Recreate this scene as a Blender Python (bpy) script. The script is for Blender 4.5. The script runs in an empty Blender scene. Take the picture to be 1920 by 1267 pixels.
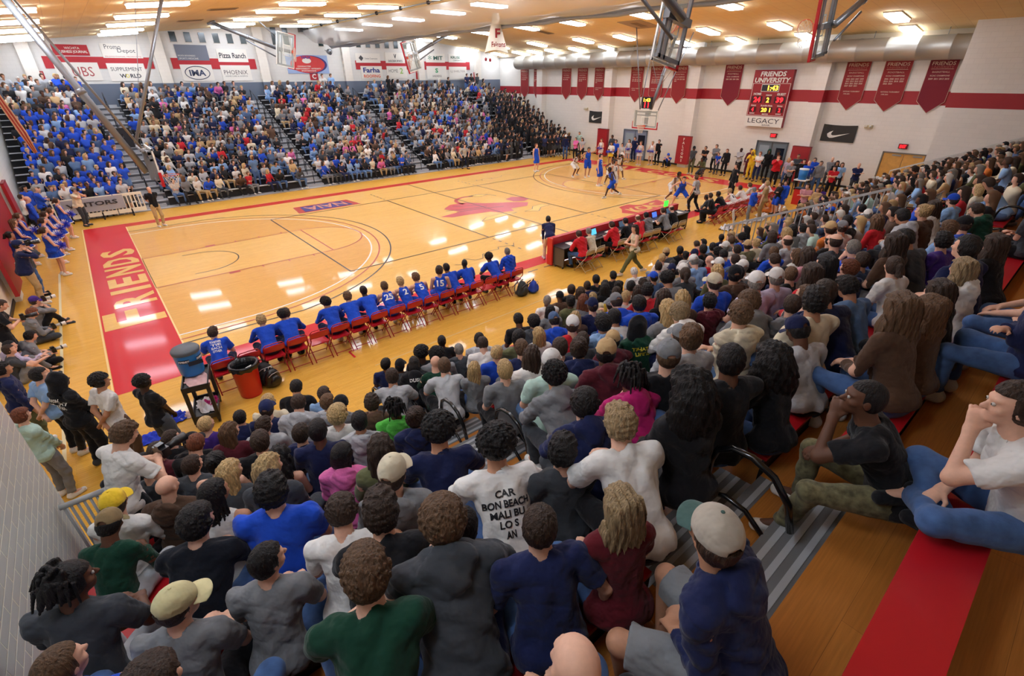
import bpy, math, random, time
import numpy as np
from mathutils import Vector, Matrix, Quaternion
from mathutils.bvhtree import BVHTree
T0 = time.time()
R = math.radians
S = bpy.context.scene
COL = S.collection
# ---------------------------------------------------------------- camera
# metres: x along the court, y across it (near sideline y=0, far sideline y=15.24), z up
CAM = Vector((-0.4125, -12.338, 5.8275)); YAW, PITCH, ROLL, FPX = .6969, .4996, -.0076, 896.69
_cz, _sz, _cx, _sx, _cr, _sr = math.cos(YAW), math.sin(YAW), math.cos(PITCH), math.sin(PITCH), math.cos(ROLL), math.sin(ROLL)
_f = Vector((_sz*_cx, _cz*_cx, -_sx)); _r0 = Vector((_cz, -_sz, 0)); _u0 = _r0.cross(_f)
_r = _cr*_r0+_sr*_u0; _u = -_sr*_r0+_cr*_u0
cd = bpy.data.cameras.new('camera'); co = bpy.data.objects.new('camera', cd); COL.objects.link(co)
cd.sensor_width = 36; cd.lens = FPX/1920*36; cd.clip_start = .05; cd.clip_end = 200
co.matrix_world = Matrix(((_r.x, _u.x, -_f.x, CAM.x), (_r.y, _u.y, -_f.y, CAM.y), (_r.z, _u.z, -_f.z, CAM.z), (0, 0, 0, 1)))
S.camera = co
# ---------------------------------------------------------------- world, exposure
w = bpy.data.worlds.new('world'); S.world = w; w.use_nodes = True
w.node_tree.nodes['Background'].inputs[0].default_value = (.8, .85, 1, 1)
w.node_tree.nodes['Background'].inputs[1].default_value = .05
S.view_settings.view_transform = 'Standard'; S.view_settings.look = 'None'; S.view_settings.gamma = 1
S.view_settings.use_curve_mapping = False
S.view_settings.exposure = 0.0
LIGHT_E = 18.0
S.cycles.use_denoising = True
try: S.cycles.denoiser = 'OPENIMAGEDENOISE'
except Exception: pass
S.cycles.max_bounces = 5; S.cycles.diffuse_bounces = 4; S.cycles.glossy_bounces = 3; S.cycles.transparent_max_bounces = 12
S.cycles.transmission_bounces = 4; S.cycles.caustics_reflective = False; S.cycles.caustics_refractive = False
S.cycles.sample_clamp_indirect = 6
S.cycles.use_adaptive_sampling = True; S.cycles.adaptive_threshold = .02
CEX = [-6, -1.7, 4.7, 9, 14.3, 19, 24.5, 31, 34]; CEZ = [7.4, 7.75, 8.4, 8.85, 9.08, 9.05, 8.65, 7.9, 7.5]
def ceil_z(x): return float(np.interp(x, CEX, CEZ))
# ---------------------------------------------------------------- helpers
def srgb(r, g, b):
    f = lambda c: ((c/255)/12.92 if c/255 <= .04045 else ((c/255+.055)/1.055)**2.4)
    return (f(r), f(g), f(b), 1)
MATS = {}
def mat(name, col, rough=.6, metal=0, bump=0, bscale=30, var=0, vscale=5, emit=0, alpha=1, spec=.5, coat=0, trans=0):
    if name in MATS: return MATS[name]
    m = bpy.data.materials.new(name); m.use_nodes = True; MATS[name] = m
    nt = m.node_tree; N = nt.nodes; L = nt.links; b = N['Principled BSDF']
    b.inputs['Base Color'].default_value = col; b.inputs['Roughness'].default_value = rough
    b.inputs['Metallic'].default_value = metal; b.inputs['Specular IOR Level'].default_value = spec
    if coat: b.inputs['Coat Weight'].default_value = coat; b.inputs['Coat Roughness'].default_value = .08
    if trans: b.inputs['Transmission Weight'].default_value = trans
    if alpha < 1: b.inputs['Alpha'].default_value = alpha
    if emit:
        b.inputs['Emission Color'].default_value = col; b.inputs['Emission Strength'].default_value = emit
    tc = N.new('ShaderNodeTexCoord')
    if var:
        n = N.new('ShaderNodeTexNoise'); n.inputs['Scale'].default_value = vscale; n.inputs['Detail'].default_value = 4
        L.new(tc.outputs['Object'], n.inputs['Vector'])
        mr = N.new('ShaderNodeMapRange'); mr.inputs[1].default_value = .3; mr.inputs[2].default_value = .7
        mr.inputs[3].default_value = 1-var; mr.inputs[4].default_value = 1+var; L.new(n.outputs[0], mr.inputs[0])
        mx = N.new('ShaderNodeVectorMath'); mx.operation = 'SCALE'; mx.inputs[0].default_value = col[:3]
        L.new(mr.outputs[0], mx.inputs['Scale']); L.new(mx.outputs[0], b.inputs['Base Color'])
    if bump:
        n = N.new('ShaderNodeTexNoise'); n.inputs['Scale'].default_value = bscale; n.inputs['Detail'].default_value = 3
        L.new(tc.outputs['Object'], n.inputs['Vector'])
        bp = N.new('ShaderNodeBump'); bp.inputs['Strength'].default_value = bump; bp.inputs['Distance'].default_value = .02
        L.new(n.outputs[0], bp.inputs['Height']); L.new(bp.outputs[0], b.inputs['Normal'])
    return m
def cm(r, g, b, rough=.6, **k):
    return mat('paint_%d_%d_%d_%d%s' % (r, g, b, rough*100, ''.join('_%s%s' % (a, str(v).replace('.', '')) for a, v in sorted(k.items()))), srgb(r, g, b), rough, **k)
_tx = {}
def text_geo(s, bold=.0, res=2):
    k = (s, bold, res)
    if k in _tx: return _tx[k]
    c = bpy.data.curves.new('lettering', 'FONT'); c.body = s; c.size = 1; c.resolution_u = res; c.offset = bold
    c.align_x = 'CENTER'; c.align_y = 'CENTER'
    o = bpy.data.objects.new('lettering', c); COL.objects.link(o)
    me = o.to_mesh(); V = [(v.co.x, v.co.y) for v in me.vertices]; F = [tuple(p.vertices) for p in me.polygons]
    o.to_mesh_clear(); bpy.data.objects.remove(o); bpy.data.curves.remove(c)
    if V:
        xs = [v[0] for v in V]; ys = [v[1] for v in V]; cx = (min(xs)+max(xs))/2; cy = (min(ys)+max(ys))/2
        V = [(x-cx, y-cy) for x, y in V]
        W, H = max(xs)-min(xs), max(ys)-min(ys)
    else: W = H = 1
    _tx[k] = (V, F, W, H); return _tx[k]
class MB:
    def __init__(s): s.V = []; s.F = []; s.M = []; s.mats = []; s.sm = []
    def mi(s, m):
        if m not in s.mats: s.mats.append(m)
        return s.mats.index(m)
    def add(s, V, F, m, smooth=False):
        n = len(s.V); s.V += [tuple(v) for v in V]; i = s.mi(m)
        for f in F: s.F.append(tuple(a+n for a in f)); s.M.append(i); s.sm.append(smooth)
    def quad(s, a, b, c, d, m): s.add([a, b, c, d], [(0, 1, 2, 3)], m)
    def box(s, x0, x1, y0, y1, z0, z1, m):
        s.add([(x0, y0, z0), (x1, y0, z0), (x1, y1, z0), (x0, y1, z0), (x0, y0, z1), (x1, y0, z1), (x1, y1, z1), (x0, y1, z1)],
              [(0, 3, 2, 1), (4, 5, 6, 7), (0, 1, 5, 4), (1, 2, 6, 5), (2, 3, 7, 6), (3, 0, 4, 7)], m)
    def obox(s, c, ax, h, m, bev=0):
        c = Vector(c); a = [Vector(v).normalized()*k for v, k in zip(ax, h)]
        V = []
        for k in (-1, 1):
            for i, j in ((-1, -1), (1, -1), (1, 1), (-1, 1)): V.append(c+a[0]*i+a[1]*j+a[2]*k)
        s.add(V, [(0, 3, 2, 1), (4, 5, 6, 7), (0, 1, 5, 4), (1, 2, 6, 5), (2, 3, 7, 6), (3, 0, 4, 7)], m)
    def poly(s, P, o, ux, uy, m, th=0):
        o, ux, uy = Vector(o), Vector(ux), Vector(uy); n = ux.cross(uy).normalized()
        V = [o+ux*x+uy*y for x, y in P]; k = len(V)
        if th:
            V2 = [v-n*th for v in V]
            s.add(V+V2, [tuple(range(k)), tuple(range(2*k-1, k-1, -1))]+[(i, i+k, (i+1) % k+k, (i+1) % k) for i in range(k)], m)
        else: s.add(V, [tuple(range(k))], m)
    def tube(s, P, r, m, n=8, closed=False, caps=True):
        P = [Vector(p) for p in P]; K = len(P); V = []; F = []
        rs = r if isinstance(r, (list, tuple)) else [r]*K
        up = None
        for i, p in enumerate(P):
            a = P[(i-1) % K] if (i or closed) else p; b = P[(i+1) % K] if (i < K-1 or closed) else p
            t = (b-a).normalized()
            if up is None: up = t.orthogonal().normalized()
            else:
                up = (up-t*up.dot(t))
                up = up.normalized() if up.length > 1e-5 else t.orthogonal().normalized()
            q = t.cross(up)
            for j in range(n):
                an = 2*math.pi*j/n; V.append(p+(up*math.cos(an)+q*math.sin(an))*rs[i])
        for i in range(K if closed else K-1):
            for j in range(n):
                F.append((i*n+j, i*n+(j+1) % n, ((i+1) % K)*n+(j+1) % n, ((i+1) % K)*n+j))
        if caps and not closed: F.append(tuple(range(n-1, -1, -1))); F.append(tuple((K-1)*n+j for j in range(n)))
        s.add(V, F, m, True)
    def lathe(s, prof, c, m, n=24, ax=(0, 0, 1)):
        ax = Vector(ax).normalized(); u = ax.orthogonal().normalized(); v = ax.cross(u); c = Vector(c); V = []; F = []
        for r, h in prof:
            for j in range(n):
                a = 2*math.pi*j/n; V.append(c+ax*h+(u*math.cos(a)+v*math.sin(a))*r)
        for i in range(len(prof)-1):
            for j in range(n): F.append((i*n+j, i*n+(j+1) % n, (i+1)*n+(j+1) % n, (i+1)*n+j))
        s.add(V, F, m, True)
    def text(s, t, o, ux, uy, h, m, w=None, bold=.0, lift=.004, res=2, shear=0):
        """lettering centred on o; h = height, w = full width (else natural)"""
        V, F, W, H = text_geo(t, bold, res); o, ux, uy = Vector(o), Vector(ux).normalized(), Vector(uy).normalized()
        n = ux.cross(uy).normalized(); k = h/H; kx = (w/W) if w else k
        s.add([o+ux*(x*kx+shear*y*k)+uy*(y*k)+n*lift for x, y in V], F, m)
    def build(s, name, parent=None, loc=None, **props):
        me = bpy.data.meshes.new(name)
        V = s.V
        if loc is not None: V = [(v[0]-loc[0], v[1]-loc[1], v[2]-loc[2]) for v in V]
        me.from_pydata([tuple(v) for v in V], [], s.F)
        for m in s.mats: me.materials.append(m)
        me.polygons.foreach_set('material_index', s.M); me.polygons.foreach_set('use_smooth', s.sm); me.update()
        o = bpy.data.objects.new(name, me); COL.objects.link(o)
        if loc is not None: o.location = loc
        if parent: o.parent = parent
        for k, v in props.items(): o[k] = v
        return o
def empty(name, loc=(0, 0, 0), rz=0, **props):
    o = bpy.data.objects.new(name, None); COL.objects.link(o); o.location = loc; o.rotation_euler = (0, 0, rz)
    o.empty_display_size = .1
    for k, v in props.items(): o[k] = v
    return o
def copy_tree(o, parent=None):
    c = o.copy(); COL.objects.link(c)
    if parent: c.parent = parent
    for ch in o.children: copy_tree(ch, c)
    return c
X, Y, Z = Vector((1, 0, 0)), Vector((0, 1, 0)), Vector((0, 0, 1))
# ================================================================ setting
def wood(name, c1, c2, rough=.05, strip=.057, length=1.1, rot=0, coat=.38, gap=.35):
    m = bpy.data.materials.new(name); m.use_nodes = True; MATS[name] = m
    nt = m.node_tree; N = nt.nodes; L = nt.links; b = N['Principled BSDF']
    tc = N.new('ShaderNodeTexCoord'); mp = N.new('ShaderNodeMapping'); mp.inputs['Rotation'].default_value = (0, 0, rot)
    L.new(tc.outputs['Object'], mp.inputs[0])
    br = N.new('ShaderNodeTexBrick'); br.inputs['Scale'].default_value = 1
    br.inputs['Brick Width'].default_value = length; br.inputs['Row Height'].default_value = strip
    br.inputs['Mortar Size'].default_value = .0012; br.inputs['Mortar Smooth'].default_value = .6
    br.inputs['Color1'].default_value = c1; br.inputs['Color2'].default_value = c2
    br.inputs['Mortar'].default_value = tuple(c*gap for c in c1[:3])+(1,); br.offset = .37; br.squash_frequency = 3
    L.new(mp.outputs[0], br.inputs['Vector'])
    n = N.new('ShaderNodeTexNoise'); n.inputs['Scale'].default_value = 3; n.inputs['Detail'].default_value = 6
    mp2 = N.new('ShaderNodeMapping'); mp2.inputs['Scale'].default_value = (1.2, 26, 1); mp2.inputs['Rotation'].default_value = (0, 0, rot)
    L.new(tc.outputs['Object'], mp2.inputs[0]); L.new(mp2.outputs[0], n.inputs['Vector'])
    mr = N.new('ShaderNodeMapRange'); mr.inputs[1].default_value = .3; mr.inputs[2].default_value = .7
    mr.inputs[3].default_value = .86; mr.inputs[4].default_value = 1.1; L.new(n.outputs[0], mr.inputs[0])
    vm = N.new('ShaderNodeVectorMath'); vm.operation = 'SCALE'
    L.new(br.outputs['Color'], vm.inputs[0]); L.new(mr.outputs[0], vm.inputs['Scale']); L.new(vm.outputs[0], b.inputs['Base Color'])
    b.inputs['Roughness'].default_value = .5; b.inputs['Specular IOR Level'].default_value = .2; b.inputs['Coat Weight'].default_value = coat; b.inputs['Coat Roughness'].default_value = rough; b.inputs['Coat IOR'].default_value = 1.45
    bp = N.new('ShaderNodeBump'); bp.inputs['Strength'].default_value = .12; bp.inputs['Distance'].default_value = .004
    L.new(n.outputs[0], bp.inputs['Height']); L.new(bp.outputs[0], b.inputs['Normal'])
    b2 = N.new('ShaderNodeBump'); b2.inputs['Strength'].default_value = .035; b2.inputs['Distance'].default_value = .002; L.new(n.outputs[0], b2.inputs['Height']); L.new(b2.outputs[0], b.inputs['Coat Normal'])
    return m
def brick(name, col, bw=.4, bh=.2, mortar=None, bump=.4, axes='xz', rough=.5, split=None, col2=None, ms=.006):
    """painted block wall; split=(z0,z1) paints a band of col2"""
    m = bpy.data.materials.new(name); m.use_nodes = True; MATS[name] = m
    nt = m.node_tree; N = nt.nodes; L = nt.links; b = N['Principled BSDF']
    tc = N.new('ShaderNodeTexCoord'); sp = N.new('ShaderNodeSeparateXYZ'); cb = N.new('ShaderNodeCombineXYZ')
    L.new(tc.outputs['Object'], sp.inputs[0]); L.new(sp.outputs[axes[0].upper()], cb.inputs[0]); L.new(sp.outputs['Z'], cb.inputs[1])
    br = N.new('ShaderNodeTexBrick'); br.inputs['Scale'].default_value = 1
    br.inputs['Brick Width'].default_value = bw; br.inputs['Row Height'].default_value = bh
    br.inputs['Mortar Size'].default_value = ms; br.inputs['Mortar Smooth'].default_value = .5
    br.inputs['Color1'].default_value = col; br.inputs['Color2'].default_value = tuple(c*.97 for c in col[:3])+(1,)
    br.inputs['Mortar'].default_value = mortar or tuple(c*.88 for c in col[:3])+(1,)
    L.new(cb.outputs[0], br.inputs['Vector'])
    out = br.outputs['Color']
    if split:
        a = N.new('ShaderNodeMath'); a.operation = 'GREATER_THAN'; a.inputs[1].default_value = split[0]; L.new(sp.outputs['Z'], a.inputs[0])
        c = N.new('ShaderNodeMath'); c.operation = 'LESS_THAN'; c.inputs[1].default_value = split[1]; L.new(sp.outputs['Z'], c.inputs[0])
        d = N.new('ShaderNodeMath'); d.operation = 'MULTIPLY'; L.new(a.outputs[0], d.inputs[0]); L.new(c.outputs[0], d.inputs[1])
        mx = N.new('ShaderNodeMix'); mx.data_type = 'RGBA'; L.new(d.outputs[0], mx.inputs[0]); L.new(out, mx.inputs[6]); mx.inputs[7].default_value = col2
        out = mx.outputs[2]
    L.new(out, b.inputs['Base Color']); b.inputs['Roughness'].default_value = rough
    bp = N.new('ShaderNodeBump'); bp.inputs['Strength'].default_value = bump; bp.inputs['Distance'].default_value = .006; bp.invert = True
    L.new(br.outputs['Fac'], bp.inputs['Height']); L.new(bp.outputs[0], b.inputs['Normal'])
    return m
WOODC = (srgb(238, 192, 104), srgb(232, 183, 94))
M_wood = wood('maple_court', *WOODC)
M_key = wood('maple_stained', srgb(230, 176, 90), srgb(224, 168, 82))
M_edge = wood('maple_amber', srgb(230, 176, 72), srgb(224, 168, 62))
M_red = cm(206, 34, 44, .5, coat=.25, spec=.15); M_black = cm(38, 32, 28, .3); M_white = cm(244, 240, 228, .3)
M_redl = cm(186, 70, 46, .3); M_blue = cm(60, 62, 140, .3); M_yel = cm(236, 190, 60, .3)
RED = srgb(166, 34, 44)
FW, FL, CX0, CY0 = 15.24, 28.65, 14.325, 7.62
# ---- floor with all its painted lines (one mesh)
fl = MB()
def rect(x0, y0, x1, y1, m, z): fl.quad((x0, y0, z), (x1, y0, z), (x1, y1, z), (x0, y1, z), m)
def fline(a, b, w, m, z):
    a, b = Vector(a), Vector(b); n = Vector((-(b-a).y, (b-a).x)).normalized()*w/2
    fl.quad((*(a-n), z), (*(b-n), z), (*(b+n), z), (*(a+n), z), m)
def farc(c, r, a0, a1, w, m, z, n=48):
    P = [(c[0]+r*math.cos(R(a0+(a1-a0)*i/n)), c[1]+r*math.sin(R(a0+(a1-a0)*i/n))) for i in range(n+1)]
    ks = [((p[0]-c[0])/r, (p[1]-c[1])/r) for p in P]
    for i in range(n):
        p, q, k, l = P[i], P[i+1], ks[i], ks[i+1]; h = w/2
        fl.quad((p[0]-k[0]*h, p[1]-k[1]*h, z), (q[0]-l[0]*h, q[1]-l[1]*h, z), (q[0]+l[0]*h, q[1]+l[1]*h, z), (p[0]+k[0]*h, p[1]+k[1]*h, z), m)
rect(-3.5, -13.5, 33.3, 29.3, M_edge, 0)
rect(0, 0, FL, FW, M_wood, .002)
for s in (0, 1):
    gx = (lambda x: x) if not s else (lambda x: FL-x)
    a0, a1 = (-90, 90) if not s else (90, 270)
    # darker stained field inside the arc
    P = [(gx(0), CY0-5.97)]+[(gx(1.575)+6.0*math.cos(R(a0+(a1-a0)*i/40)), CY0+6.0*math.sin(R(a0+(a1-a0)*i/40))*(1 if not s else -1)*(1 if not s else -1)) for i in range(41)]+[(gx(0), CY0+5.97)]
    if s: P = [(gx(0), CY0+5.97)]+P[1:-1]+[(gx(0), CY0-5.97)]
    fl.add([(x, y, .004) for x, y in P], [tuple(range(len(P)))], M_key)
    x0, x1 = sorted((gx(0), gx(5.79))); rect(x0, CY0-1.83, x1, CY0+1.83, M_wood, .006)
    P = [(gx(5.79)+1.83*math.cos(R(a0+(a1-a0)*i/30)), CY0+1.83*math.sin(R(a0+(a1-a0)*i/30))) for i in range(31)]
    fl.add([(x, y, .006) for x, y in P], [tuple(range(len(P)))], M_wood)
    for rr, w_, m_, bs in ((6.02, .06, M_white, 1.575), (6.32, .05, M_redl, 1.575), (6.75, .05, M_black, 1.575)):
        st = min(rr, 6.6); da = math.degrees(math.asin(st/rr)); c = (gx(bs), CY0)
        if not s: farc(c, rr, -da, da, w_, m_, .008, 72)
        else: farc(c, rr, 180-da, 180+da, w_, m_, .008, 72)
        xe = gx(bs+math.sqrt(max(rr*rr-st*st, 0)))
        for k in (-1, 1): fline((gx(0), CY0+k*st), (xe, CY0+k*st), w_, m_, .008)
    for k in (-1, 1):
        fline((gx(0), CY0+k*1.83), (gx(5.79), CY0+k*1.83), .05, M_redl, .009)
        for xx in (2.13, 2.3, 3.2, 4.1, 5.0): fline((gx(xx), CY0+k*1.83), (gx(xx), CY0+k*2.03), .05, M_redl, .009)
        rect(min(gx(2.15), gx(2.45)), CY0+k*1.93-.1, max(gx(2.15), gx(2.45)), CY0+k*1.93+.1, M_redl, .010)
    fline((gx(5.79), CY0-1.83), (gx(5.79), CY0+1.83), .05, M_redl, .009)
    farc((gx(5.79), CY0), 1.83, a0, a1, .05, M_redl, .009, 36)
    farc((gx(1.575), CY0), 1.25, a0, a1, .04, M_black, .010, 30)
    for k in (-1, 1): fline((gx(1.2), CY0+k*1.25), (gx(1.575), CY0+k*1.25), .04, M_black, .010)
# volleyball court 18 x 9 centred, attack lines, centre line
for xx in (5.325, 11.325, 14.325, 17.325, 23.325): fline((xx, 3.12), (xx, 12.12), .05, M_black, .012)
for yy in (3.12, 12.12): fline((5.325, yy), (23.325, yy), .05, M_black, .012)
for xx in (11.325, 17.325):
    for k in range(5):
        for y0, sg in ((3.12, -1), (12.12, 1)): fline((xx, y0+sg*(.25+.4*k)), (xx, y0+sg*(.42+.4*k)), .05, M_black, .012)
for xx in (14.325,): fline((xx, 0), (xx, 3.12), .05, M_black, .012); fline((xx, 12.12), (xx, FW), .05, M_black, .012)
# red border: zones behind the baselines and bands along the sidelines
rect(-1.5, -.66, 0, 15.9, M_red, .004); rect(FL, -.66, FL+1.5, 15.9, M_red, .004)
rect(0, FW, FL, 15.9, cm(196, 44, 30, .5, coat=.25, spec=.15), .004); rect(0, -.66, FL, 0, M_red, .004)
for a, b in (((-1.53, -.66), (-1.53, 15.9)), ((-1.53, 15.92), (FL+1.5, 15.92)), ((0, 0), (0, FW))): fline(a, b, .04, cm(240, 205, 130, .3), .006)
# FRIENDS / FALCONS lettering left as bare wood; caps read up the zone
def zone_text(x, word, y0, y1, flip):
    up = -X if not flip else X; dr = Y if not flip else -Y
    W = y1-y0; n = len(word); adv = W/(n+.45)
    y = y0
    for i, ch in enumerate(word):
        h = 1.4 if i == 0 else 1.05; a = adv*(1.25 if i == 0 else .97)
        if ch == 'I': a *= .55
        cy = (y+a/2) if not flip else (y1+y0-(y+a/2))
        cx = x+up.x*(0 if i == 0 else -.14)
        fl.text(ch, (cx, cy, .005), dr, up, h, M_wood, w=a*.78 if ch != 'I' else a*.5, bold=.035, lift=.004)
        y += a
zone_text(-.76, 'FRIENDS', 2.9, 12.6, False)
zone_text(FL+.76, 'FALCONS', 2.4, 12.8, True)
# conference and association marks beside the sidelines
rd = cm(205, 62, 62, .3)
fl.add([(18.6, 2.0, .006), (19.1, 1.3, .006), (21.7, 1.15, .006), (22.3, 2.6, .006), (20.6, 2.45, .006), (20.2, 2.95, .006), (19.4, 2.85, .006), (19.2, 2.5, .006)], [tuple(range(8))], rd)
fl.text('KCAC', (20.4, 1.95, .007), X, Y, .85, M_wood, w=2.3, bold=.04)
fl.add([(6.75, 12.4, .006), (9.95, 12.4, .006), (9.75, 13.85, .006), (6.9, 13.85, .006)], [(0, 1, 2, 3)], cm(196, 66, 54, .3))
fl.add([(7.1, 12.55, .008), (9.6, 12.55, .008), (9.45, 13.7, .008), (7.2, 13.7, .008)], [(0, 1, 2, 3)], M_blue)
fl.text('NAIA', (8.35, 13.12, .009), -X, -Y, .85, cm(222, 150, 120, .3), w=2.1, bold=.02)
# centre emblem: a broad red wing and streaming plumes with yellow tips, no figure
P1 = [(11.6, 7.25), (12.9, 7.45), (12.55, 8.4), (13.3, 9.0), (14.2, 8.9), (14.9, 8.1), (16.3, 7.2), (16.75, 6.75), (16.2, 6.2), (15.2, 6.3), (15.0, 5.85), (14.3, 6.0), (14.0, 6.5), (13.0, 6.7), (12.0, 6.8)]
fl.add([(x, y, .006) for x, y in P1], [tuple(range(len(P1)))], cm(200, 56, 62, .3))
for i, (x0, y0, x1, y1, x2, y2) in enumerate(((12.4, 8.0, 13.4, 7.7, 14.6, 7.5), (12.7, 7.5, 14, 7.3, 15.2, 6.9), (13.2, 8.6, 13.9, 8.2, 14.4, 7.9))):
    fline((x0, y0), (x1, y1), .05, M_black, .008); fline((x1, y1), (x2, y2), .05, M_black, .008)
farc((14.9, 9.0), 1.0, 60, 200, .2, cm(190, 60, 56, .3), .006); farc((15.5, 9.1), .95, 0, 110, .05, M_black, .007)
P2 = [(16.3, 8.1), (16.9, 8.3), (17.4, 7.9), (17.3, 7.3), (16.8, 7.1), (16.3, 7.4)]
fl.add([(x, y, .006) for x, y in P2], [tuple(range(6))], cm(190, 50, 60, .3))
for P3 in ([(12.6, 5.3), (13.2, 5.75), (14.2, 5.8), (14.9, 5.5), (14.0, 5.4), (13.3, 5.35)], [(15.3, 5.4), (15.9, 5.5), (16.3, 5.9), (17.0, 5.95), (17.2, 5.6), (16.5, 5.5), (15.9, 5.0)], [(15.2, 9.9), (15.8, 10.1), (16.3, 9.7), (15.7, 9.5)]):
    fl.add([(x, y, .006) for x, y in P3], [tuple(range(len(P3)))], M_yel)
    for a, b in zip(P3, P3[1:]+P3[:1]): fline(a, b, .03, M_black, .007)
# faint apron lines and the red corner mark
fline((-2.35, -2.5), (-2.35, 9.5), .06, cm(226, 214, 170, .4), .003)
fline((3.2, -3.1), (9.5, -2.9), .03, cm(210, 180, 120, .4), .003)
fline((3.0, -2.1), (3.0, -2.45), .05, M_red, .003); fline((3.0, -2.1), (3.3, -2.1), .05, M_red, .003)
for k in range(3): fline((9.1+.75*k, -.95), (9.55+.75*k, -.95), .05, M_black, .003)
# signatures lettered on the wood
def scrawl(x, y, dx, dy, n, seed):
    rn = random.Random(seed); p = (x, y)
    for i in range(n):
        q = (x+dx*(i+1)/n+rn.uniform(-.05, .05), y+dy*(i+1)/n+rn.choice((-1, 1))*rn.uniform(.05, .28))
        fline(p, q, .025, M_black, .013); p = q
scrawl(8.4, 1.3, 3.2, .4, 16, 4); scrawl(17.6, 13.4, 3.6, .2, 18, 8)
fl.build('floor', kind='structure')

# ---- ceiling: arched tile ceiling
m = bpy.data.materials.new('ceiling_tile'); m.use_nodes = True; nt = m.node_tree; N = nt.nodes; L = nt.links; b = N['Principled BSDF']
tc = N.new('ShaderNodeTexCoord'); br = N.new('ShaderNodeTexBrick'); br.inputs['Scale'].default_value = 1; br.offset = 0
br.inputs['Brick Width'].default_value = .61; br.inputs['Row Height'].default_value = .61; br.inputs['Mortar Size'].default_value = .008
br.inputs['Color1'].default_value = srgb(255, 226, 168); br.inputs['Color2'].default_value = srgb(254, 222, 162); br.inputs['Mortar'].default_value = srgb(234, 200, 148)  # off-white tiles tinted tan, so the orange floor bounce is in the colour
L.new(tc.outputs['Object'], br.inputs['Vector']); L.new(br.outputs['Color'], b.inputs['Base Color']); b.inputs['Roughness'].default_value = .9
M_ceil = m
c = MB(); xs = sorted(set([-6+i*1. for i in range(41)]))
V = []; 
for x in xs: V += [(x, -15.5, ceil_z(x)), (x, 29.4, ceil_z(x))]
c.add(V, [(2*i, 2*i+2, 2*i+3, 2*i+1) for i in range(len(xs)-1)], M_ceil, True)
c.build('ceiling', kind='structure')
# ---- walls
CREAM = srgb(238, 234, 226)
M_wr = brick('block_right', CREAM, axes='yz', split=(4.43, 5.05), col2=RED)
M_wf = brick('block_far', srgb(216, 214, 208), axes='xz', split=(0, 5.62), col2=srgb(98, 108, 124))
M_wl = brick('block_left', CREAM, axes='yz', split=(5.9, 6.5), col2=RED)
M_wn = brick('brick_white', srgb(196, 202, 200), bw=.3, bh=.1, axes='yz', mortar=srgb(240, 242, 226), bump=.9, rough=.35, ms=.007)
M_wback = brick('block_back', srgb(200, 194, 184), axes='xz')
M_pad = cm(158, 26, 36, .45, bump=.1); M_base = cm(34, 32, 32, .5)
w_ = MB(); w_.box(33, 33.3, -6.4, 29.3, 0, 8.2, M_wr); w_.box(31.2, 33.3, -15.5, -6.4, 0, 8.6, M_wr); w_.build('wall_right', kind='structure')
w_ = MB(); w_.box(-3.6, 33.3, 29.1, 29.4, 0, 9.4, M_wf); w_.build('wall_far', kind='structure')
w_ = MB(); w_.box(-3.7, -3.4, -6.4, 29.3, 0, 8.2, M_wl); w_.build('wall_left', kind='structure')
w_ = MB(); w_.box(-2.1, -1.75, -15.5, -6.4, 0, 8.6, M_wn); w_.box(-3.7, -2.1, -6.55, -6.4, 0, 8.6, M_wback); w_.build('wall_left_near', kind='structure')
w_ = MB(); w_.box(-6, 33.3, -15.6, -15.4, 0, 9.6, M_wback); w_.build('wall_back', kind='structure')
# pilasters
for i, y in enumerate((22.8, 15.0, 7.6, -.25)):
    w_ = MB(); w_.box(32.4, 33, y-.32, y+.38, 0, 8.0, M_wr); w_.build('pillar', kind='structure')
    if y < 20: w_ = MB(); w_.box(-3.4, -3.22, y-.32, y+.38, 0, 8.0, M_wl); w_.build('pillar', kind='structure')
M_wfp = brick('block_pilaster', srgb(228, 222, 210), axes='xz')
for x in (-1.2, 5.2, 11.3, 17.5, 24.1, 30.2):
    w_ = MB(); w_.box(x-.3, x+.3, 28.8, 29.1, 5.62, 9.2, M_wfp); w_.box(x-.3, x+.3, 28.8, 29.1, 0, 5.62, cm(98, 108, 124)); w_.build('pillar', kind='structure')
# wall pads in red around the pilasters (things fixed to wall)
def pad(x0, x1, y0, y1, z0, z1, label, text=None, cat='wall pad'):
    g = MB(); g.box(x0, x1, y0, y1, z0, z1, M_pad)
    o = g.build('wall_pad', label=label, category=cat)
    e = MB(); e.box(x0-.005, x1+.005, y0-.005, y1+.005, z1-.03, z1+.005, cm(120, 20, 28)); e.build('seam', o)
    if text:
        t = MB()
        for i, ch in enumerate(text): t.text(ch, (x0-.001, (y0+y1)/2, z1-.2-.235*i), -Y, Z, .17, M_white, bold=.02, lift=.004)
        t.build('lettering', o)
pad(32.15, 32.4, 7.05, 8.05, .25, 2.1, 'red wall pad lettered FALCONS down its front', 'FALCONS')
pad(32.15, 32.4, 14.5, 15.5, .1, 2.1, 'plain red wall pad on the column beside the far open door')
pad(32.15, 32.4, -.75, .25, .1, 2.1, 'plain red wall pad right of the blue double door')
pad(-3.22, -3.12, 6.6, 8.15, .35, 2.4, 'red wall pad behind the photographers at the left baseline')
pad(-3.22, -3.12, 14.5, 15.55, .1, 2.4, 'red wall pad behind the blue cheerleaders')
g = MB(); g.box(-3.4, -3.3, 8.3, 14.4, .35, 2.4, M_pad); g.build('wall_pad', label='long dark red pad row on the left wall', category='wall pad')
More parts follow.
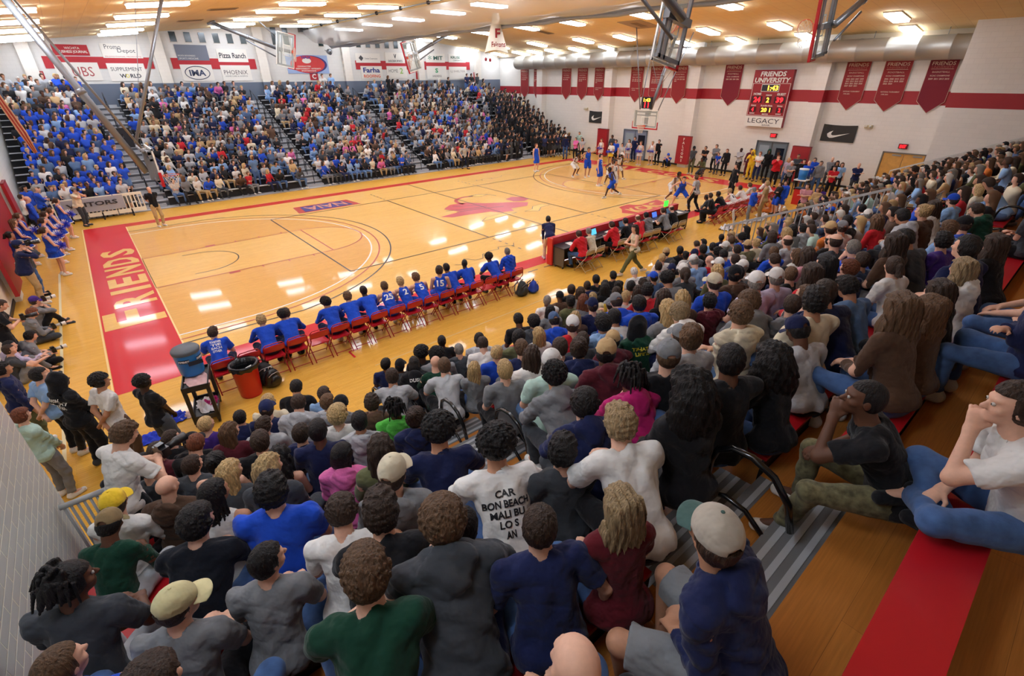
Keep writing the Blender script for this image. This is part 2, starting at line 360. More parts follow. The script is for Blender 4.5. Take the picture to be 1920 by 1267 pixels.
# baseboards
g = MB(); g.box(32.97, 33, -6.4, 29, 0, .12, M_base); g.build('baseboard_right', kind='structure')
g = MB(); g.box(-3.4, -3.37, -6.4, 29, 0, .12, M_base); g.build('baseboard_left', kind='structure')
# soffit strip above the right duct
g = MB(); g.box(32.7, 33, -6.4, 29.1, 7.45, 7.7, cm(200, 180, 150)); g.build('trim_right', kind='structure')
# ---- clerestory openings high in the far wall
wi = 0
M_glass = cm(40, 52, 52, .15)
for x in [6.05, 6.88, 7.7, 8.53, 9.37, 10.2, 12.3, 13.1, 15.58, 16.42, 18.55, 19.35, 20.18, 21.0, 21.82, 22.62]:
    wi += 1; g = MB(); hz = 8.5 if x < 12 or x > 14 else 9.0
    g.box(x, x+.36, 29.06, 29.1, 7.95, hz, M_glass); g.box(x-.03, x+.39, 29.07, 29.1, 7.92, 7.95, cm(190, 180, 165)); g.build('window_%d' % wi, kind='structure')
# ---- doors in the right wall
def door(n, y0, y1, h, frame, leaf, kind):
    g = MB(); g.box(32.9, 33.02, y0-.06, y0, 0, h+.06, frame); g.box(32.9, 33.02, y1, y1+.06, 0, h+.06, frame); g.box(32.9, 33.02, y0-.06, y1+.06, h, h+.06, frame)
    o = g.build('door_%d' % n, kind='structure')
    ym = (y0+y1)/2
    if kind == 'wood':
        for a, b_ in ((y0+.01, ym-.01), (ym+.01, y1-.01)):
            l = MB(); l.box(32.93, 32.98, a, b_, 0, h, leaf); lo = l.build('door_leaf', o)
            k = MB(); k.box(32.88, 32.93, (a if a > ym else b_-.14)+.02, (a if a > ym else b_-.14)+.12, .95, 1.05, cm(170, 170, 170, .3)); k.build('door_handle', lo)
            k = MB(); k.box(32.88, 32.93, a+.1, a+.5, h-.12, h-.05, cm(150, 150, 145, .3)); k.build('door_closer', lo)
    else:
        l = MB(); l.box(32.96, 32.99, y0, y1, 0, h, leaf); l.box(32.93, 32.96, ym-.03, ym+.03, 0, h, frame); l.box(32.95, 32.962, y0+.1, ym-.3, .9, h-.3, cm(24, 30, 46, .2))
        l.box(32.95, 32.962, ym+.15, y1-.15, 1.1, h-.2, cm(150, 165, 175, .3)); l.build('door_leaf', o)
door(1, .9, 2.72, 2.1, cm(86, 92, 96, .4), cm(110, 124, 132, .4), 'blue')
door(2, -6.05, -4.2, 2.08, cm(120, 112, 100, .4), cm(214, 160, 82, .4, var=.1), 'wood')
door(3, 11.3, 13.4, 2.1, cm(100, 112, 128, .4), cm(130, 142, 165, .4), 'blue')
# ---- ceiling light panels
M_lamp = mat('lamp_glow', (.87, .96, 1.12, 1), emit=LIGHT_E)
M_lframe = cm(235, 225, 205, .5)
LY_ = [-3.9, .9, 5.5, 10.6, 15.2, 19.8, 24.6, 28.3]
cols = {-1.1: [27.2, 24.4, 20.3, 16.0, 11.6, 7, 2.5, -2, -6.6, -10.6], 3.25: [27.2, 24.5, 20.3, 16.0, 11.4, 6.8, 2.2, -2.4, -7.0], 9.2: [27.2, 25.0, 21.6, 17.2, 13.6, 9.2, 4.6, 0, -4.6, -8.2], 13.2: [26.4, 22.9, 18.6, 14.2, 9.8, 5.4, 1., -3.4],  # hindmost entries over the near seats are unseen panels, added to brighten them
        17.4: [27.4, 22.8, 18.6, 14.2, 10.5, 6, 1.6, -2.8, -7.4], 23.9: [28.2, 24.6, 19.8, 15.1, 11.1, 6.1, 1.4, -3.4], 29.1: [28.6, 24.2, 19.6, 14.8, 11.2, 5.2, 1.2, -3.9], 32.1: [28.0, 25.0, 23.0, 20.8, 18.1, 15, 8.5, 5, 1, -3.8]}
n = 0
cname = {-1.1: 'along the left wall', 3.25: 'in the second left column', 9.2: 'over the left free throw line', 13.2: 'left of the divider curtain', 17.4: 'right of the divider curtain', 23.9: 'over the right free throw line', 29.1: 'over the right baseline', 32.1: 'above the right duct'}
oname = ['nearest far wall', 'second from far wall', 'third from far wall', 'fourth from far wall', 'fifth from far wall', 'sixth from far wall', 'seventh from far wall', 'eighth from far wall', 'ninth from far wall', 'tenth from far wall', 'eleventh from far wall']
for x, ys in cols.items():
    for i, y in enumerate(ys):
        sl = (ceil_z(x+.5)-ceil_z(x-.5)); ax = (Vector((1, 0, sl)).normalized(), Y, Vector((-sl, 0, 1)).normalized()); z = ceil_z(x)
        g = MB(); hw = .95 if x < 25 else .8
        g.obox((x, y, z-.03), ax, (hw+.04, .34, .025), M_lframe)
        o = g.build('ceiling_light', label='white light panel %s, %s' % (cname[x], oname[i]), category='light', group='ceiling light panels')
        d = MB(); d.obox((x, y, z-.10), ax, (hw, .3, .05), M_lamp); d.build('diffuser', o)  # lens made to drop below its frame so the glowing sides light the ceiling
# vents in the ceiling
for j, (q, nm) in enumerate((((6.3, 15.5), 'left of the far free throw light'), ((6.0, 21.3), 'near the far wall banners'), ((12.0, 19.5), 'beside the divider curtain'), ((26.3, 8.0), 'large one above the right key'), ((21.2, 14.5), 'above the falcon centre'), ((26, 15.5), 'above the far right key'), ((29, -9.3), 'small one over the near right seats'))):
    x, y = q; sl = (ceil_z(x+.5)-ceil_z(x-.5)); ax = (Vector((1, 0, sl)).normalized(), Y, Vector((-sl, 0, 1)).normalized())
    g = MB(); g.obox((x, y, ceil_z(x)-.02), ax, (.6 if j != 3 else 1.0, .3 if j != 3 else .8, .012), cm(176, 146, 100, .6))
    for k in range(5): g.obox((x, y-.2+.1*k, ceil_z(x)-.035), ax, (.55, .015, .005), cm(120, 100, 70, .6))
    g.build('ceiling_vent', label='tan ceiling air vent, '+nm, category='vent')
# ---- near bleachers: decks, red seats (one telescoping bank, two banks with a gap for the entrance)
M_deck = wood('bleacher_plank', srgb(196, 128, 58), srgb(184, 116, 50), rough=.25, strip=.3, length=3, coat=.25)
M_seat = cm(186, 28, 38, .32, coat=.2); M_dark = cm(30, 30, 32, .6); M_grey = cm(112, 114, 116, .5); M_lite = cm(176, 180, 184, .45)
NR, RUN, RISE, NY0, NZ0 = 13, .61, .27, -5.2, .47      # seat centre of row k: y=NY0-RUN*k, top z=NZ0+RISE*k
def ny(k): return NY0-RUN*k
def nz(k): return NZ0+RISE*k
def near_bank(x0, x1, aisles, label, rows=NR):
    o = empty('bleacher', (x0, NY0, 0), label=label, category='bleacher')
    segs = []; a = x0
    for ax0, ax1 in aisles: segs.append((a, ax0)); a = ax1
    segs.append((a, x1))
    M = Matrix.Translation((-x0, -NY0, 0))
    def B(g, name): ob = g.build(name, o); ob.location = (-x0, -NY0, 0); return ob
    for k in range(rows):
        y, z = ny(k), nz(k); g = MB()
        yb = y-.14-RUN+.28
        g.box(x0, x1, y-.14, y+RUN-.14, z-.46, z-.43, M_deck)      # foot deck in front of this seat
        if k: g.box(x0, x1, y+RUN-.16, y+RUN-.14, z-.70, z-.46, M_dark)
        B(g, 'deck')
        s_ = MB()
        for a, b_ in (segs if k < 12 else [(x0, x1)]):
            n_ = max(1, round((b_-a)/2.4)); wd = (b_-a)/n_
            for i in range(n_): s_.box(a+i*wd+.01, a+(i+1)*wd-.01, y-.14, y+.13, z-.035, z, M_seat)
            s_.box(a, b_, y-.13, y-.11, z-.43, z-.035, M_dark)
        B(s_, 'seat_row')
    for ax0, ax1 in aisles:
        for k in range(min(rows, 12)):
            y, z = ny(k), nz(k); g = MB()
            g.box(ax0+.03, ax1-.03, y-.14, y+.17, z-.43, z-.295, M_grey)
            for q_ in range(3): g.box(ax0+.03, ax1-.03, y-.10+q_*.09, y-.06+q_*.09, z-.295, z-.291, M_lite)
            g.box(ax0+.03, ax1-.03, y+.36, y+.47, z-.43, z-.427, M_grey); g.box(ax0+.03, ax1-.03, y+.38, y+.42, z-.427, z-.424, M_lite)
            B(g, 'aisle_step')
    return o
near_bank(-1.72, 15.0, ((1.45, 2.95), (11.7, 13.0)), 'near bank of red seats with timber decks and two stepped aisles')
near_bank(18.2, 31.15, ((24.3, 25.3),), 'second bank of red seats beyond the side entrance', rows=13)
g = MB(); g.box(-1.72, 31.15, -15.35, ny(12)-.16, 0, nz(12)-.40, M_deck); g.build('floor_upper', kind='structure')
# ---- far bleachers: grey
M_fd = cm(172, 174, 178, .5); M_fs = cm(190, 192, 196, .5)
FY0, FZ0 = 18.55, .47
def fy(k): return FY0+RUN*k
def fz(k): return FZ0+RISE*k
o = empty('bleacher', (-3.3, FY0, 0), label='far bank of grey slatted bleachers under the sponsor banners', category='bleacher')
for k in range(17):
    y, z = fy(k), fz(k); g = MB()
    g.box(-3.3, 31.5, y-RUN+.14, y+.14, z-.46, z-.43, M_fd); g.box(-3.3, 31.5, y-RUN+.14, y-RUN+.16, z-.70, z-.46, cm(86, 88, 92, .6))
    d = g.build('deck', o); d.location = (3.3, -FY0, 0)
    g = MB()
    for a, b_ in ((-3.3, .9), (2.2, 9.3), (10.3, 16.8), (17.8, 26.7), (27.7, 31.5)):
        n_ = round((b_-a)/2.4); wd = (b_-a)/n_
        for i in range(n_): g.box(a+i*wd+.01, a+(i+1)*wd-.01, y-.12, y+.13, z-.035, z, M_fs)
        g.box(a, b_, y+.1, y+.12, z-.43, z-.035, M_dark)
    d = g.build('seat_row', o); d.location = (3.3, -FY0, 0)
for xa in (1.55, 9.8, 17.3, 27.2):
    for k in range(17):
        g = MB(); g.box(xa-.5, xa+.5, fy(k)-.15, fy(k)+.15, fz(k)-.43, fz(k)-.295, M_fd); g.box(xa-.5, xa+.5, fy(k)-.15, fy(k)-.12, fz(k)-.295, fz(k)-.29, M_dark)
        d = g.build('aisle_step', o); d.location = (3.3, -FY0, 0)
# ================================================================ bodies from smooth distance fields
def smin(a, b, k):
    h = np.clip(.5+.5*(b-a)/k, 0, 1); return b*(1-h)+a*h-k*h*(1-h)
def P_cone(a, b, ra, rb):
    """tapered capsule"""
    a = np.array(a, float); b = np.array(b, float)
    def f(P):
        ba = b-a; L2 = max(ba@ba, 1e-9); t = np.clip(((P-a)@ba)/L2, 0, 1)
        return np.linalg.norm(P-a-t[:, None]*ba, axis=1)-(ra+(rb-ra)*t)
    c = (a+b)/2; return f, c, np.linalg.norm(b-a)/2+max(ra, rb)
def P_ell(c, r, M=None):
    c = np.array(c, float); r = np.array(r, float); Mi = None if M is None else np.array(M, float).T
    def f(P):
        q = P-c
        if Mi is not None: q = q@Mi.T
        k0 = np.linalg.norm(q/r, axis=1); k1 = np.linalg.norm(q/(r*r), axis=1)
        return k0*(k0-1)/np.maximum(k1, 1e-6)
    return f, c, float(max(r))
def P_flat(a, b, ra, rb, side, fl):
    """tapered capsule squashed along side by fl"""
    a = np.array(a, float); b = np.array(b, float); s = np.array(side, float); s /= np.linalg.norm(s)
    def f(P):
        ba = b-a; L2 = max(ba@ba, 1e-9); t = np.clip(((P-a)@ba)/L2, 0, 1); q = P-a-t[:, None]*ba
        qs = q@s; q = q+np.outer(qs*(1/fl-1), s)
        return (np.linalg.norm(q, axis=1)-(ra+(rb-ra)*t))*fl
    return f, (a+b)/2, np.linalg.norm(b-a)/2+max(ra, rb)
def cut(pr, pt, n):
    f, c, r = pr; pt = np.array(pt, float); n = np.array(n, float); n /= np.linalg.norm(n)
    return (lambda P: np.maximum(f(P), (P-pt)@n)), c, r
def evalf(prims, P, cuts=()):
    d = np.full(len(P), .5)
    for (f, c, r), k in prims:
        m = np.linalg.norm(P-c, axis=1) < r+.09
        if not m.any(): continue
        v = f(P[m])
        if k < 0: d[m] = np.maximum(d[m], -v)
        else: d[m] = smin(d[m], v, max(k, 1e-4))
    for g in cuts: d = np.maximum(d, g(P))
    return d
def mesh_sdf(prims, h, cuts=(), noise=None, name='body'):
    lo = np.min([c-r for (f, c, r), k in prims if k >= 0], axis=0)-3*h; hi = np.max([c+r for (f, c, r), k in prims if k >= 0], axis=0)+3*h
    B = 4; nb = np.ceil((hi-lo)/(h*B)).astype(int)+1; n = nb*B+1
    g = np.stack(np.meshgrid(*[np.arange(k) for k in nb], indexing='ij'), -1).reshape(-1, 3)
    ctr = lo+(g+.5)*h*B; dc = evalf(prims, ctr, cuts)
    thr = B*h*.87*1.25+.5*h+(.02 if noise else 0); act = np.abs(dc) < thr
    D = np.repeat(np.repeat(np.repeat(np.where(dc < 0, -1., 1.).reshape(nb), B, 0), B, 1), B, 2)
    D = np.pad(D, ((0, 1),)*3, constant_values=1.).astype(np.float32)
    ga = g[act]*B; off = np.stack(np.meshgrid(*[np.arange(B+1)]*3, indexing='ij'), -1).reshape(-1, 3)
    idx = (ga[:, None, :]+off[None]).reshape(-1, 3)
    lin = np.unique(np.ravel_multi_index(idx.T, n)); ii = np.stack(np.unravel_index(lin, n), -1)
    P = lo+ii*h; v = evalf(prims, P, cuts)
    if noise is not None: v = v+noise(P)
    D.ravel()[lin] = v
    s = D < 0
    c8 = [s[i:n[0]-1+i, j:n[1]-1+j, k:n[2]-1+k] for i in (0, 1) for j in (0, 1) for k in (0, 1)]
    sm = np.zeros(n-1, np.int8)
    for q in c8: sm += q
    cell = np.stack(np.nonzero((sm > 0) & (sm < 8)), -1)
    vid = np.full(n-1, -1, np.int32); vid[tuple(cell.T)] = np.arange(len(cell))
    acc = np.zeros((len(cell), 3)); cnt = np.zeros(len(cell))
    cor = [(i, j, k) for i in (0, 1) for j in (0, 1) for k in (0, 1)]
    for a in cor:
        for ax in range(3):
            if a[ax]: continue
            b = list(a); b[ax] = 1
            va = D[tuple((cell+a).T)]; vb = D[tuple((cell+b).T)]; m = (va < 0) != (vb < 0)
            t = np.where(m, va/np.where(m, va-vb, 1), 0); p = np.array(a, float)+np.zeros((len(cell), 3)); p[:, ax] += t
            acc[m] += p[m]; cnt[m] += 1
    V = lo+(cell+acc/cnt[:, None])*h
    Fs = []
    for ax in range(3):
        u, w_ = [(1, 2), (2, 0), (0, 1)][ax]
        sa = s[tuple(slice(0, n[i]-1) if i == ax else slice(1, n[i]-1) for i in range(3))]
        sb = s[tuple(slice(1, n[i]) if i == ax else slice(1, n[i]-1) for i in range(3))]
        e = np.stack(np.nonzero(sa != sb), -1)
        if not len(e): continue
        fl_ = sa[tuple(e.T)]
        q = e+np.array([0 if i == ax else 1 for i in range(3)])
        du = np.zeros(3, int); du[u] = 1; dw = np.zeros(3, int); dw[w_] = 1
        f = np.stack([vid[tuple((q-du-dw).T)], vid[tuple((q-dw).T)], vid[tuple(q.T)], vid[tuple((q-du).T)]], -1)
        f[~fl_] = f[~fl_][:, ::-1]; Fs.append(f)
    F = np.concatenate(Fs); F = F[(F >= 0).all(1)]
    return V, F
def np_mesh(name, V, F, smooth=True):
    me = bpy.data.meshes.new(name); me.vertices.add(len(V)); me.vertices.foreach_set('co', np.asarray(V, np.float32).ravel())
    me.loops.add(F.size); me.loops.foreach_set('vertex_index', F.astype(np.int32).ravel())
    me.polygons.add(len(F)); me.polygons.foreach_set('loop_start', np.arange(0, F.size, F.shape[1], dtype=np.int32))
    me.polygons.foreach_set('loop_total', np.full(len(F), F.shape[1], np.int32))
    me.polygons.foreach_set('use_smooth', np.full(len(F), smooth)); me.update(calc_edges=True); return me
# ---- materials tinted per object
def objmat(name, rough=.8, bump=0, bscale=12, kind='cloth'):
    m = bpy.data.materials.new(name); m.use_nodes = True; MATS[name] = m; nt = m.node_tree; N = nt.nodes; L = nt.links; b = N['Principled BSDF']
    oi = N.new('ShaderNodeObjectInfo'); tc = N.new('ShaderNodeTexCoord'); b.inputs['Roughness'].default_value = rough
    n = N.new('ShaderNodeTexNoise'); n.inputs['Scale'].default_value = bscale; n.inputs['Detail'].default_value = 3 if kind != 'hair' else 6
    vec = tc.outputs['Object']
    if kind == 'hair':
        mp = N.new('ShaderNodeMapping'); mp.inputs['Scale'].default_value = (1, 1, .22); L.new(vec, mp.inputs[0]); vec = mp.outputs[0]
    ad = N.new('ShaderNodeVectorMath'); ad.operation = 'ADD'; L.new(vec, ad.inputs[0]); L.new(oi.outputs['Random'], ad.inputs[1]); L.new(ad.outputs[0], n.inputs['Vector'])
    mr = N.new('ShaderNodeMapRange'); mr.inputs[1].default_value = .3; mr.inputs[2].default_value = .7
    lo, hi = {'cloth': (.9, 1.08), 'skin': (.94, 1.04), 'hair': (.55, 1.5), 'denim': (.75, 1.2), 'camo': (.5, 1.5)}[kind]
    mr.inputs[3].default_value = lo; mr.inputs[4].default_value = hi; L.new(n.outputs[0], mr.inputs[0])
    vm = N.new('ShaderNodeVectorMath'); vm.operation = 'SCALE'; L.new(oi.outputs['Color'], vm.inputs[0]); L.new(mr.outputs[0], vm.inputs['Scale']); L.new(vm.outputs[0], b.inputs['Base Color'])
    if bump:
        bp = N.new('ShaderNodeBump'); bp.inputs['Strength'].default_value = bump; bp.inputs['Distance'].default_value = .05 if kind == 'cloth' else .02
        L.new(n.outputs[0], bp.inputs['Height']); L.new(bp.outputs[0], b.inputs['Normal'])
    if kind == 'skin':
        b.inputs['Subsurface Weight'].default_value = .0; b.inputs['Specular IOR Level'].default_value = .35
    elif kind != 'hair': b.inputs['Specular IOR Level'].default_value = .2; b.inputs['Sheen Weight'].default_value = .12
    else: b.inputs['Specular IOR Level'].default_value = .35
    return m
M_skin = objmat('skin', .55, .05, 40, 'skin'); M_cloth = objmat('cloth', .9, .8, 7, 'cloth'); M_hair = objmat('hair', .5, 1.0, 85, 'hair')
M_denim = objmat('denim', .9, .25, 14, 'denim'); M_camo = objmat('camo', .9, .2, 22, 'camo')
# ---- skeleton helpers
def V3(*a): return np.array(a, float)
def nrm(v): return v/max(np.linalg.norm(v), 1e-9)
def ik(a, b, l1, l2, pole):
    """middle joint of a two bone chain"""
    d = b-a; L_ = np.linalg.norm(d); L_ = min(L_, (l1+l2)*.999); u = nrm(d); b2 = a+u*L_
    x = (l1*l1-l2*l2+L_*L_)/(2*L_); y = math.sqrt(max(l1*l1-x*x, 0)); pl = pole-u*(pole@u); pl = nrm(pl)
    return a+u*x+pl*y, b2
def rotz(a): c, s = math.cos(a), math.sin(a); return np.array([[c, -s, 0], [s, c, 0], [0, 0, 1.]])
def rotx(a): c, s = math.cos(a), math.sin(a); return np.array([[1, 0, 0], [0, c, -s], [0, s, c.real]])
def roty(a): c, s = math.cos(a), math.sin(a); return np.array([[c, 0, s], [0, 1, 0], [-s, 0, c]])
class Pose:
    """joint positions in metres; the figure faces +y; z=0 at the sitting surface (seated) or floor (standing)"""
    def __init__(s, seated=True, lean=.15, side=0, hy=0, hp=0, tw=0, lh=None, rh=None, lf=None, rf=None, hroll=0, pel=None, fem=0, fat=0, floor=None, lp=None, rp=None, lk=None, rk=None, curl=.6, bend=0):
        s.fem, s.fat, s.seated = fem, fat, seated
        z0 = .095 if seated else .93
        s.pel = V3(0, 0, z0) if pel is None else V3(*pel)
        Rt = rotz(tw)@roty(side)@rotx(-lean); s.Rt = Rt; Rb = rotz(tw)@roty(side)@rotx(-lean-bend)
        s.waist = s.pel+Rt@V3(0, .0, .16); s.chest = s.waist+Rb@V3(0, 0, .19); s.neck0 = s.chest+Rb@V3(0, -.01, .17)
        s.Rb = Rb
        hpitch = hp; s.Rh = rotz(tw*.6+hy)@rotx(-hpitch)@roty(hroll)
        s.neck1 = s.neck0+nrm(Rb@V3(0, .35, 1)+V3(0, 0, .6))*.085
        s.head = s.neck1+s.Rh@V3(0, .025, .095)
        sw = .185-.02*fem+.015*fat; s.sh = [s.neck0+Rb@V3(k*sw, 0, -.045) for k in (-1, 1)]
        hw = .095; s.hip = [s.pel+rotz(tw*.3)@V3(k*hw, 0.02, 0) for k in (-1, 1)]
        lens = (.285, .255)
        def hand(i, t, dflt, pole):
            if isinstance(t, str): t = s.head+s.Rh@V3((-.02, .02)[i], .115, -.10)-V3(0, 0, .06)
            t = V3(*(t if t is not None else dflt)); return ik(s.sh[i], t, *lens, pole)
        if seated: dl, dr = (-.10, .36, .20), (.10, .36, .20)
        else: dl, dr = (-.24, .05, .86), (.24, .05, .86)
        pl_, pr_ = V3(-.8, -.6, -.6), V3(.8, -.6, -.6)
        el, wl = hand(0, lh, dl, V3(*lp) if lp else pl_); er, wr = hand(1, rh, dr, V3(*rp) if rp else pr_)
        s.el, s.wr = [el, er], [wl, wr]
        fz_ = -.42 if floor is None else floor
        fl_, fr_ = (V3(-.15, .40, fz_+.09), V3(.15, .40, fz_+.09)) if seated else (V3(-.11, 0, .09), V3(.11, 0, .09))
        if lf is not None: fl_ = V3(*lf)
        if rf is not None: fr_ = V3(*rf)
        kp = [V3(*(lk or (-.35, 1, .25))), V3(*(rk or (.35, 1, .25)))]
        s.kn, s.an = [], []
        for i, (h_, a_) in enumerate(zip(s.hip, (fl_, fr_))):
            k_, a2 = ik(h_, a_, .43, .42, kp[i]); s.kn.append(k_); s.an.append(a2)
        s.curl = curl
        s.toe = []
        for i in (0, 1):
            d = s.kn[i]-s.hip[i]; d[2] = 0
            if np.linalg.norm(d) < .1: d = V3((i*2-1)*.15, 1, 0)
            s.toe.append(s.an[i]+nrm(d)*.15+V3(0, 0, -.045))
def hand_prims(w_, e, i, curl, h=.007):
    """palm, four unequal bent fingers and a thumb from the side of the palm"""
    d = nrm(w_-e); side = nrm(np.cross(d, V3(0, 0, 1))+1e-6)
    n = nrm(np.cross(side, d)); inn = side*(-1 if i == 0 else 1)*(-1)
    out = [(P_flat(w_+d*.01, w_+d*.075, .030, .038, n, .55), .02)]
    for j, (o_, ln) in enumerate(((-.028, .066), (-.010, .076), (.009, .071), (.027, .056))):
        b0 = w_+d*.085+side*o_; q = b0
        dd = d
        for sgm, fr in enumerate((.45, .32, .23)):
            c_ = curl*(.45+.35*sgm); dd = nrm(dd*math.cos(c_*.9)-n*math.sin(c_*.9)); q2 = q+dd*ln*fr
            out.append((P_cone(q, q2, max(.0092-.0008*sgm, h*.7), max(.0085-.0008*sgm, h*.7)), .006)); q = q2
    t0 = w_+d*.03+inn*.03; t1 = t0+nrm(d*.7+inn*.8-n*.3)*.036; t2 = t1+nrm(d*.95+inn*.2-n*.4)*.03
    out += [(P_cone(t0, t1, .013, .011), .012), (P_cone(t1, t2, .0105, .009), .006)]
    return out
def head_prims(s, nosz=1):
    H, c = s.Rh, s.head; E = lambda o, r, M=None: P_ell(c+H@V3(*o), r, H if M is None else H@M)
    pr = [(P_cone(s.neck0+V3(0, 0, -.02), s.neck1+H@V3(0, -.005, .02), .058-.008*s.fem, .052-.006*s.fem), .03),
          (E((0, -.012, .028), (.074, .094, .086)), .03), (E((0, .022, -.035), (.056, .066, .066)), .035), (E((0, .055, -.078), (.030, .028, .024)), .03),
          (E((0, .07, .028), (.05, .02, .014)), .015), (P_cone(c+H@V3(0, .082, .012), c+H@V3(0, .108, -.022), .007, .012), .012), (E((0, .098, -.028), (.017, .010, .008)), .008),
          (E((0, .082, -.053), (.022, .010, .005)), .006), (E((0, .080, -.063), (.020, .010, .006)), .006)]
    for k in (-1, 1):
        pr += [(E((k*.076, -.005, -.008), (.009, .020, .032)), .006), (E((k*.042, .060, -.022), (.022, .018, .018)), .02)]
    for k in (-1, 1): pr.append((P_ell(c+H@V3(k*.031, .093, .008), (.014, .010, .009), H), -1))
    return pr
def torso(s, g=0.0):
    """torso prims inflated by g"""
    f = s.fat; Rt, Rb = s.Rt, s.Rb; fe = s.fem
    return [(P_ell(s.pel+Rt@V3(0, -.02, .0), (.165+.02*fe+.03*f+g, .125+.03*f+g, .125+g), Rt), .04), (P_ell(s.waist, (.142-.015*fe+.05*f+g, .105+.05*f+g, .15+g), Rt), .06),
            (P_ell(s.chest+s.Rb@V3(0, 0, .0), (.162-.014*fe+.02*f+g, .112+.02*f+g, .17+g), Rb), .06),
            (P_cone(s.sh[0]*.82+s.sh[1]*.18, s.sh[1]*.82+s.sh[0]*.18, .070+g, .070+g), .05),
            (P_cone(s.neck0+V3(0, 0, -.03), s.neck1, .060+g*.5, .050), .04)]
def arms(s, g=0.0, t=1.0, k=.03):
    out = []
    for i in (0, 1):
        a, e, w_ = s.sh[i], s.el[i], s.wr[i]
        if t <= .5:
            q = a+(e-a)*t*2; out.append((cut(P_cone(a, e, .056+g, .046+g*1.2), q, e-a), k))
        else:
            out.append((P_cone(a, e, .054+g, .041+g), k))
            if t < 1: q = e+(w_-e)*(t-.5)*2; out.append((cut(P_cone(e, w_, .041+g, .030+g), q, w_-e), .02))
            else: out.append((P_cone(e, w_, .040+g, .027+g), .02))
    return out
def legs(s, g=0.0, t=1.0):
    out = []; f = s.fat*.012
    for i in (0, 1):
        h_, k_, a = s.hip[i], s.kn[i], s.an[i]
        if t <= .5:
            q = h_+(k_-h_)*t*2; out.append((cut(P_cone(h_, k_, .088+g+f, .066+g*1.4), q, k_-h_), .04))
        else:
            out.append((P_cone(h_, k_, .086+g+f, .056+g), .04)); q = k_+(a-k_)*(t-.5)*2
            c_ = P_cone(k_, a, .054+g, .036+g*1.5); out.append((cut(c_, q, a-k_) if t < 1 else c_, .03))
            cf = k_+(a-k_)*.3+nrm(np.cross(np.cross(a-k_, V3(0, 1, 0)), a-k_)+1e-6)*-.0
    return out
def folds(amp=.0035, sc=34., seed=0):
    """soft waves plus sharper diagonal creases, like hanging cloth"""
    r = np.random.RandomState(seed); W_ = [(r.normal(size=3)*sc*.5, r.uniform(0, 6)) for _ in range(4)]
    C_ = [(nrm(r.normal(size=3)*V3(1, 1, .6)+V3(0, 0, 1.6))*sc*u, r.uniform(0, 6), r.normal(size=3)*sc*.22) for u in (.55, .8, 1.15)]
    def f(P):
        v = amp*.55*sum(np.sin(P@k+ph) for k, ph in W_)/1.4
        for k, ph, wv in C_:
            q = 1-np.abs(np.sin(P@k+ph+1.4*np.sin(P@wv))); m = .5+.5*np.sin(P@wv*1.3+ph); v = v+amp*.9*q*q*q*m
        return v
    return f
def build_pose(s, h=.009, head_h=None):
    """returns dict of meshes body, tee, long, hood, tank, pants, shorts, shoes"""
    return dict(pose=s, h=h, cache={})
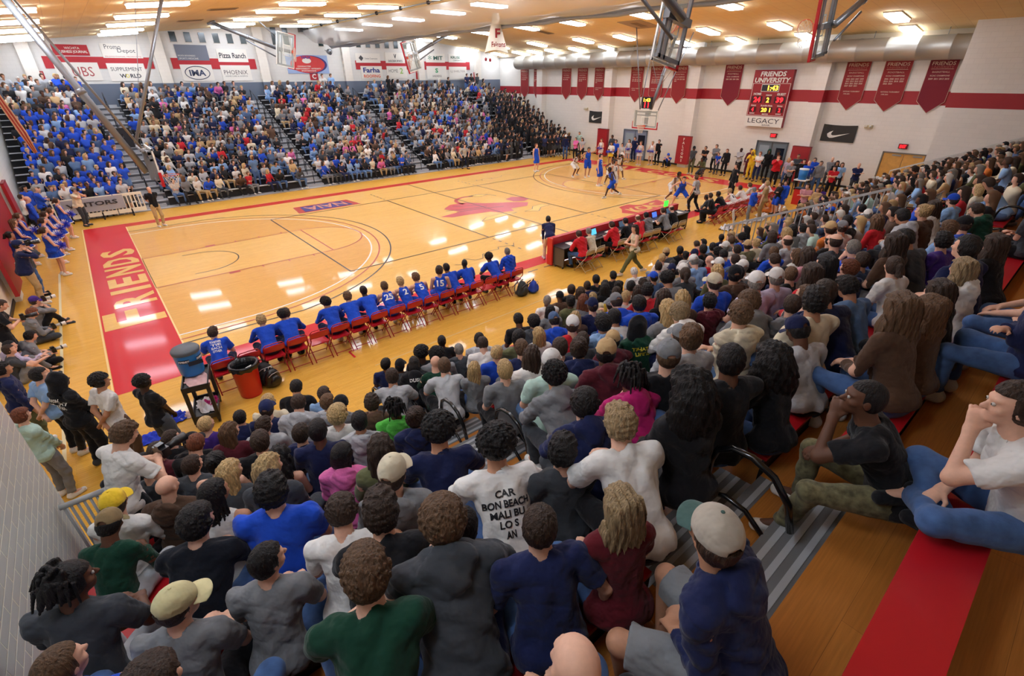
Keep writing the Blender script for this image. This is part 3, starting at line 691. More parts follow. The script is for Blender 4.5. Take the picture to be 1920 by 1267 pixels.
def part_mesh(pp, kind):
    if kind in pp['cache']: return pp['cache'][kind]
    s, h = pp['pose'], pp['h']; hem = s.pel+s.Rt@V3(0, 0, -.045 if s.seated else -.07); up = s.Rt@V3(0, 0, 1)
    hc = lambda P: -((P-hem)@up)
    nk = s.neck0+(s.neck1-s.neck0)*.25
    if kind == 'body':
        pr = torso(s, -.014)+arms(s)+[(P_cone(s.hip[i], s.kn[i], .072, .055), .03) for i in (0, 1)]+[q for q in legs(s) if 0]+[(P_cone(s.kn[i], s.an[i], .053, .036), .03) for i in (0, 1)]+head_prims(s)
        for i in (0, 1):
            pr += hand_prims(s.wr[i], s.el[i], i, s.curl, h*.8)
            pr.append((P_cone(s.an[i], s.toe[i], .035, .03), .03))
        V, F = mesh_sdf(pr, h*.8)
    elif kind in ('tee', 'long', 'tank', 'hood', 'crew'):
        g = .014 if kind != 'tank' else .009
        if kind in ('hood', 'crew'): g = .024
        pr = torso(s, g); pr[0] = (cut(P_ell(s.pel+s.Rt@V3(0, -.02, .0), (.196+.02*s.fem+.04*s.fat+g*.5, .155+.04*s.fat+g*.5, .15), s.Rt), hem, -up), .05); pr[1] = (cut(pr[1][0], hem, -up), pr[1][1]); pr[2] = (cut(pr[2][0], hem, -up), pr[2][1])
        if kind == 'tee': pr += arms(s, g+.006, .36)
        elif kind in ('long', 'hood', 'crew'): pr += arms(s, g-.004, .97)
        else: pr = pr[:3]+[(P_cone(s.sh[0]*.72+s.sh[1]*.28, s.sh[1]*.72+s.sh[0]*.28, .062+g, .062+g), .04)]
        cuts = []
        Rb = s.Rb
        if kind == 'hood':
            pr += [(P_ell(s.neck0+Rb@V3(0, -.105, -.015), (.125, .062, .10), Rb), .02), (P_ell(s.neck0+Rb@V3(0, -.125, -.085), (.07, .045, .07), Rb), .03), (P_cone(s.neck0+Rb@V3(-.085, -.01, .03), s.neck0+Rb@V3(0, -.085, .03), .03, .04), .02), (P_cone(s.neck0+Rb@V3(.085, -.01, .03), s.neck0+Rb@V3(0, -.085, .03), .03, .04), .02),
                   (P_cone(s.neck0+Rb@V3(-.085, -.01, .03), s.neck0+Rb@V3(0, .08, -.03), .026, .022), .02), (P_cone(s.neck0+Rb@V3(.085, -.01, .03), s.neck0+Rb@V3(0, .08, -.03), .026, .022), .02)]
        nup = nrm(s.neck1-s.neck0)
        cuts.append(lambda P: (P-(nk+nup*(.085 if kind == 'hood' else .02)))@nup)
        pr.append((P_cone(s.neck0+V3(0, 0, .0)+nup*.02, s.neck1+nup*.08, .058, .066), -1))
        V, F = mesh_sdf(pr, h, cuts, folds(.0085 if kind != 'hood' else .011, 46, {'tee': 3, 'long': 4, 'hood': 6, 'crew': 8, 'tank': 9}[kind]))
    elif kind in ('pants', 'shorts', 'skirt'):
        g = .016
        pr = [(P_ell(s.pel+s.Rt@V3(0, -.02, 0), (.168+.02*s.fem+.03*s.fat+g*.6, .128+.03*s.fat+g*.6, .13), s.Rt), .04)]
        wt = s.pel+s.Rt@V3(0, 0, .08); pr[0] = (cut(pr[0][0], wt, up), .04)
        if kind == 'pants': pr += legs(s, g, .97)
        elif kind == 'shorts': pr += legs(s, g+.008, .46)
        else: pr += [(P_cone(s.pel+V3(0, 0, .05), s.pel+V3(0, .02, -.22), .15, .21), .05)]
        cuts = []
        if kind == 'skirt': cuts.append(lambda P: -(P[:, 2]-(s.pel[2]-.23)))
        V, F = mesh_sdf(pr, h*1.15, cuts, folds(.006, 40, 5) if kind != 'skirt' else (lambda P: .012*np.sin(np.arctan2(P[:, 0], P[:, 1])*16)))
    elif kind in ('shoe0', 'shoe1'):
        pr = []
        for i in (int(kind[-1]),):
            a, t = s.an[i], s.toe[i]; d = nrm((t-a)*V3(1, 1, 0)); zb = min(t[2], a[2]-.04)
            hl = V3(a[0], a[1], zb)-d*.035; tp = V3(t[0], t[1], zb-.005)
            pr += [(P_cone(hl+V3(0, 0, .012), tp, .044, .040), .02), (P_cone(hl+V3(0, 0, .01), a+V3(0, 0, .03), .046, .044), .03), (P_cone(hl-V3(0, 0, .01), tp-V3(0, 0, .008), .043, .042), .01)]
        zf = min(s.toe[0][2], s.toe[1][2])-.045
        V, F = mesh_sdf(pr, h)
    me = np_mesh(kind, V, F); pp['cache'][kind] = me; return me
# ---- hair and hats, in the head's own frame (origin = head centre, +y = face)
def hair_mesh(kind, h=.0065):
    nz_ = None; cuts = []
    cap = lambda g, lo=-.02: [(P_ell((0, -.014, .03), (.076+g, .096+g, .088+g)), .02), (P_ell((0, -.04, -.01), (.072+g, .066+g, .08+g)), .03)]
    face = lambda P: np.minimum((P[:, 1]-.045-.35*(P[:, 2]-.05)), .4)            # keep behind the face
    def faceline(P):   # hairline: forehead slopes up and back, sideburn in front of ears
        a = P[:, 1]-(.066+.0*P[:, 2]); b = P[:, 2]-.060
        f1 = np.where(P[:, 2] > .062, P[:, 1]-.13, P[:, 1]-.022+.25*np.maximum(.0-P[:, 2], 0)); return f1
    neck = lambda z: (lambda P: -(P[:, 2]-z-np.maximum(P[:, 1], 0)*.6))
    r = np.random.RandomState(hash(kind) % 1000 if False else sum(map(ord, kind)))
    def bumps(amp, sc, n=6):
        W_ = [(r.normal(size=3)*sc, r.uniform(0, 6)) for _ in range(n)]; return lambda P: amp*sum(np.sin(P@k+ph) for k, ph in W_)/math.sqrt(n)
    if kind == 'verylong':
        pr = cap(.016)+[(P_ell((0, -.11, -.24), (.13, .045, .36)), .05), (P_ell((-.08, -.06, -.16), (.045, .045, .24)), .03), (P_ell((.08, -.06, -.16), (.045, .045, .24)), .03)]
        cuts = [lambda P: np.where(P[:, 2] > .06, P[:, 1]-.13, P[:, 1]-.03)]; nz_ = lambda P: .0045*np.sin(P[:, 0]*150+np.sin(P[:, 2]*18)*2)+.0035*np.sin(P[:, 0]*330+P[:, 2]*30)+.004*np.sin(P[:, 2]*25+P[:, 0]*40)
    elif kind == 'short': pr = cap(.011); cuts = [faceline, neck(-.075)]; b1, b2 = bumps(.0025, 90), bumps(.0018, 260); nz_ = lambda P: b1(P)+b2(P)
    elif kind == 'buzz': pr = cap(.004); cuts = [faceline, neck(-.07)]
    elif kind == 'messy': pr = cap(.018)+[(P_ell((0, .02, .085), (.07, .07, .04)), .02)]; cuts = [faceline, neck(-.07)]; b1, b2 = bumps(.004, 80), bumps(.003, 220); nz_ = lambda P: b1(P)+b2(P); h = h if h > .01 else .0055
    elif kind == 'curly':
        pr = cap(.02)+[(P_ell((0, .0, .075), (.085, .095, .055)), .02)]
        for _ in range(190):
            a, b = r.uniform(0, 6.28), r.uniform(-.3, 1.5); q = V3(math.cos(a)*math.cos(b)*.1, math.sin(a)*math.cos(b)*.115-.012, math.sin(b)*.112+.018); pr.append((P_ell(q, (.0135,)*3), .004))
        cuts = [faceline, neck(-.07)]; nz_ = bumps(.002, 190); h = h if h > .01 else .005
    elif kind == 'afro':
        pr = [(P_ell((0, -.02, .04), (.112, .122, .115)), .02)]; h = h if h > .01 else .0055
        for _ in range(260):
            a, b = r.uniform(0, 6.28), r.uniform(-.4, 1.5); q = V3(math.cos(a)*math.cos(b)*.112, math.sin(a)*math.cos(b)*.122-.02, math.sin(b)*.115+.04); pr.append((P_ell(q, (.0125,)*3), .004))
        cuts = [faceline, neck(-.07)]; nz_ = bumps(.003, 200)
    elif kind in ('long', 'longcurly', 'braids'):
        g = .016 if kind != 'longcurly' else .045
        pr = cap(g)+[(P_ell((0, -.095, -.18), (.088+g, .04+g*.5, .24)), .05), (P_ell((-.07, -.06, -.15), (.03+g*.6, .04, .20)), .03), (P_ell((.07, -.06, -.15), (.03+g*.6, .04, .20)), .03)]
        if kind == 'longcurly': pr += [(P_ell((0, -.09, -.12), (.17, .09, .2)), .05)]
        cuts = [lambda P: np.where(P[:, 2] > .06, P[:, 1]-.13, P[:, 1]-.03)]
        nz_ = bumps(.004, 60) if kind == 'long' else bumps(.010, 90)
        if kind == 'long':
            nz_ = lambda P: .004*np.sin(P[:, 0]*170+np.sin(P[:, 2]*22)*1.8)+.003*np.sin(P[:, 0]*90+P[:, 2]*14)+.003*np.sin(P[:, 1]*120)
        if kind == 'braids':
            pr = cap(.012)
            for i in range(26):
                a = -2.9+i*2.65/25+.12; x, y = math.cos(a)*.09, math.sin(a)*.1-.01; top = V3(x*.5, y*.5, .11); m_ = V3(x, y, .02); e_ = V3(x*1.25+r.uniform(-.02, .02), y*1.3-.02, -.2+r.uniform(-.06, .05))
                pr += [(P_cone(top, m_, .010, .010), .004), (P_cone(m_, e_, .010, .007), .004)]
            nz_ = bumps(.002, 200)
    elif kind == 'dreads':
        pr = cap(.014)
        for i in range(60):
            a = r.uniform(-3.3, .15); b = r.uniform(.1, 1.3); s0 = V3(math.cos(a)*math.cos(b)*.085, math.sin(a)*math.cos(b)*.1-.01, math.sin(b)*.1+.02); o_ = nrm(s0)
            m_ = s0+o_*.035+V3(0, -.005, .01); e_ = m_+V3(o_[0]*.03, o_[1]*.03-.01, -.06-r.uniform(0, .07)); pr += [(P_cone(s0, m_, .010, .010), .006), (P_cone(m_, e_, .010, .007), .004)]
        cuts = [lambda P: np.where(P[:, 2] > .055, P[:, 1]-.14, P[:, 1]-.04)]
    elif kind == 'pony':
        pr = cap(.010)+[(P_ell((0, -.125, .04), (.028,)*3), .02), (P_cone((0, -.13, .03), (0, -.165, -.08), .03, .034), .02), (P_cone((0, -.165, -.08), (.01, -.14, -.24), .034, .012), .02)]
        cuts = [faceline, neck(-.08)]; nz_ = lambda P: .002*np.sin(P[:, 0]*220+P[:, 2]*30)
    elif kind == 'bun': pr = cap(.012)+[(P_ell((0, -.10, .085), (.048, .045, .042)), .015)]; cuts = [faceline, neck(-.08)]; nz_ = bumps(.004, 100)
    elif kind == 'bob': pr = cap(.016)+[(P_ell((0, -.06, -.08), (.10, .06, .09)), .04)]; cuts = [lambda P: np.where(P[:, 2] > .06, P[:, 1]-.13, P[:, 1]-.03), neck(-.15)]; nz_ = bumps(.003, 70)
    elif kind == 'balding': pr = cap(.006); cuts = [lambda P: P[:, 2]-.05-np.minimum(P[:, 1], 0)*-.1, lambda P: P[:, 1]-.02, neck(-.07)]
    elif kind == 'under': pr = cap(.009); cuts = [lambda P: P[:, 2]-.03, faceline, neck(-.08)]; nz_ = bumps(.002, 90)
    elif kind == 'beanie': pr = cap(.016)+[(P_ell((0, -.02, .06), (.088, .105, .09)), .02)]; cuts = [lambda P: -(P[:, 2]-.012+P[:, 1]*.12)]; nz_ = lambda P: .0012*np.sin(P[:, 0]*300)
    elif kind == 'hoodup': pr = [(P_ell((0, -.03, .02), (.115, .125, .13)), .02), (P_ell((0, -.07, -.10), (.12, .10, .10)), .05), (P_cone((0, -.04, .12), (0, -.12, .09), .05, .03), .05)]; cuts = [lambda P: P[:, 1]-.075+.2*P[:, 2]]; nz_ = bumps(.004, 30)
    V, F = mesh_sdf(pr, h, cuts, nz_)
    return np_mesh(kind, V, F)
def cap_meshes(h=.006):
    g = .016
    pr = [(P_ell((0, -.012, .045), (.074+g, .096+g, .088+g)), .02)]
    cuts = [lambda P: -(P[:, 2]-.022-P[:, 1]*.04)]
    seam = lambda P: -.0016*(np.abs(np.sin(np.arctan2(P[:, 0], P[:, 1]+.012)*3)) < .06)
    V, F = mesh_sdf(pr, h, cuts+[lambda P: -(((P[:, 0]/.034)**2+((P[:, 2]-.03)/.034)**2)**.5-1)*.03-np.where(P[:, 1] < -.06, 0, 9)], seam); crown = np_mesh('crown', V, F)
    # curved brim
    nu, nv = 14, 8; Vb = []
    for t in (0, 1):
        for i in range(nu+1):
            for j in range(nv+1):
                a = R(-62+124*i/nu); r0 = .088; k = j/nv; ln = .078*math.cos(R(-62+124*i/nu)*.9)**.5*k
                x = math.sin(a)*(r0*.98+ln*.35); y = -.008+math.cos(a)*(r0+.018)+ln; z = .030-abs(x)**1.6*1.1-k*.012-t*.004
                Vb.append((x, y, z))
    Fb = []; n1 = (nu+1)*(nv+1); q = lambda t, i, j: t*n1+i*(nv+1)+j
    for i in range(nu):
        for j in range(nv): Fb += [(q(0, i, j), q(0, i, j+1), q(0, i+1, j+1), q(0, i+1, j)), (q(1, i, j), q(1, i+1, j), q(1, i+1, j+1), q(1, i, j+1))]
        Fb.append((q(0, i, nv), q(1, i, nv), q(1, i+1, nv), q(0, i+1, nv)))
    brim = np_mesh('brim', np.array(Vb), np.array(Fb))
    V, F = mesh_sdf([(P_ell((0, -.012, .149), (.009, .009, .006)), .01)], .003); btn = np_mesh('button', V, F)
    return crown, brim, btn
HAIRM = {}; MCOPY = {}
def get_hair(k):
    if k not in HAIRM: HAIRM[k] = hair_mesh(k)
    return HAIRM[k]
CROWN, BRIM, BTN = cap_meshes()
def child(name, me, parent, m, col, M=None):
    o = bpy.data.objects.new(name, me); COL.objects.link(o); o.parent = parent
    if not me.materials: me.materials.append(m)
    if me.materials[0] != m:      # a second cloth: one shared copy of the mesh per material
        k = (me.name, m.name)
        if k not in MCOPY: c = me.copy(); c.materials.clear(); c.materials.append(m); MCOPY[k] = c
        o.data = MCOPY[k]
    o.color = col
    if M is not None: o.matrix_local = M
    return o
SKINS = {'l': srgb(226, 176, 150), 'm': srgb(190, 138, 108), 'd': srgb(104, 68, 50), 'e': srgb(70, 46, 36)}
HAIRC = {'k': srgb(26, 22, 22), 'n': srgb(58, 42, 32), 'b': srgb(98, 72, 50), 'o': srgb(186, 156, 108), 'g': srgb(130, 124, 116), 'w': srgb(206, 202, 194), 'r': srgb(120, 66, 42), 'a': srgb(156, 132, 98)}
CN = {'k': ('black', (24, 24, 28)), 'w': ('white', (226, 224, 220)), 'g': ('grey', (126, 128, 132)), 'G': ('dark grey', (66, 70, 76)), 'v': ('light grey', (176, 178, 182)), 'n': ('navy', (28, 36, 76)), 'b': ('royal blue', (32, 78, 198)), 'B': ('light blue', (136, 172, 216)),
      'r': ('red', (196, 34, 44)), 'm': ('maroon', (92, 32, 44)), 'p': ('purple', (72, 44, 132)), 'P': ('pink', (224, 110, 172)), 'M': ('magenta', (188, 34, 110)), 'e': ('green', (84, 182, 70)), 'E': ('dark green', (20, 62, 46)), 'o': ('olive', (96, 98, 66)),
      'c': ('cream', (224, 212, 184)), 't': ('tan', (196, 164, 118)), 'u': ('brown', (84, 62, 48)), 'y': ('yellow', (226, 190, 50)), 'a': ('orange', (218, 122, 50)), 's': ('slate blue', (70, 92, 128)), 'T': ('mint', (178, 208, 196)), 'R': ('rose', (196, 138, 146)), 'L': ('lavender', (196, 186, 214)), 'd': ('denim blue', (70, 100, 148)), 'K': ('khaki', (176, 150, 108)), 'C': ('camouflage', (110, 104, 76)), 'q': ('steel blue', (92, 122, 164))}
def colr(c): return srgb(*CN[c][1])
POSES = dict(
 A=Pose(lean=.16, bend=.08, hp=0), A2=Pose(lean=.12, bend=.04, hy=-.45, lh=(-.12, .34, .19), rh=(.06, .34, .21)),
 B=Pose(lean=.50, bend=.25, hp=.14, lh=(-.05, .52, .27), rh=(.05, .54, .27), lp=(-1, -.1, -.6), rp=(1, -.1, -.6), curl=1.0),
 B2=Pose(lean=.42, bend=.2, hp=.1, hy=-.45, lh=(-.05, .50, .27), rh=(.07, .50, .27), lp=(-1, -.1, -.6), rp=(1, -.1, -.6), curl=1.0),
 C=Pose(lean=.42, bend=.2, hp=.1, hy=-.3, lh='chin', rh=(.12, .44, .23), lp=(-.5, .3, -1), curl=1.3),
 C2=Pose(lean=.35, bend=.15, hp=.08, hy=-.4, rh='chin', lh=(-.10, .40, .22), rp=(.5, .3, -1), curl=1.3),
 D=Pose(lean=.10, bend=.02, hy=-.3, lh=(.13, .17, .34), rh=(-.13, .20, .37), lp=(-1, -.2, -.6), rp=(1, -.2, -.6)),
 F=Pose(lean=.30, bend=.15, hp=.5, lh=(-.06, .40, .27), rh=(.08, .40, .27), curl=1.0),
 G=Pose(lean=.14, bend=.06, fem=1), G2=Pose(lean=.22, bend=.1, fem=1, hy=-.45, lh=(-.04, .36, .2), rh=(.05, .38, .2)),
 K=Pose(lean=.22, bend=.1, hy=-.85, hp=.05, lh=(-.08, .40, .24), rh=(.1, .42, .22)),
 FA=Pose(lean=.18, bend=.08, fat=1),
 Z=Pose(lean=.26, bend=.12, hy=-.5, lh=(-.07, .24, .17), rh=(.08, .24, .17), lp=(-.7, -1, -.6), rp=(.7, -1, -.6), lf=(-.18, .38, -.33), rf=(.16, .36, -.33), fat=.5, curl=1.0),
 W=Pose(lean=.28, bend=.12, hy=-.3, lh=(-.12, .36, .2), rh=(.36, .10, .06), rp=(.8, -.5, -.9), fat=.4),
 X=Pose(lean=.38, bend=.2, hy=.15, hp=.0, lh='chin', rh=(.10, .40, .22), lp=(-.3, .7, -1), lf=(-.12, .50, -.33), rf=(.22, .40, -.33), curl=1.2),
 Y=Pose(lean=.32, bend=.15, hy=.1, hp=.1, lh='chin', rh=(.0, .35, .15), lp=(-.3, .7, -1), lf=(.12, .42, -.02), rf=(-.12, .30, .0), lk=(-1, .4, .35), rk=(1, .4, .35), curl=1.2),
)
CH = dict(
 # on chairs (root on the seat at .445)
 ch_lean=Pose(lean=.55, bend=.25, hp=.12, lh=(-.06, .50, .24), rh=(.06, .52, .24), lp=(-1, -.1, -.6), rp=(1, -.1, -.6), floor=-.445, curl=1.0),
 ch_up=Pose(lean=.2, bend=.1, floor=-.445), ch_desk=Pose(lean=.32, bend=.15, hp=.3, lh=(-.14, .44, .30), rh=(.12, .46, .30), floor=-.445, curl=.9),
 ch_lookr=Pose(lean=.3, bend=.1, hy=-.6, floor=-.445),
 ch_leanr=Pose(lean=.45, bend=.2, hp=.05, hy=-.55, lh=(-.06, .48, .24), rh=(.08, .48, .24), lp=(-1, -.1, -.6), floor=-.445, curl=1.0),
 # on the floor
 fl_knees=Pose(lean=-.02, bend=.15, floor=0, lf=(-.13, .46, .075), rf=(.13, .48, .075), lk=(-.2, .2, 1), rk=(.2, .2, 1), lh=(-.12, .46, .42), rh=(.10, .48, .42), hy=-.2),
 fl_cross=Pose(lean=.2, bend=.1, floor=0, lf=(.12, .34, .06), rf=(-.12, .30, .06), lk=(-1, .5, .2), rk=(1, .5, .2), lh=(-.05, .36, .24), rh=(.07, .36, .24), hp=.35),
 fl_camera=Pose(lean=.1, bend=.1, floor=0, lf=(-.13, .46, .075), rf=(.13, .48, .075), lk=(-.2, .2, 1), rk=(.2, .2, 1), lh='chin', rh='chin', lp=(-1, .2, -.6), rp=(1, .2, -.6), curl=1.2),
 # standing
 st=Pose(seated=False, lean=.0, lh=(-.25, .06, .87), rh=(.25, .08, .88)), st_f=Pose(seated=False, lean=.0, fem=1, lh=(-.23, .06, .87), rh=(.23, .08, .88)),
 st_cross=Pose(seated=False, lean=-.03, hy=-.2, lh=(.13, .18, 1.22), rh=(-.13, .21, 1.25), lp=(-1, -.2, -.6), rp=(1, -.2, -.6)),
 st_front=Pose(seated=False, lean=-.02, lh=(-.03, .20, .92), rh=(.04, .21, .93), curl=1.0),
 st_cam=Pose(seated=False, lean=.05, bend=.1, lh='chin', rh='chin', lp=(-1, .2, -.8), rp=(1, .2, -.8), curl=1.3, fat=.7),
 st_look=Pose(seated=False, lean=.12, bend=.2, hp=.5, lh=(-.06, .34, 1.16), rh=(.08, .34, 1.18), lp=(-1, -.2, -.7), rp=(1, -.2, -.7), curl=1.3),
 st_cheer=Pose(seated=False, lean=-.03, fem=1, lh=(-.08, .18, 1.05), rh=(.08, .18, 1.05), lp=(-1, -.4, -.4), rp=(1, -.4, -.4), curl=1.4),
 st_behind=Pose(seated=False, lean=.02, lh=(.02, -.17, .98), rh=(-.02, -.19, .99), lp=(-1, -.6, 0), rp=(1, -.6, 0), hy=-.3),
 walk=Pose(seated=False, lean=.08, fem=1, hy=.2, pel=(0, 0, .86), lf=(-.08, .42, .10), rf=(.08, -.40, .14), lh=(-.08, .26, 1.1), rh=(.10, .26, 1.12), lp=(-1, -.4, -.6), rp=(1, -.4, -.6)),
 bendk=Pose(seated=False, lean=.75, bend=.15, hp=.1, pel=(0, -.18, .88), lh=(-.17, .25, .56), rh=(.17, .25, .56), lf=(-.15, .05, .09), rf=(.15, .02, .09), lk=(-.1, 1, .1), rk=(.1, 1, .1)),
 defend=Pose(seated=False, lean=.45, bend=.1, hp=.12, pel=(0, -.1, .74), lf=(-.38, .0, .09), rf=(.36, .05, .09), lh=(-.55, .35, 1.05), rh=(.52, .38, .95), lp=(-1, -.3, -.5), rp=(1, -.3, -.5), curl=.2),
 run=Pose(seated=False, lean=.3, bend=.1, hp=.05, pel=(0, 0, .82), lf=(-.1, .40, .09), rf=(.1, -.48, .20), lh=(-.22, .38, 1.12), rh=(.24, -.2, 1.05), lp=(-.3, -1, -.5), rp=(.3, -1, -.2), curl=.8),
 jump=Pose(seated=False, lean=.1, hp=.2, pel=(0, 0, 1.08), lf=(-.14, -.10, .26), rf=(.12, .08, .18), lh=(-.35, .35, 1.85), rh=(.25, .2, 1.3), lp=(-1, 0, -.3), rp=(1, -.3, -.6), curl=.2),
 dribble=Pose(seated=False, lean=.5, bend=.1, hp=.15, pel=(0, -.08, .72), lf=(-.34, .05, .09), rf=(.3, -.15, .09), lh=(-.4, .2, .95), rh=(.42, .38, .68), lp=(-1, -.3, -.3), rp=(1, -.4, -.1), curl=.35),
 ref=Pose(seated=False, lean=.12, bend=.1, pel=(0, 0, .88), lf=(-.14, .16, .09), rf=(.12, -.2, .1), lh=(-.28, .12, .95), rh=(.28, .1, .93), lp=(-1, -.5, -.2), rp=(1, -.5, -.2)),
 crouch=Pose(seated=False, lean=.35, bend=.2, hp=.05, pel=(0, -.15, .42), lf=(-.14, .12, .09), rf=(.12, -.22, .12), lk=(-.2, 1, .6), rk=(.2, 1, .4), lh=(-.1, .38, .66), rh=(.1, .38, .64), curl=1.0),
 lean_arm=Pose(seated=False, lean=.35, bend=.15, hp=.2, pel=(0, 0, .90), lh=(-.22, .45, 1.04), rh=(.22, .45, 1.04), curl=.9),
)
# ================================================================ fittings and furniture
M_steel = cm(138, 142, 146, .4, metal=.6); M_galv = mat('galvanised', srgb(176, 172, 162), .42, .55, bump=.1, bscale=3); M_fr = cm(236, 236, 228, .4)
M_gl = mat('board_glass', srgb(225, 238, 228), .05, alpha=.18, spec=.8); M_padr = cm(190, 28, 38, .4); M_rim = cm(226, 84, 52, .4); M_net = cm(238, 226, 206, .8)
M_blk = cm(22, 22, 24, .35, coat=.3); M_tan = cm(186, 170, 142, .4); M_redch = cm(196, 30, 44, .3, coat=.3); M_metalr = cm(176, 26, 40, .35, metal=.2)
def mxf(g, M): g.V = [tuple(M @ Vector(v)) for v in g.V]; return g
def ring(c, r, z, n=24, sx=X, sy=Y): return [Vector(c)+sx*r*math.cos(2*math.pi*i/n)+sy*r*math.sin(2*math.pi*i/n)+Z*0+Vector((0, 0, z)) for i in range(n)]
def basket(C, rot, label, masts, grav=(0, 0, -1), padding=True, clock=False):
    """board centre C; local x=width, z=up, +y=front"""
    M = Matrix(rot).transposed().to_4x4() if not isinstance(rot, Matrix) else rot.to_4x4()
    M = Matrix.Translation(C) @ M
    root = empty('basketball_hoop', C, label=label, category='basketball hoop')
    def part(g, name, par=None, local=True):
        if local: mxf(g, M)
        o = g.build(name, par or root)
        if par is None: o.location = -Vector(C)
        return o
    a, b = .915, .535
    g = MB(); g.box(-a+.02, a-.02, -.006, .006, -b+.02, b-.02, M_gl); part(g, 'glass')
    g = MB()
    for x0, x1, z0, z1 in ((-a, a, b-.05, b), (-a, a, -b, -b+.05), (-a, -a+.05, -b, b), (a-.05, a, -b, b)): g.box(x0, x1, -.02, .02, z0, z1, M_fr)
    for x0, x1, z0, z1 in ((-.3, .3, .10, .14), (-.3, .3, -.33, -.29), (-.3, -.26, -.33, .14), (.26, .3, -.33, .14)): g.box(x0, x1, .007, .010, z0, z1, M_fr)
    part(g, 'board_frame')
    if padding:
        g = MB(); g.box(-a-.03, a+.03, -.04, .04, -b-.05, -b+.03, M_padr)
        for k in (-1, 1): g.box(min(k*a, k*(a+.035)), max(k*a, k*(a+.035)), -.04, .04, -b-.05, -b+.38, M_padr)
        part(g, 'padding')
    g = MB(); rc = Vector((0, .15+.23, -.38))
    g.tube(ring(rc, .23, 0, 28), .009, M_rim, 6, True); g.box(-.07, .07, .01, .10, -.46, -.36, M_rim)
    g.tube([(-.06, .08, -.40), (-.15, .22, -.385)], .008, M_rim, 5); g.tube([(.06, .08, -.40), (.15, .22, -.385)], .008, M_rim, 5)
    rm = part(g, 'rim')
    # net hangs along gravity in world space
    g = MB(); Wc = M @ rc; R3 = M.to_3x3(); gx, gy = R3 @ X, R3 @ Y; gr = Vector(grav)
    rows = 7; n = 12
    def np_(i, j):
        t = j/rows; rr = .225*(1-.42*min(t*1.3, 1)); an = 2*math.pi*(i+.5*(j % 2))/n
        return Wc+(gx*math.cos(an)+gy*math.sin(an))*rr+gr*.42*t
    for j in range(rows):
        for i in range(n):
            g.tube([np_(i, j), np_(i, j+1)], .005, M_net, 4); g.tube([np_(i, j), np_(i-1 if j % 2 == 0 else i+1, j+1)], .005, M_net, 4)
    part(g, 'net', None, False)
    g = MB()
    for k in (-1, 1): g.box(k*.8-.04, k*.8+.04, -.12, -.03, -.45, .48, M_steel)
    g.box(-.84, .84, -.12, -.04, .36, .44, M_steel); g.box(-.84, .84, -.12, -.04, .18, .24, M_steel); g.box(-.84, .84, -.12, -.04, -.46, -.40, M_steel); g.box(-.08, .08, -.2, -.03, -.46, .46, M_steel)
    part(g, 'back_frame')
    for nm, pa, pb, r_ in masts:
        g = MB(); g.tube([pa, pb], r_, M_steel, 12); 
        if r_ > .05: g.tube([Vector(pa).lerp(Vector(pb), .5), Vector(pa).lerp(Vector(pb), .53)], r_*1.25, M_steel, 12)
        part(g, nm, None, False)
    if clock:
        g = MB(); s_ = clock; Cw = Vector(C)
        g.box(-.36, .36, -.06, .04, .6, 1.25, M_blk); gg = part(g, 'shot_clock')
        g = MB(); g.text('1:43', (0, .042, 1.08), -X, Z, .2, mat('led_amber', srgb(255, 190, 60), emit=3), w=.5, bold=.03, lift=.003); g.text('11', (0, .042, .80), -X, Z, .3, mat('led_red', srgb(255, 30, 40), emit=3), w=.32, bold=.02, lift=.003)
        mxf(g, M); d = g.build('digits', gg)
    return root
RL = Matrix(((0, 1, 0), (-1, 0, 0), (0, 0, 1))).transposed()   # placeholder replaced below
def frame_m(w, n, h): return Matrix((w, n, h)).transposed()
# main baskets
basket((1.2, 7.62, 3.43), frame_m((0, -1, 0), (1, 0, 0), (0, 0, 1)), 'near end glass hoop hung over the left key by a long grey mast',
       [('mast', (.95, 7.62, 3.2), (-.75, 7.62, 7.75), .10), ('brace', (.98, 8.4, 4.0), (3.0, 8.5, 8.15), .05), ('brace', (.98, 6.85, 4.0), (-.6, 6.4, 7.7), .035), ('mast_beam', (1.0, 6.85, 3.9), (1.0, 8.45, 3.9), .05), ('cable', (1.05, 7.7, 4.0), (2.2, 7.8, 8.1), .008)], clock=False)
basket((27.43, 7.62, 3.43), frame_m((0, 1, 0), (-1, 0, 0), (0, 0, 1)), 'hoop over the far right key with shot clock and red padded edge',
       [('mast', (27.75, 7.62, 3.6), (29.6, 7.62, 7.95), .09), ('brace', (27.7, 8.3, 3.9), (26.9, 8.6, 8.35), .03), ('brace', (27.7, 8.3, 3.9), (29.2, 8.9, 8.05), .03), ('brace', (27.7, 6.95, 3.9), (29.2, 6.2, 8.05), .03), ('mast_beam', (29.0, 6.1, 7.3), (29.0, 9.1, 7.3), .04), ('cable', (29.0, 9.0, 7.3), (28.4, 7.7, 5.3), .012), ('cable', (29.0, 6.2, 7.3), (28.4, 7.5, 5.3), .012)], clock=True)
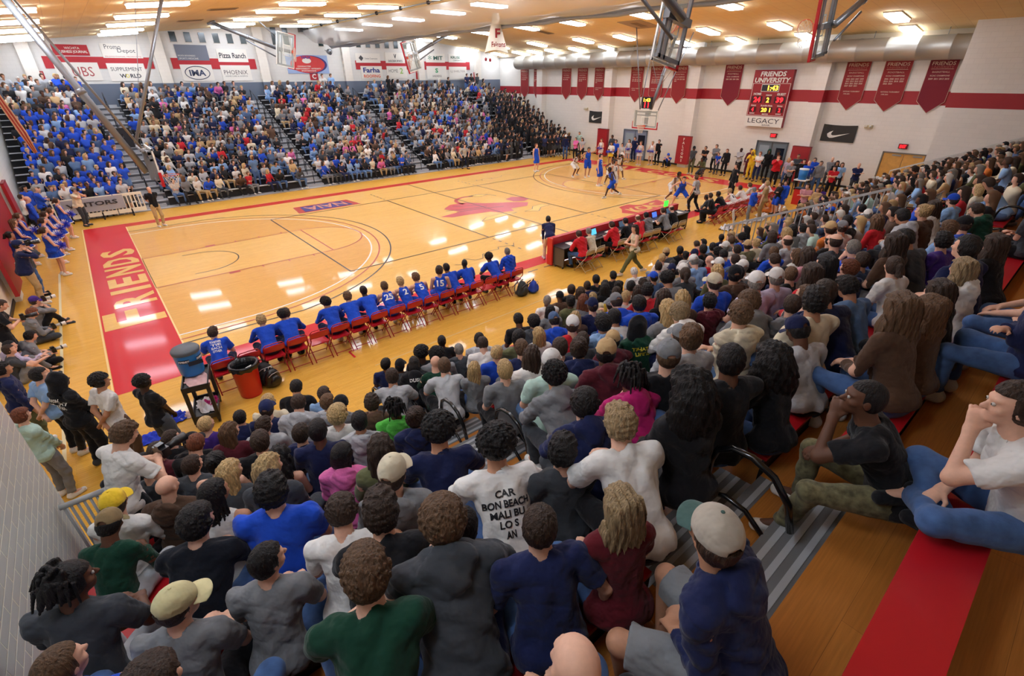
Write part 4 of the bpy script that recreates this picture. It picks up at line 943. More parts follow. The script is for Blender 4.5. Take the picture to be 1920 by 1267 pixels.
# cross-court baskets folded up on their side
def nm_(v): return Vector(v).normalized()
def ortho(w, h):
    w = nm_(w); h = nm_(h); h = (h-w*h.dot(w)).normalized(); n = h.cross(w); return frame_m(w, n, h)
def side_masts(C, sx, y, dirx):
    Cx, Cy, Cz = C; b_ = -1 if y > 0 else 1
    e = (Cx-dirx*3.6, Cy, ceil_z(Cx-dirx*3.6)-.1)
    yb = Cy+(.3 if y > 7 else -.3)
    return [('mast', (Cx-dirx*.1, yb, Cz), (e[0], yb, e[2]), .10), ('brace', (Cx-dirx*.3, yb, Cz+.7), (Cx-dirx*1.2, yb, ceil_z(Cx)-.05), .035), ('brace', (Cx-dirx*.4, yb, Cz-.4), (Cx-dirx*2.0, yb, Cz+.45), .04), ('mast_beam', (e[0], yb-.8, e[2]), (e[0], yb+.8, e[2]), .06)]
C1 = (10.81, 22.12, 7.33); basket(C1, ortho((-.21, 0, -.98), (-.98, 0, .2)), 'side hoop folded up near the far wall, left of the divider curtain', side_masts(C1, 1, 22, 1))
C2 = (18.95, 21.31, 7.11); basket(C2, ortho((-.25, 0, .97), (.97, 0, .24)), 'side hoop folded up near the far wall, right of the divider curtain', side_masts(C2, 1, 22, -1))
C3 = (10.8, -4.75, 6.95); basket(C3, ortho((.18, 0, .98), (-.98, 0, .18)), 'large side hoop folded up overhead, seen from behind', side_masts(C3, 1, -5, 1))
C4 = (18.9, -4.85, 7.2); basket(C4, ortho((.15, 0, -.98), (.98, 0, .15)), 'side hoop folded up overhead, red edge at left', side_masts(C4, 1, -5, -1))
# ---- air ducts
def duct(x, y0, y1, z, r, label):
    P = [(0, y0)]; g = MB(); prof = [(.01, 0), (r*.7, .02), (r*.95, .12), (r, .25)]; L_ = y1-y0; k = .25
    while k < L_: prof += [(r, k+1.18), (r+.015, k+1.2), (r+.015, k+1.24), (r, k+1.26)]; k += 1.3
    g.lathe(prof, (x, y1, z), M_galv, 40, (0, -1, 0)); o = g.build('air_duct', label=label, category='duct')
    k = 1
    while k < L_: t = MB(); t.tube([(x, y1-k, z+r), (x, y1-k, ceil_z(x)+.02)], .012, M_steel, 6); t.build('hanger', o); k += 3
duct(32.2, -12, 25.7, 6.92, .52, 'long round galvanised air duct above the championship banners')
duct(-2.75, 12, 24.0, 6.85, .45, 'round air duct end high on the left wall')
# ---- divider curtain hung up as a sagging hammock
M_cur = mat('curtain_mesh', srgb(206, 204, 196), .35, alpha=.62, bump=.4, bscale=1.5); M_cur2 = cm(150, 154, 158, .5, bump=.4, bscale=2)
root = empty('divider_curtain', (15, 28.4, 9), label='grey mesh divider curtain gathered up under the ceiling', category='curtain')
g = MB(); V = []; ny_, nt = 60, 8
for i in range(ny_+1):
    y = 28.4-i*(38.0/ny_); sag = .10*math.sin(i*1.02)
    for j in range(nt+1):
        t = j/nt; x = 14.25+1.75*t; z = 8.82-.82*t-.55*math.sin(math.pi*t)*.9+sag*t*.5
        if i < 3: z += (3-i)*.12*t
        V.append((x, y, z))
F = [(i*(nt+1)+j, i*(nt+1)+j+1, (i+1)*(nt+1)+j+1, (i+1)*(nt+1)+j) for i in range(ny_) for j in range(nt)]
g.add(V, F, M_cur, True); o = g.build('mesh_sheet', root); o.location = (-15, -28.4, -9)
for q in range(3):
    g = MB(); g.tube([(16.0+.05*math.sin(i*.9+q), 28.4-i*(38.0/ny_), 8.0-.11*q+.06*abs(math.sin(i*.51))+(.3 if i == 0 else 0)) for i in range(ny_+1)], .075, M_cur2, 8)
    o = g.build('gathered_hem', root); o.location = (-15, -28.4, -9)
g = MB(); g.tube([(14.3, 28.6, 8.95), (14.3, -9.5, 8.95)], .03, M_steel, 8)
for i in range(14): g.lathe([(.001, 0), (.09, 0), (.09, .08), (.001, .08)], (14.3, 27.4-i*2.7, 8.95), M_blk, 12, (0, 1, 0)); g.tube([(14.3, 27-i*2.7, 8.9), (14.3, 27-i*2.7, 9.06)], .01, M_steel, 4)
o = g.build('winch_pipe', root); o.location = (-15, -28.4, -9)
g = MB(); g.box(14.1, 14.7, 28.2, 28.7, 8.75, 9.05, M_blk); g.box(14.7, 15.1, 28.3, 28.6, 8.6, 8.9, M_steel); o = g.build('winch_motor', root); o.location = (-15, -28.4, -9)
# ---- flared white cloth banner hanging under the curtain
g = MB(); cx, cy, ct = 15.75, 7.95, 8.35; V = []
for j in range(9):
    t = j/8; r_ = .14+.40*t**1.2
    for i in range(28):
        a = 2*math.pi*i/28; rr = r_*(1+.05*math.sin(a*5)*t); V.append((cx+rr*math.cos(a), cy+rr*math.sin(a), ct-1.5*t+.05*t*math.sin(a*2)))
F = [(j*28+i, j*28+(i+1) % 28, (j+1)*28+(i+1) % 28, (j+1)*28+i) for j in range(8) for i in range(28)]
g.add(V, F, cm(240, 236, 222, .7), True); vb = g.build('cloth_banner', label='flared white cloth banner reading Falcons hanging below the curtain', category='banner')
dv = (Vector((cx, cy, 0))-Vector((CAM.x, CAM.y, 0))).normalized(); sd = Vector((dv.y, -dv.x, 0))
g = MB(); g.text('Falcons', Vector((cx, cy, ct-1.22))-dv*.50+sd*.1, sd, (Z-dv*.28), .22, cm(150, 40, 50), w=.62, bold=.02, lift=.02); g.text('F', Vector((cx, cy, ct-.8))-dv*.42+sd*.08, sd, (Z-dv*.28), .4, cm(150, 40, 50), bold=.03, lift=.02); g.build('lettering', vb)
g = MB(); g.tube([(cx, cy, ct), (cx, cy, 9.05)], .012, M_steel, 6); g.build('hanging_cord', vb)
# two red pennants near far right corner
g = MB(); g.lathe([(.01, 0), (.1, .05), (.12, .2), (.02, .3)], (30.4, 27.9, 7.1), cm(170, 40, 44), 10); g.lathe([(.01, 0), (.1, .05), (.12, .2), (.02, .3)], (30.9, 27.9, 7.05), cm(170, 40, 44), 10); g.tube([(30.65, 27.9, 7.3), (30.65, 27.9, ceil_z(30.65)-.03)], .01, M_steel, 5); g.tube([(30.4, 27.9, 7.35), (30.9, 27.9, 7.3)], .01, M_steel, 5)
g.build('alarm_light', label='pair of red alarm lamps hanging near the far right corner', category='lamp')
g = MB(); g.lathe([(.01, 0), (.16, .02), (.2, .25), (.05, .3)], (16.0, 28.6, 7.6), M_steel, 16, (.4, -1, -.2)); g.tube([(16.0, 28.7, 7.6), (16.0, 29.1, 7.7)], .03, M_steel, 6); g.build('loudspeaker', label='small grey horn speaker on the far wall above the blue banner', category='speaker')
# ---- championship banners on the right wall
M_ban = mat('banner_red', srgb(150, 40, 44), .75, bump=.25, bscale=3); M_bant = cm(222, 196, 176, .7)
blist = [(25.4, 1.1, 3), (23.8, .66, 5), (20.03, 1.08, 3), (18.2, 1.12, 6), (16.4, 1.0, 9), (12.74, 1.14, 8), (11.0, 1.1, 12), (9.1, 1.12, 5), (5.24, 1.2, 4), (-1.74, 1.16, 15), (-3.55, 1.2, 10), (-5.4, 1.14, 4)]
pos = ['nearest the far corner', 'narrow one beside the corner pillar', 'first left of the far swoosh flag', 'above the far swoosh flag', 'just left of the pillar by the swoosh flag', 'left of the main hoop mast', 'directly behind the main hoop mast', 'right of the main hoop mast', 'left of the scoreboard', 'right of the scoreboard pillar', 'above the near swoosh flag', 'closest to the near right corner']
M_banb = mat('banner_wine', srgb(128, 26, 44), .75, bump=.25, bscale=3)
for i, ((y, wd, ln), ps) in enumerate(zip(blist, pos)):
    h = wd/2; g = MB(); x = 32.96; mm = M_banb if i in (8, 11) else M_ban
    P = [(-h, 6.45), (-h, 4.6), (0, 4.07), (h, 4.6), (h, 6.45)]
    g.poly([(a, z-6) for a, z in P], (x-.01, y, 6), (0, 1, 0), (0, 0, 1), mm, .015)
    for (a, za), (b_, zb) in zip(P, P[1:]+P[:1]): g.tube([(x-.02, y+a, za), (x-.02, y+b_, zb)], .012, M_bant, 4)
    o = g.build('championship_banner', label='red pointed FRIENDS UNIVERSITY banner '+ps, category='banner', group='championship banners on the right wall')
    t = MB(); s_ = wd/1.15
    t.text('FRIENDS', (x-.03, y, 6.27), -Y, Z, .16, M_bant, w=.92*s_, bold=.01); t.text('UNIVERSITY', (x-.03, y, 6.11), -Y, Z, .09, cm(196, 120, 110, .7), w=.88*s_)
    t.quad((x-.03, y-.45*s_, 6.02), (x-.03, y+.45*s_, 6.02), (x-.03, y+.45*s_, 6.035), (x-.03, y-.45*s_, 6.035), M_bant)
    t.text('BASKETBALL' if i % 2 else 'FOOTBALL', (x-.03, y, 5.9), -Y, Z, .075, M_bant, w=.7*s_); t.text('KCAC CHAMPIONS', (x-.03, y, 5.74), -Y, Z, .065, M_bant, w=.78*s_, bold=.02)
    yr = 1976+3*i
    for k in range(ln):
        t.text(str(yr+2*k), (x-.03, y+(.33-.22*(k % 4))*s_, 5.6-.11*(k//4)), -Y, Z, .07, M_bant, bold=.03)
    if ln > 7: t.text('NATIONAL TOURNAMENT', (x-.03, y, 5.0), -Y, Z, .06, M_bant, w=.8*s_, bold=.02); t.text('1998 2001', (x-.03, y+.2*s_, 4.88), -Y, Z, .06, M_bant, bold=.02)
    t.build('lettering', o)
# ---- swoosh flags
SW = [(.02, .50), (.06, .30), (.16, .20), (.30, .22), (.98, .62), (.42, .42), (.28, .40), (.20, .46), (.20, .58), (.26, .74), (.12, .64)]
def swoosh_poly(g, o, ux, uy, m): g.poly(SW, o, ux, uy, m)
for y0, y1, lb in ((17.2, 15.55, 'far black flag with a white swoosh beside the far pillar'), (-.85, -2.6, 'near black flag with a white swoosh right of the scoreboard')):
    g = MB(); x = 32.95; n = 12; V = []
    for i in range(n+1):
        for j in range(5): V.append((x-.02-.015*math.sin(i*1.3+j), y0+(y1-y0)*i/n, 2.42+.9*j/4-.04*math.sin(math.pi*i/n)*(j/4)))
    g.add(V, [(i*5+j, (i+1)*5+j, (i+1)*5+j+1, i*5+j+1) for i in range(n) for j in range(4)], cm(44, 44, 42, .6), True)
    o = g.build('flag', label=lb, category='flag', group='swoosh flags'); W_ = y0-y1
    g = MB(); g.poly([(a, b_) for a, b_ in SW], (x-.055, y0-W_*.16, 2.46), (0, -W_*.68, 0), (0, 0, .72), M_fr); g.build('swoosh', o)
# ---- scoreboard
sx = 32.7
root = MB(); root.box(sx, 32.99, 1.42, 3.74, 2.98, 6.1, cm(150, 20, 32, .4)); o = root.build('scoreboard', label='red electronic scoreboard lettered FRIENDS UNIVERSITY over a LEGACY sign', category='scoreboard')
LW = M_fr; SB = lambda y, z: (sx-.006, y, z)
g = MB(); g.text('FRIENDS', SB(2.58, 5.88), -Y, Z, .27, LW, w=1.5, bold=.03, shear=.12); g.text('UNIVERSITY', SB(2.58, 5.55), -Y, Z, .27, LW, w=2.1, bold=.03, shear=.12)
for t_, y, z, h in (('HOME', 3.3, 4.8, .13), ('GUEST', 1.85, 4.8, .13), ('PERIOD', 2.58, 4.74, .08), ('FOULS', 3.4, 4.16, .08), ('PLAYER FOUL', 2.58, 4.16, .09), ('FOULS', 1.78, 4.16, .08), ('BONUS', 3.4, 3.72, .07), ('MATCH', 2.58, 3.69, .08), ('BONUS', 1.78, 3.72, .07)): g.text(t_, SB(y, z), -Y, Z, h, LW, bold=.03)
for a in ((3.72, 1.44, 5.38, 5.36), (3.72, 1.44, 3.62, 3.6)): g.quad(SB(a[0], a[2]), SB(a[1], a[2]), SB(a[1], a[3]), SB(a[0], a[3]), LW)
for y in (3.7, 1.46): g.quad(SB(y, 5.38), SB(y-.02, 5.38), SB(y-.02, 3.6), SB(y, 3.6), LW)
g.build('lettering', o)
g = MB(); g.box(sx-.02, sx, 2.05, 3.13, 4.93, 5.33, LW); g.box(sx-.03, sx-.02, 2.08, 3.10, 4.96, 5.30, M_blk)
for y0, y1, z0, z1 in ((2.95, 3.6, 4.3, 4.68), (2.4, 2.76, 4.3, 4.66), (1.55, 2.2, 4.3, 4.68), (3.2, 3.6, 3.8, 4.08), (2.2, 2.95, 3.78, 4.08), (1.55, 1.95, 3.8, 4.08)): g.box(sx-.02, sx, y0, y1, z0, z1, cm(60, 12, 16, .3))
g.build('display_panel', o)
AMB = mat('led_amber', srgb(255, 190, 60), emit=3); RDL = mat('led_red', srgb(255, 30, 40), emit=3)
g = MB()
for t_, y, z, h, w_, m_ in (('1:43', 2.42, 5.13, .28, .62, AMB), ('24', 3.25, 4.49, .30, .42, RDL), ('39', 1.87, 4.49, .30, .42, RDL), ('2', 2.58, 4.48, .28, .17, AMB), ('4', 3.4, 3.94, .22, .14, RDL), ('20 1', 2.58, 3.93, .24, .56, AMB), ('2', 1.75, 3.94, .22, .14, RDL)): g.text(t_, (sx-.033, y, z), -Y, Z, h, m_, w=w_, bold=.03)
g.build('digits', o)
g = MB(); g.box(sx-.03, sx, 1.42, 3.74, 2.98, 3.56, LW); g.text('LEGACY', (sx-.034, 2.58, 3.31), -Y, Z, .27, cm(60, 64, 72), w=1.95); g.text('BANK', (sx-.034, 2.35, 3.08), -Y, Z, .09, cm(60, 64, 72), w=.5); g.build('sponsor_sign', o, label='white LEGACY BANK panel')
# ---- exit signs, emergency lamps
for i, (y, z, lb) in enumerate(((1.85, 2.5, 'red EXIT sign over the blue double door'), (-4.95, 2.45, 'red EXIT sign over the wooden double door'))):
    g = MB(); g.box(32.9, 32.98, y-.2, y+.2, z-.12, z+.12, cm(120, 20, 24)); o = g.build('exit_sign', label=lb, category='exit sign')
    g = MB(); g.text('EXIT', (32.896, y, z), -Y, Z, .15, RDL, w=.28, bold=.03); g.build('lettering', o)
for y, z, lb in ((17.6, 3.45, 'beige emergency light left of the far flag'), (-3.1, 3.3, 'beige emergency light right of the near flag')):
    g = MB(); g.box(32.85, 32.98, y-.18, y+.18, z-.08, z+.08, cm(210, 196, 160)); o = g.build('emergency_light', label=lb, category='emergency light')
    for k in (-1, 1): t = MB(); t.lathe([(.001, 0), (.05, 0), (.06, .06), (.001, .07)], (32.86, y+k*.1, z+.02), M_fr, 10, (-1, 0, 0)); t.build('lamp_head', o)
# ---- sponsor banners on the far wall
FYW = 29.08
def wallsign(x0, x1, z0, z1, bg, items, label, name='sponsor_banner', yy=None):
    g = MB(); y = FYW if yy is None else yy; g.box(x0, x1, y-.02, y, z0, z1, bg); o = g.build(name, label=label+('' if 'wall' in label else ' on the far wall'), category='banner')
    g = MB()
    for it in items:
        t_, fx, fz_, h, m_ = it[:5]; w_ = it[5] if len(it) > 5 else None; k = it[6] if len(it) > 6 else 0
        g.text(t_, (x0+(x1-x0)*fx, y-.022, z0+(z1-z0)*fz_), X, Z, h, m_, w=w_, bold=k)
    if items: g.build('lettering', o)
    return o
WB = cm(228, 224, 214, .7); RDb = cm(176, 40, 48, .7); DK = cm(60, 62, 68); GN = cm(30, 120, 84)
for i, (a, b_) in enumerate(((-.55, 4.75), (5.75, 10.85), (18.28, 23.2), (24.3, 29.4))):
    g = MB(); g.box(a, b_, 29.07, 29.1, 6.43, 7.05, RDb); g.build('trim_%d' % (i+1), kind='structure')
DRD = cm(140, 40, 50)
wallsign(0.05, 1.7, 7.1, 7.65, RDb, [('WICHITA', .55, .68, .12, WB, .7), ('BUSINESS JOURNAL', .55, .32, .17, WB, 1.35, .02)], 'red WICHITA BUSINESS JOURNAL banner')
wallsign(2.3, 4.3, 7.0, 7.75, WB, [('Promo', .3, .78, .24, DK, .8), ('Depot', .62, .48, .28, DK, .9), ('PROMOTIONAL PRODUCTS', .5, .1, .06, RDb, 1.8)], 'white Promo Depot banner')
wallsign(-.15, 1.9, 5.8, 6.75, WB, [('UBS', .6, .5, .5, cm(170, 80, 80), 1.0)], 'white UBS banner')
wallsign(2.3, 4.2, 5.75, 6.72, WB, [('SUPPLEMENT', .5, .68, .2, DK, 1.6), ('W  RLD', .55, .3, .22, DK, 1.1, .03), ('O', .47, .3, .2, cm(214, 200, 60), .2, .03)], 'white SUPPLEMENT WORLD banner')
wallsign(6.15, 8.0, 6.92, 7.8, cm(110, 116, 130), [('WICHITA ORTHOPAEDICS', .3, .3, .09, WB, 1.0), ('SPORTS MEDICINE', .35, .12, .09, WB, 1.1)], 'photo banner with dark figure and pale panel')
wallsign(8.52, 10.4, 6.85, 7.62, WB, [('Pizza Ranch', .5, .5, .32, DK, 1.65, .02)], 'white Pizza Ranch banner')
wallsign(6.15, 8.0, 5.72, 6.68, WB, [('IMA', .5, .5, .36, cm(52, 64, 92), .95, .03)], 'white IMA banner with oval ring')
g = MB(); g.tube([(7.07+.72*math.cos(2*math.pi*i/36), FYW-.025, 6.2+.38*math.sin(2*math.pi*i/36)) for i in range(36)], .022, cm(52, 64, 92), 5, True); g.build('oval_ring', bpy.data.objects['sponsor_banner.006'] if 'sponsor_banner.006' in bpy.data.objects else None)
wallsign(8.52, 10.4, 5.72, 6.66, WB, [('PHOENIX', .48, .55, .26, cm(90, 84, 86), 1.5), ('HOME CARE & HOSPICE', .48, .3, .07, DK, 1.4)], 'white PHOENIX banner')
nb = wallsign(12.95, 16.05, 6.15, 7.35, cm(150, 170, 206), [], 'blue and red oval NAIA banner')
g = MB(); el = [(1.28*math.cos(2*math.pi*i/40), .56*math.sin(2*math.pi*i/40)) for i in range(40)]; g.poly(el, (14.6, FYW-.022, 6.75), (1.06, 0, 0), (0, 0, 1.05), cm(56, 50, 112)); g.poly(el, (14.5, FYW-.026, 6.75), (1, 0, 0), (0, 0, 1), cm(206, 62, 62)); g.poly(el, (14.45, FYW-.03, 6.98), (.26, 0, 0), (0, 0, .3), WB)
g.text('NAIA', (14.45, FYW-.034, 7.2), X, Z, .18, M_blue, w=.7, bold=.03); g.text('CHARACTER', (14.2, FYW-.034, 6.62), X, Z, .09, WB, w=1.0, bold=.02); g.text('RESPONSIBILITY  INTEGRITY', (14.5, FYW-.034, 6.47), X, Z, .09, WB, w=1.9, bold=.02); g.text('SPORTSMANSHIP', (14.5, FYW-.034, 6.33), X, Z, .09, WB, w=1.1, bold=.02); g.build('emblem', nb)
wallsign(18.35, 20.45, 6.9, 7.56, WB, [('Graham Construction', .62, .45, .11, DK, 1.1)], 'white banner with small diamond mark')
g = MB(); g.poly([(0, -.2), (.2, 0), (0, .2), (-.2, 0)], (18.8, FYW-.024, 7.22), X, Z, DK); g.build('diamond_mark', bpy.data.objects['sponsor_banner.009'] if 'sponsor_banner.009' in bpy.data.objects else None)
wallsign(20.92, 22.7, 6.9, 7.65, WB, [('SHOCKER SPORTS', .5, .2, .15, DK, 1.3, .02), ('V', .5, .65, .32, DK, .25, .05)], 'white banner with a dark shield')
wallsign(18.65, 20.5, 5.78, 6.67, WB, [('Farha', .5, .68, .36, cm(44, 58, 130), 1.45, .03), ('ROOFING', .5, .2, .22, cm(214, 96, 60), 1.45, .03)], 'white Farha banner')
wallsign(20.93, 22.8, 5.78, 6.68, WB, [('HOME', .32, .62, .26, cm(110, 114, 110), .85), ('2', .72, .62, .42, cm(130, 180, 80), .3, .02)], 'white HOME2 banner')
wallsign(24.75, 26.7, 6.98, 7.64, WB, [('MIT', .64, .52, .3, cm(40, 90, 80), .95, .03), ('*', .2, .55, .36, GN, .36)], 'white MIT banner')
wallsign(27.1, 28.95, 7.0, 7.66, WB, [('KRUSE', .4, .6, .2, cm(30, 90, 60), 1.0, .03), ('CORPORATION', .55, .25, .12, cm(30, 90, 60), 1.1)], 'white banner with a green italic name')
wallsign(24.75, 26.8, 5.72, 6.7, WB, [('S', .5, .66, .36, cm(50, 150, 100), .3, .04), ('SANDRIDGE', .5, .22, .16, DK, .95)], 'white banner with a green S mark')
wallsign(27.08, 29.0, 5.7, 6.67, WB, [('LJ SHELTER', .5, .6, .2, cm(150, 140, 130), 1.6)], 'white banner with thin grey lettering')
for x0, z, ch, lb in ((-1.36, 5.7, 'A', 'left'), (4.9, 5.72, 'B', ''), (14.5, 5.72, 'C', ''), (23.65, 5.7, 'D', ''), (29.8, 5.62, 'E', '')):
    wallsign(x0, x0+.62, z, z+.6, RDb, [('SECTION', .5, .85, .09, WB, .5), (ch, .5, .4, .34, WB, None, .04)], 'red SECTION %s sign on the far wall' % ch, 'section_sign')
# ---- black handrails in the aisles
M_hr = cm(16, 16, 18, .25, coat=.5)
def aisle_rail(x, k, sgn=1, lab='', far=False):
    yk, zk = (fy(k), fz(k)) if far else (ny(k), nz(k)); d = 1 if far else -1
    r = empty('handrail', (x, yk, zk-.43), label=lab, category='handrail')
    P = [(0, .0, .0), (0, 0, .75), (0, d*.03, .86), (0, d*.12, .93), (0, d*.25, .94), (0, d*.40, .88), (0, d*.52, .74), (0, d*.58, .55)]
    g = MB(); g.tube(P, .024, M_hr, 10); g.build('rail', r)
    P = [(0, .0, .45), (0, d*.15, .52), (0, d*.3, .50), (0, d*.45, .38), (0, d*.5, .30)]
    g = MB(); g.tube(P, .018, M_hr, 8); g.build('lower_rail', r)
    g = MB(); g.obox((0, 0, .01), (X, Y, Z), (.05, .08, .012), M_hr); g.build('foot_plate', r)
od = ['lowest', 'second', 'third', 'fourth', 'fifth', 'topmost']
for j, k in enumerate((0, 2, 4, 6, 8, 10)): aisle_rail(2.25, k, lab='%s curved black handrail in the near aisle' % od[j])
for j, k in enumerate((0, 2, 4, 6, 8, 10)): aisle_rail(12.35, k, lab='%s curved black handrail in the right aisle' % od[j])
for ai, (xa, nm) in enumerate(((1.55, 'first'), (9.8, 'second'), (17.3, 'third'), (27.2, 'fourth'))):
    root = empty('handrail', (xa, fy(0), 0), label='thin black rail up the %s aisle of the far seats' % nm, category='handrail')
    for k in range(0, 15, 2):
        g = MB(); y, z = fy(k)-fy(0), fz(k)-.43
        g.tube([(0, y, z), (0, y, z+.9), (0, y+1.0, z+.44+.9), (0, y+1.0, z+.44)], .022, M_hr, 6); g.build('rail_section', root)
# ---- grey guard rail down the end of the near bank
def guard(x, y0, z0, y1, z1, n, m, label, th=.03, dense=True, hgt=1.0):
    r = empty('guard_rail', (x, y0, z0), label=label, category='railing'); dy, dz = y1-y0, z1-z0
    g = MB(); g.obox((0, dy/2, hgt+dz/2), (Vector((0, dy, dz)), X, Vector((0, -dz, dy))), (math.hypot(dy, dz)/2, th, th), m); g.build('top_rail', r)
    g = MB(); g.obox((0, dy/2, .1+dz/2), (Vector((0, dy, dz)), X, Vector((0, -dz, dy))), (math.hypot(dy, dz)/2, th*.6, th*.6), m); g.build('bottom_rail', r)
    for i in range(n+1):
        t = i/n; g = MB(); g.box(-.012, .012, dy*t-.012, dy*t+.012, dz*t+.0, hgt+dz*t, m); g.build('baluster', r)
    return r
M_gr = cm(170, 172, 172, .45)
guard(15.06, -4.9, .46, -9.0, 2.27, 30, M_gr, 'pale grey sloping guard rail at the end of the near seats')
for i in range(5):
    y = -9.2-.62*i; z = nz(6.6+i)-.30
    r = empty('guard_rail', (15.1, y, z-.2), label='black barred stair rail panel, %s of five stepping upward' % ['lowest', 'second', 'middle', 'fourth', 'highest'][i], category='railing')
    g = MB(); g.tube([(0, 0, 0), (0, 0, 1.12), (.0, -.58, 1.12), (0, -.58, .25)], .02, M_hr, 6); g.tube([(-.02, .0, 1.12), (1.3, 0, 1.12)], .018, M_hr, 6); g.build('frame', r)
    for j in range(1, 5): t = MB(); t.tube([(0, -.116*j, .15), (0, -.116*j, 1.12)], .009, M_hr, 5); t.build('bar', r)
    for j in range(1, 9): t = MB(); t.tube([(.145*j, 0, .15), (.145*j, 0, 1.12)], .009, M_hr, 5); t.build('bar', r)
guard(31.0, -5.2, .46, -10.4, 2.76, 26, cm(222, 222, 216, .45), 'white guard rail rising in front of the wooden double door')
# fence by the near left wall
r = empty('guard_rail', (-1.72, -6.78, .85), label='grey barred rail beside the white brick wall', category='railing')
g = MB(); g.tube([(0, 0, 1.2), (.42, 0, 1.2)], .03, M_gr, 10); g.build('top_rail', r)
g = MB(); g.tube([(0, 0, .06), (.42, 0, .06)], .02, M_gr, 8); g.build('bottom_rail', r)
for i in range(8): t = MB(); t.tube([(.03+.052*i, 0, .06), (.03+.052*i, 0, 1.2)], .013, M_gr, 8); t.build('baluster', r)
# ---- white picket barrier with VISITORS banner
r = empty('crowd_barrier', (-2.3, 17.75, 0), label='white plastic barrier with a grey VISITORS banner', category='barrier')
M_wp = cm(236, 232, 216, .5)
for s_ in range(3):
    x0 = s_*1.15; g = MB(); g.box(x0, x0+1.12, -.03, .03, .92, 1.04, M_wp); g.box(x0, x0+1.12, -.03, .03, .14, .32, M_wp)
    for j in range(8): g.box(x0+.02+j*.15, x0+.07+j*.15, -.02, .02, .3, .95, M_wp)
    g.build('picket_panel', r); g = MB(); g.box(x0+.5, x0+.56, -.3, .3, 0, .08, M_blk); g.box(x0+.5, x0+.56, -.03, .03, 0, .3, M_blk); g.build('foot', r)
g = MB(); V = []
for i in range(21):
    for j in range(5): V.append((.35+2.3*i/20, -.06-.02*math.sin(i*1.1+j*.7), 1.0-.62*j/4))
g.add(V, [(i*5+j, i*5+j+1, (i+1)*5+j+1, (i+1)*5+j) for i in range(20) for j in range(4)], cm(164, 166, 178, .6), True); b_ = g.build('banner_cloth', r)
g = MB(); g.text('VISITORS', (1.45, -.1, .74), X, Z, .2, cm(44, 44, 50), w=1.9, bold=.03); g.build('lettering', b_)
# ---- folding chairs
def make_chair(lab, ms, mf, mb=None):
    mb = mb or ms
    r = empty('folding_chair', (0, 0, 0), label=lab, category='chair')
    g = MB(); n = 8; V = []
    for i in range(n+1):
        for j in range(n+1):
            u, v = -1+2*i/n, -1+2*j/n; V.append((.2*u*(1-.06*v), .2*v, .445-.012*(1-u*u)*(1-v*v)+(.0)))
    F = [(i*(n+1)+j, (i+1)*(n+1)+j, (i+1)*(n+1)+j+1, i*(n+1)+j+1) for i in range(n) for j in range(n)]
    g.add(V, F, ms, True); g.box(-.2, .2, -.2, .2, .415, .432, ms); g.build('seat', r)
    g = MB(); V = []
    for i in range(n+1):
        for j in range(5):
            u = -1+2*i/n; z = .63+.17*j/4-.03*u*u*(1 if j > 2 else 0); V.append((.205*u, -.24-.03*(1-u*u)-.03*j/4, z)); 
    V2 = [(x, y-.012, z) for x, y, z in V]; F = [(i*5+j, (i+1)*5+j, (i+1)*5+j+1, i*5+j+1) for i in range(n) for j in range(4)]; k = len(V)
    g.add(V+V2, F+[(a+k, d+k, c+k, b+k) for a, b, c, d in F]+[(i*5+4, (i+1)*5+4, (i+1)*5+4+k, i*5+4+k) for i in range(n)]+[(i*5, i*5+k, (i+1)*5+k, (i+1)*5) for i in range(n)], mb, True); g.build('backrest', r)
    g = MB(); g.tube([(-.215, -.245, .55), (-.215, -.265, .76), (-.17, -.285, .82), (0, -.3, .835), (.17, -.285, .82), (.215, -.265, .76), (.215, -.245, .55)], .012, mf, 8); g.build('back_frame', r)
    for sx_ in (-1, 1):
        t = MB(); t.tube([(sx_*.215, -.245, .56), (sx_*.215, .02, .25), (sx_*.215, .22, .01)], .012, mf, 8); t.build('leg', r)
        t = MB(); t.tube([(sx_*.20, .16, .43), (sx_*.20, -.04, .25), (sx_*.20, -.27, .01)], .012, mf, 8); t.build('leg', r)
    t = MB(); t.tube([(-.2, -.22, .06), (.2, -.22, .06)], .009, mf, 6); t.tube([(-.215, .18, .07), (.215, .18, .07)], .009, mf, 6); t.build('stretcher', r)
    return r
ch_red = make_chair('', M_redch, M_metalr); used_ = [False]
def put_chair(src, flag, x, y, rz, lab, group):
    o = src if not flag[0] else copy_tree(src); flag[0] = True
    o.location = (x, y, 0); o.rotation_euler = (0, 0, rz); o['label'] = lab; o['group'] = group; return o
ch_tan = make_chair('', M_padr, M_tan, M_tan); used_t = [False]
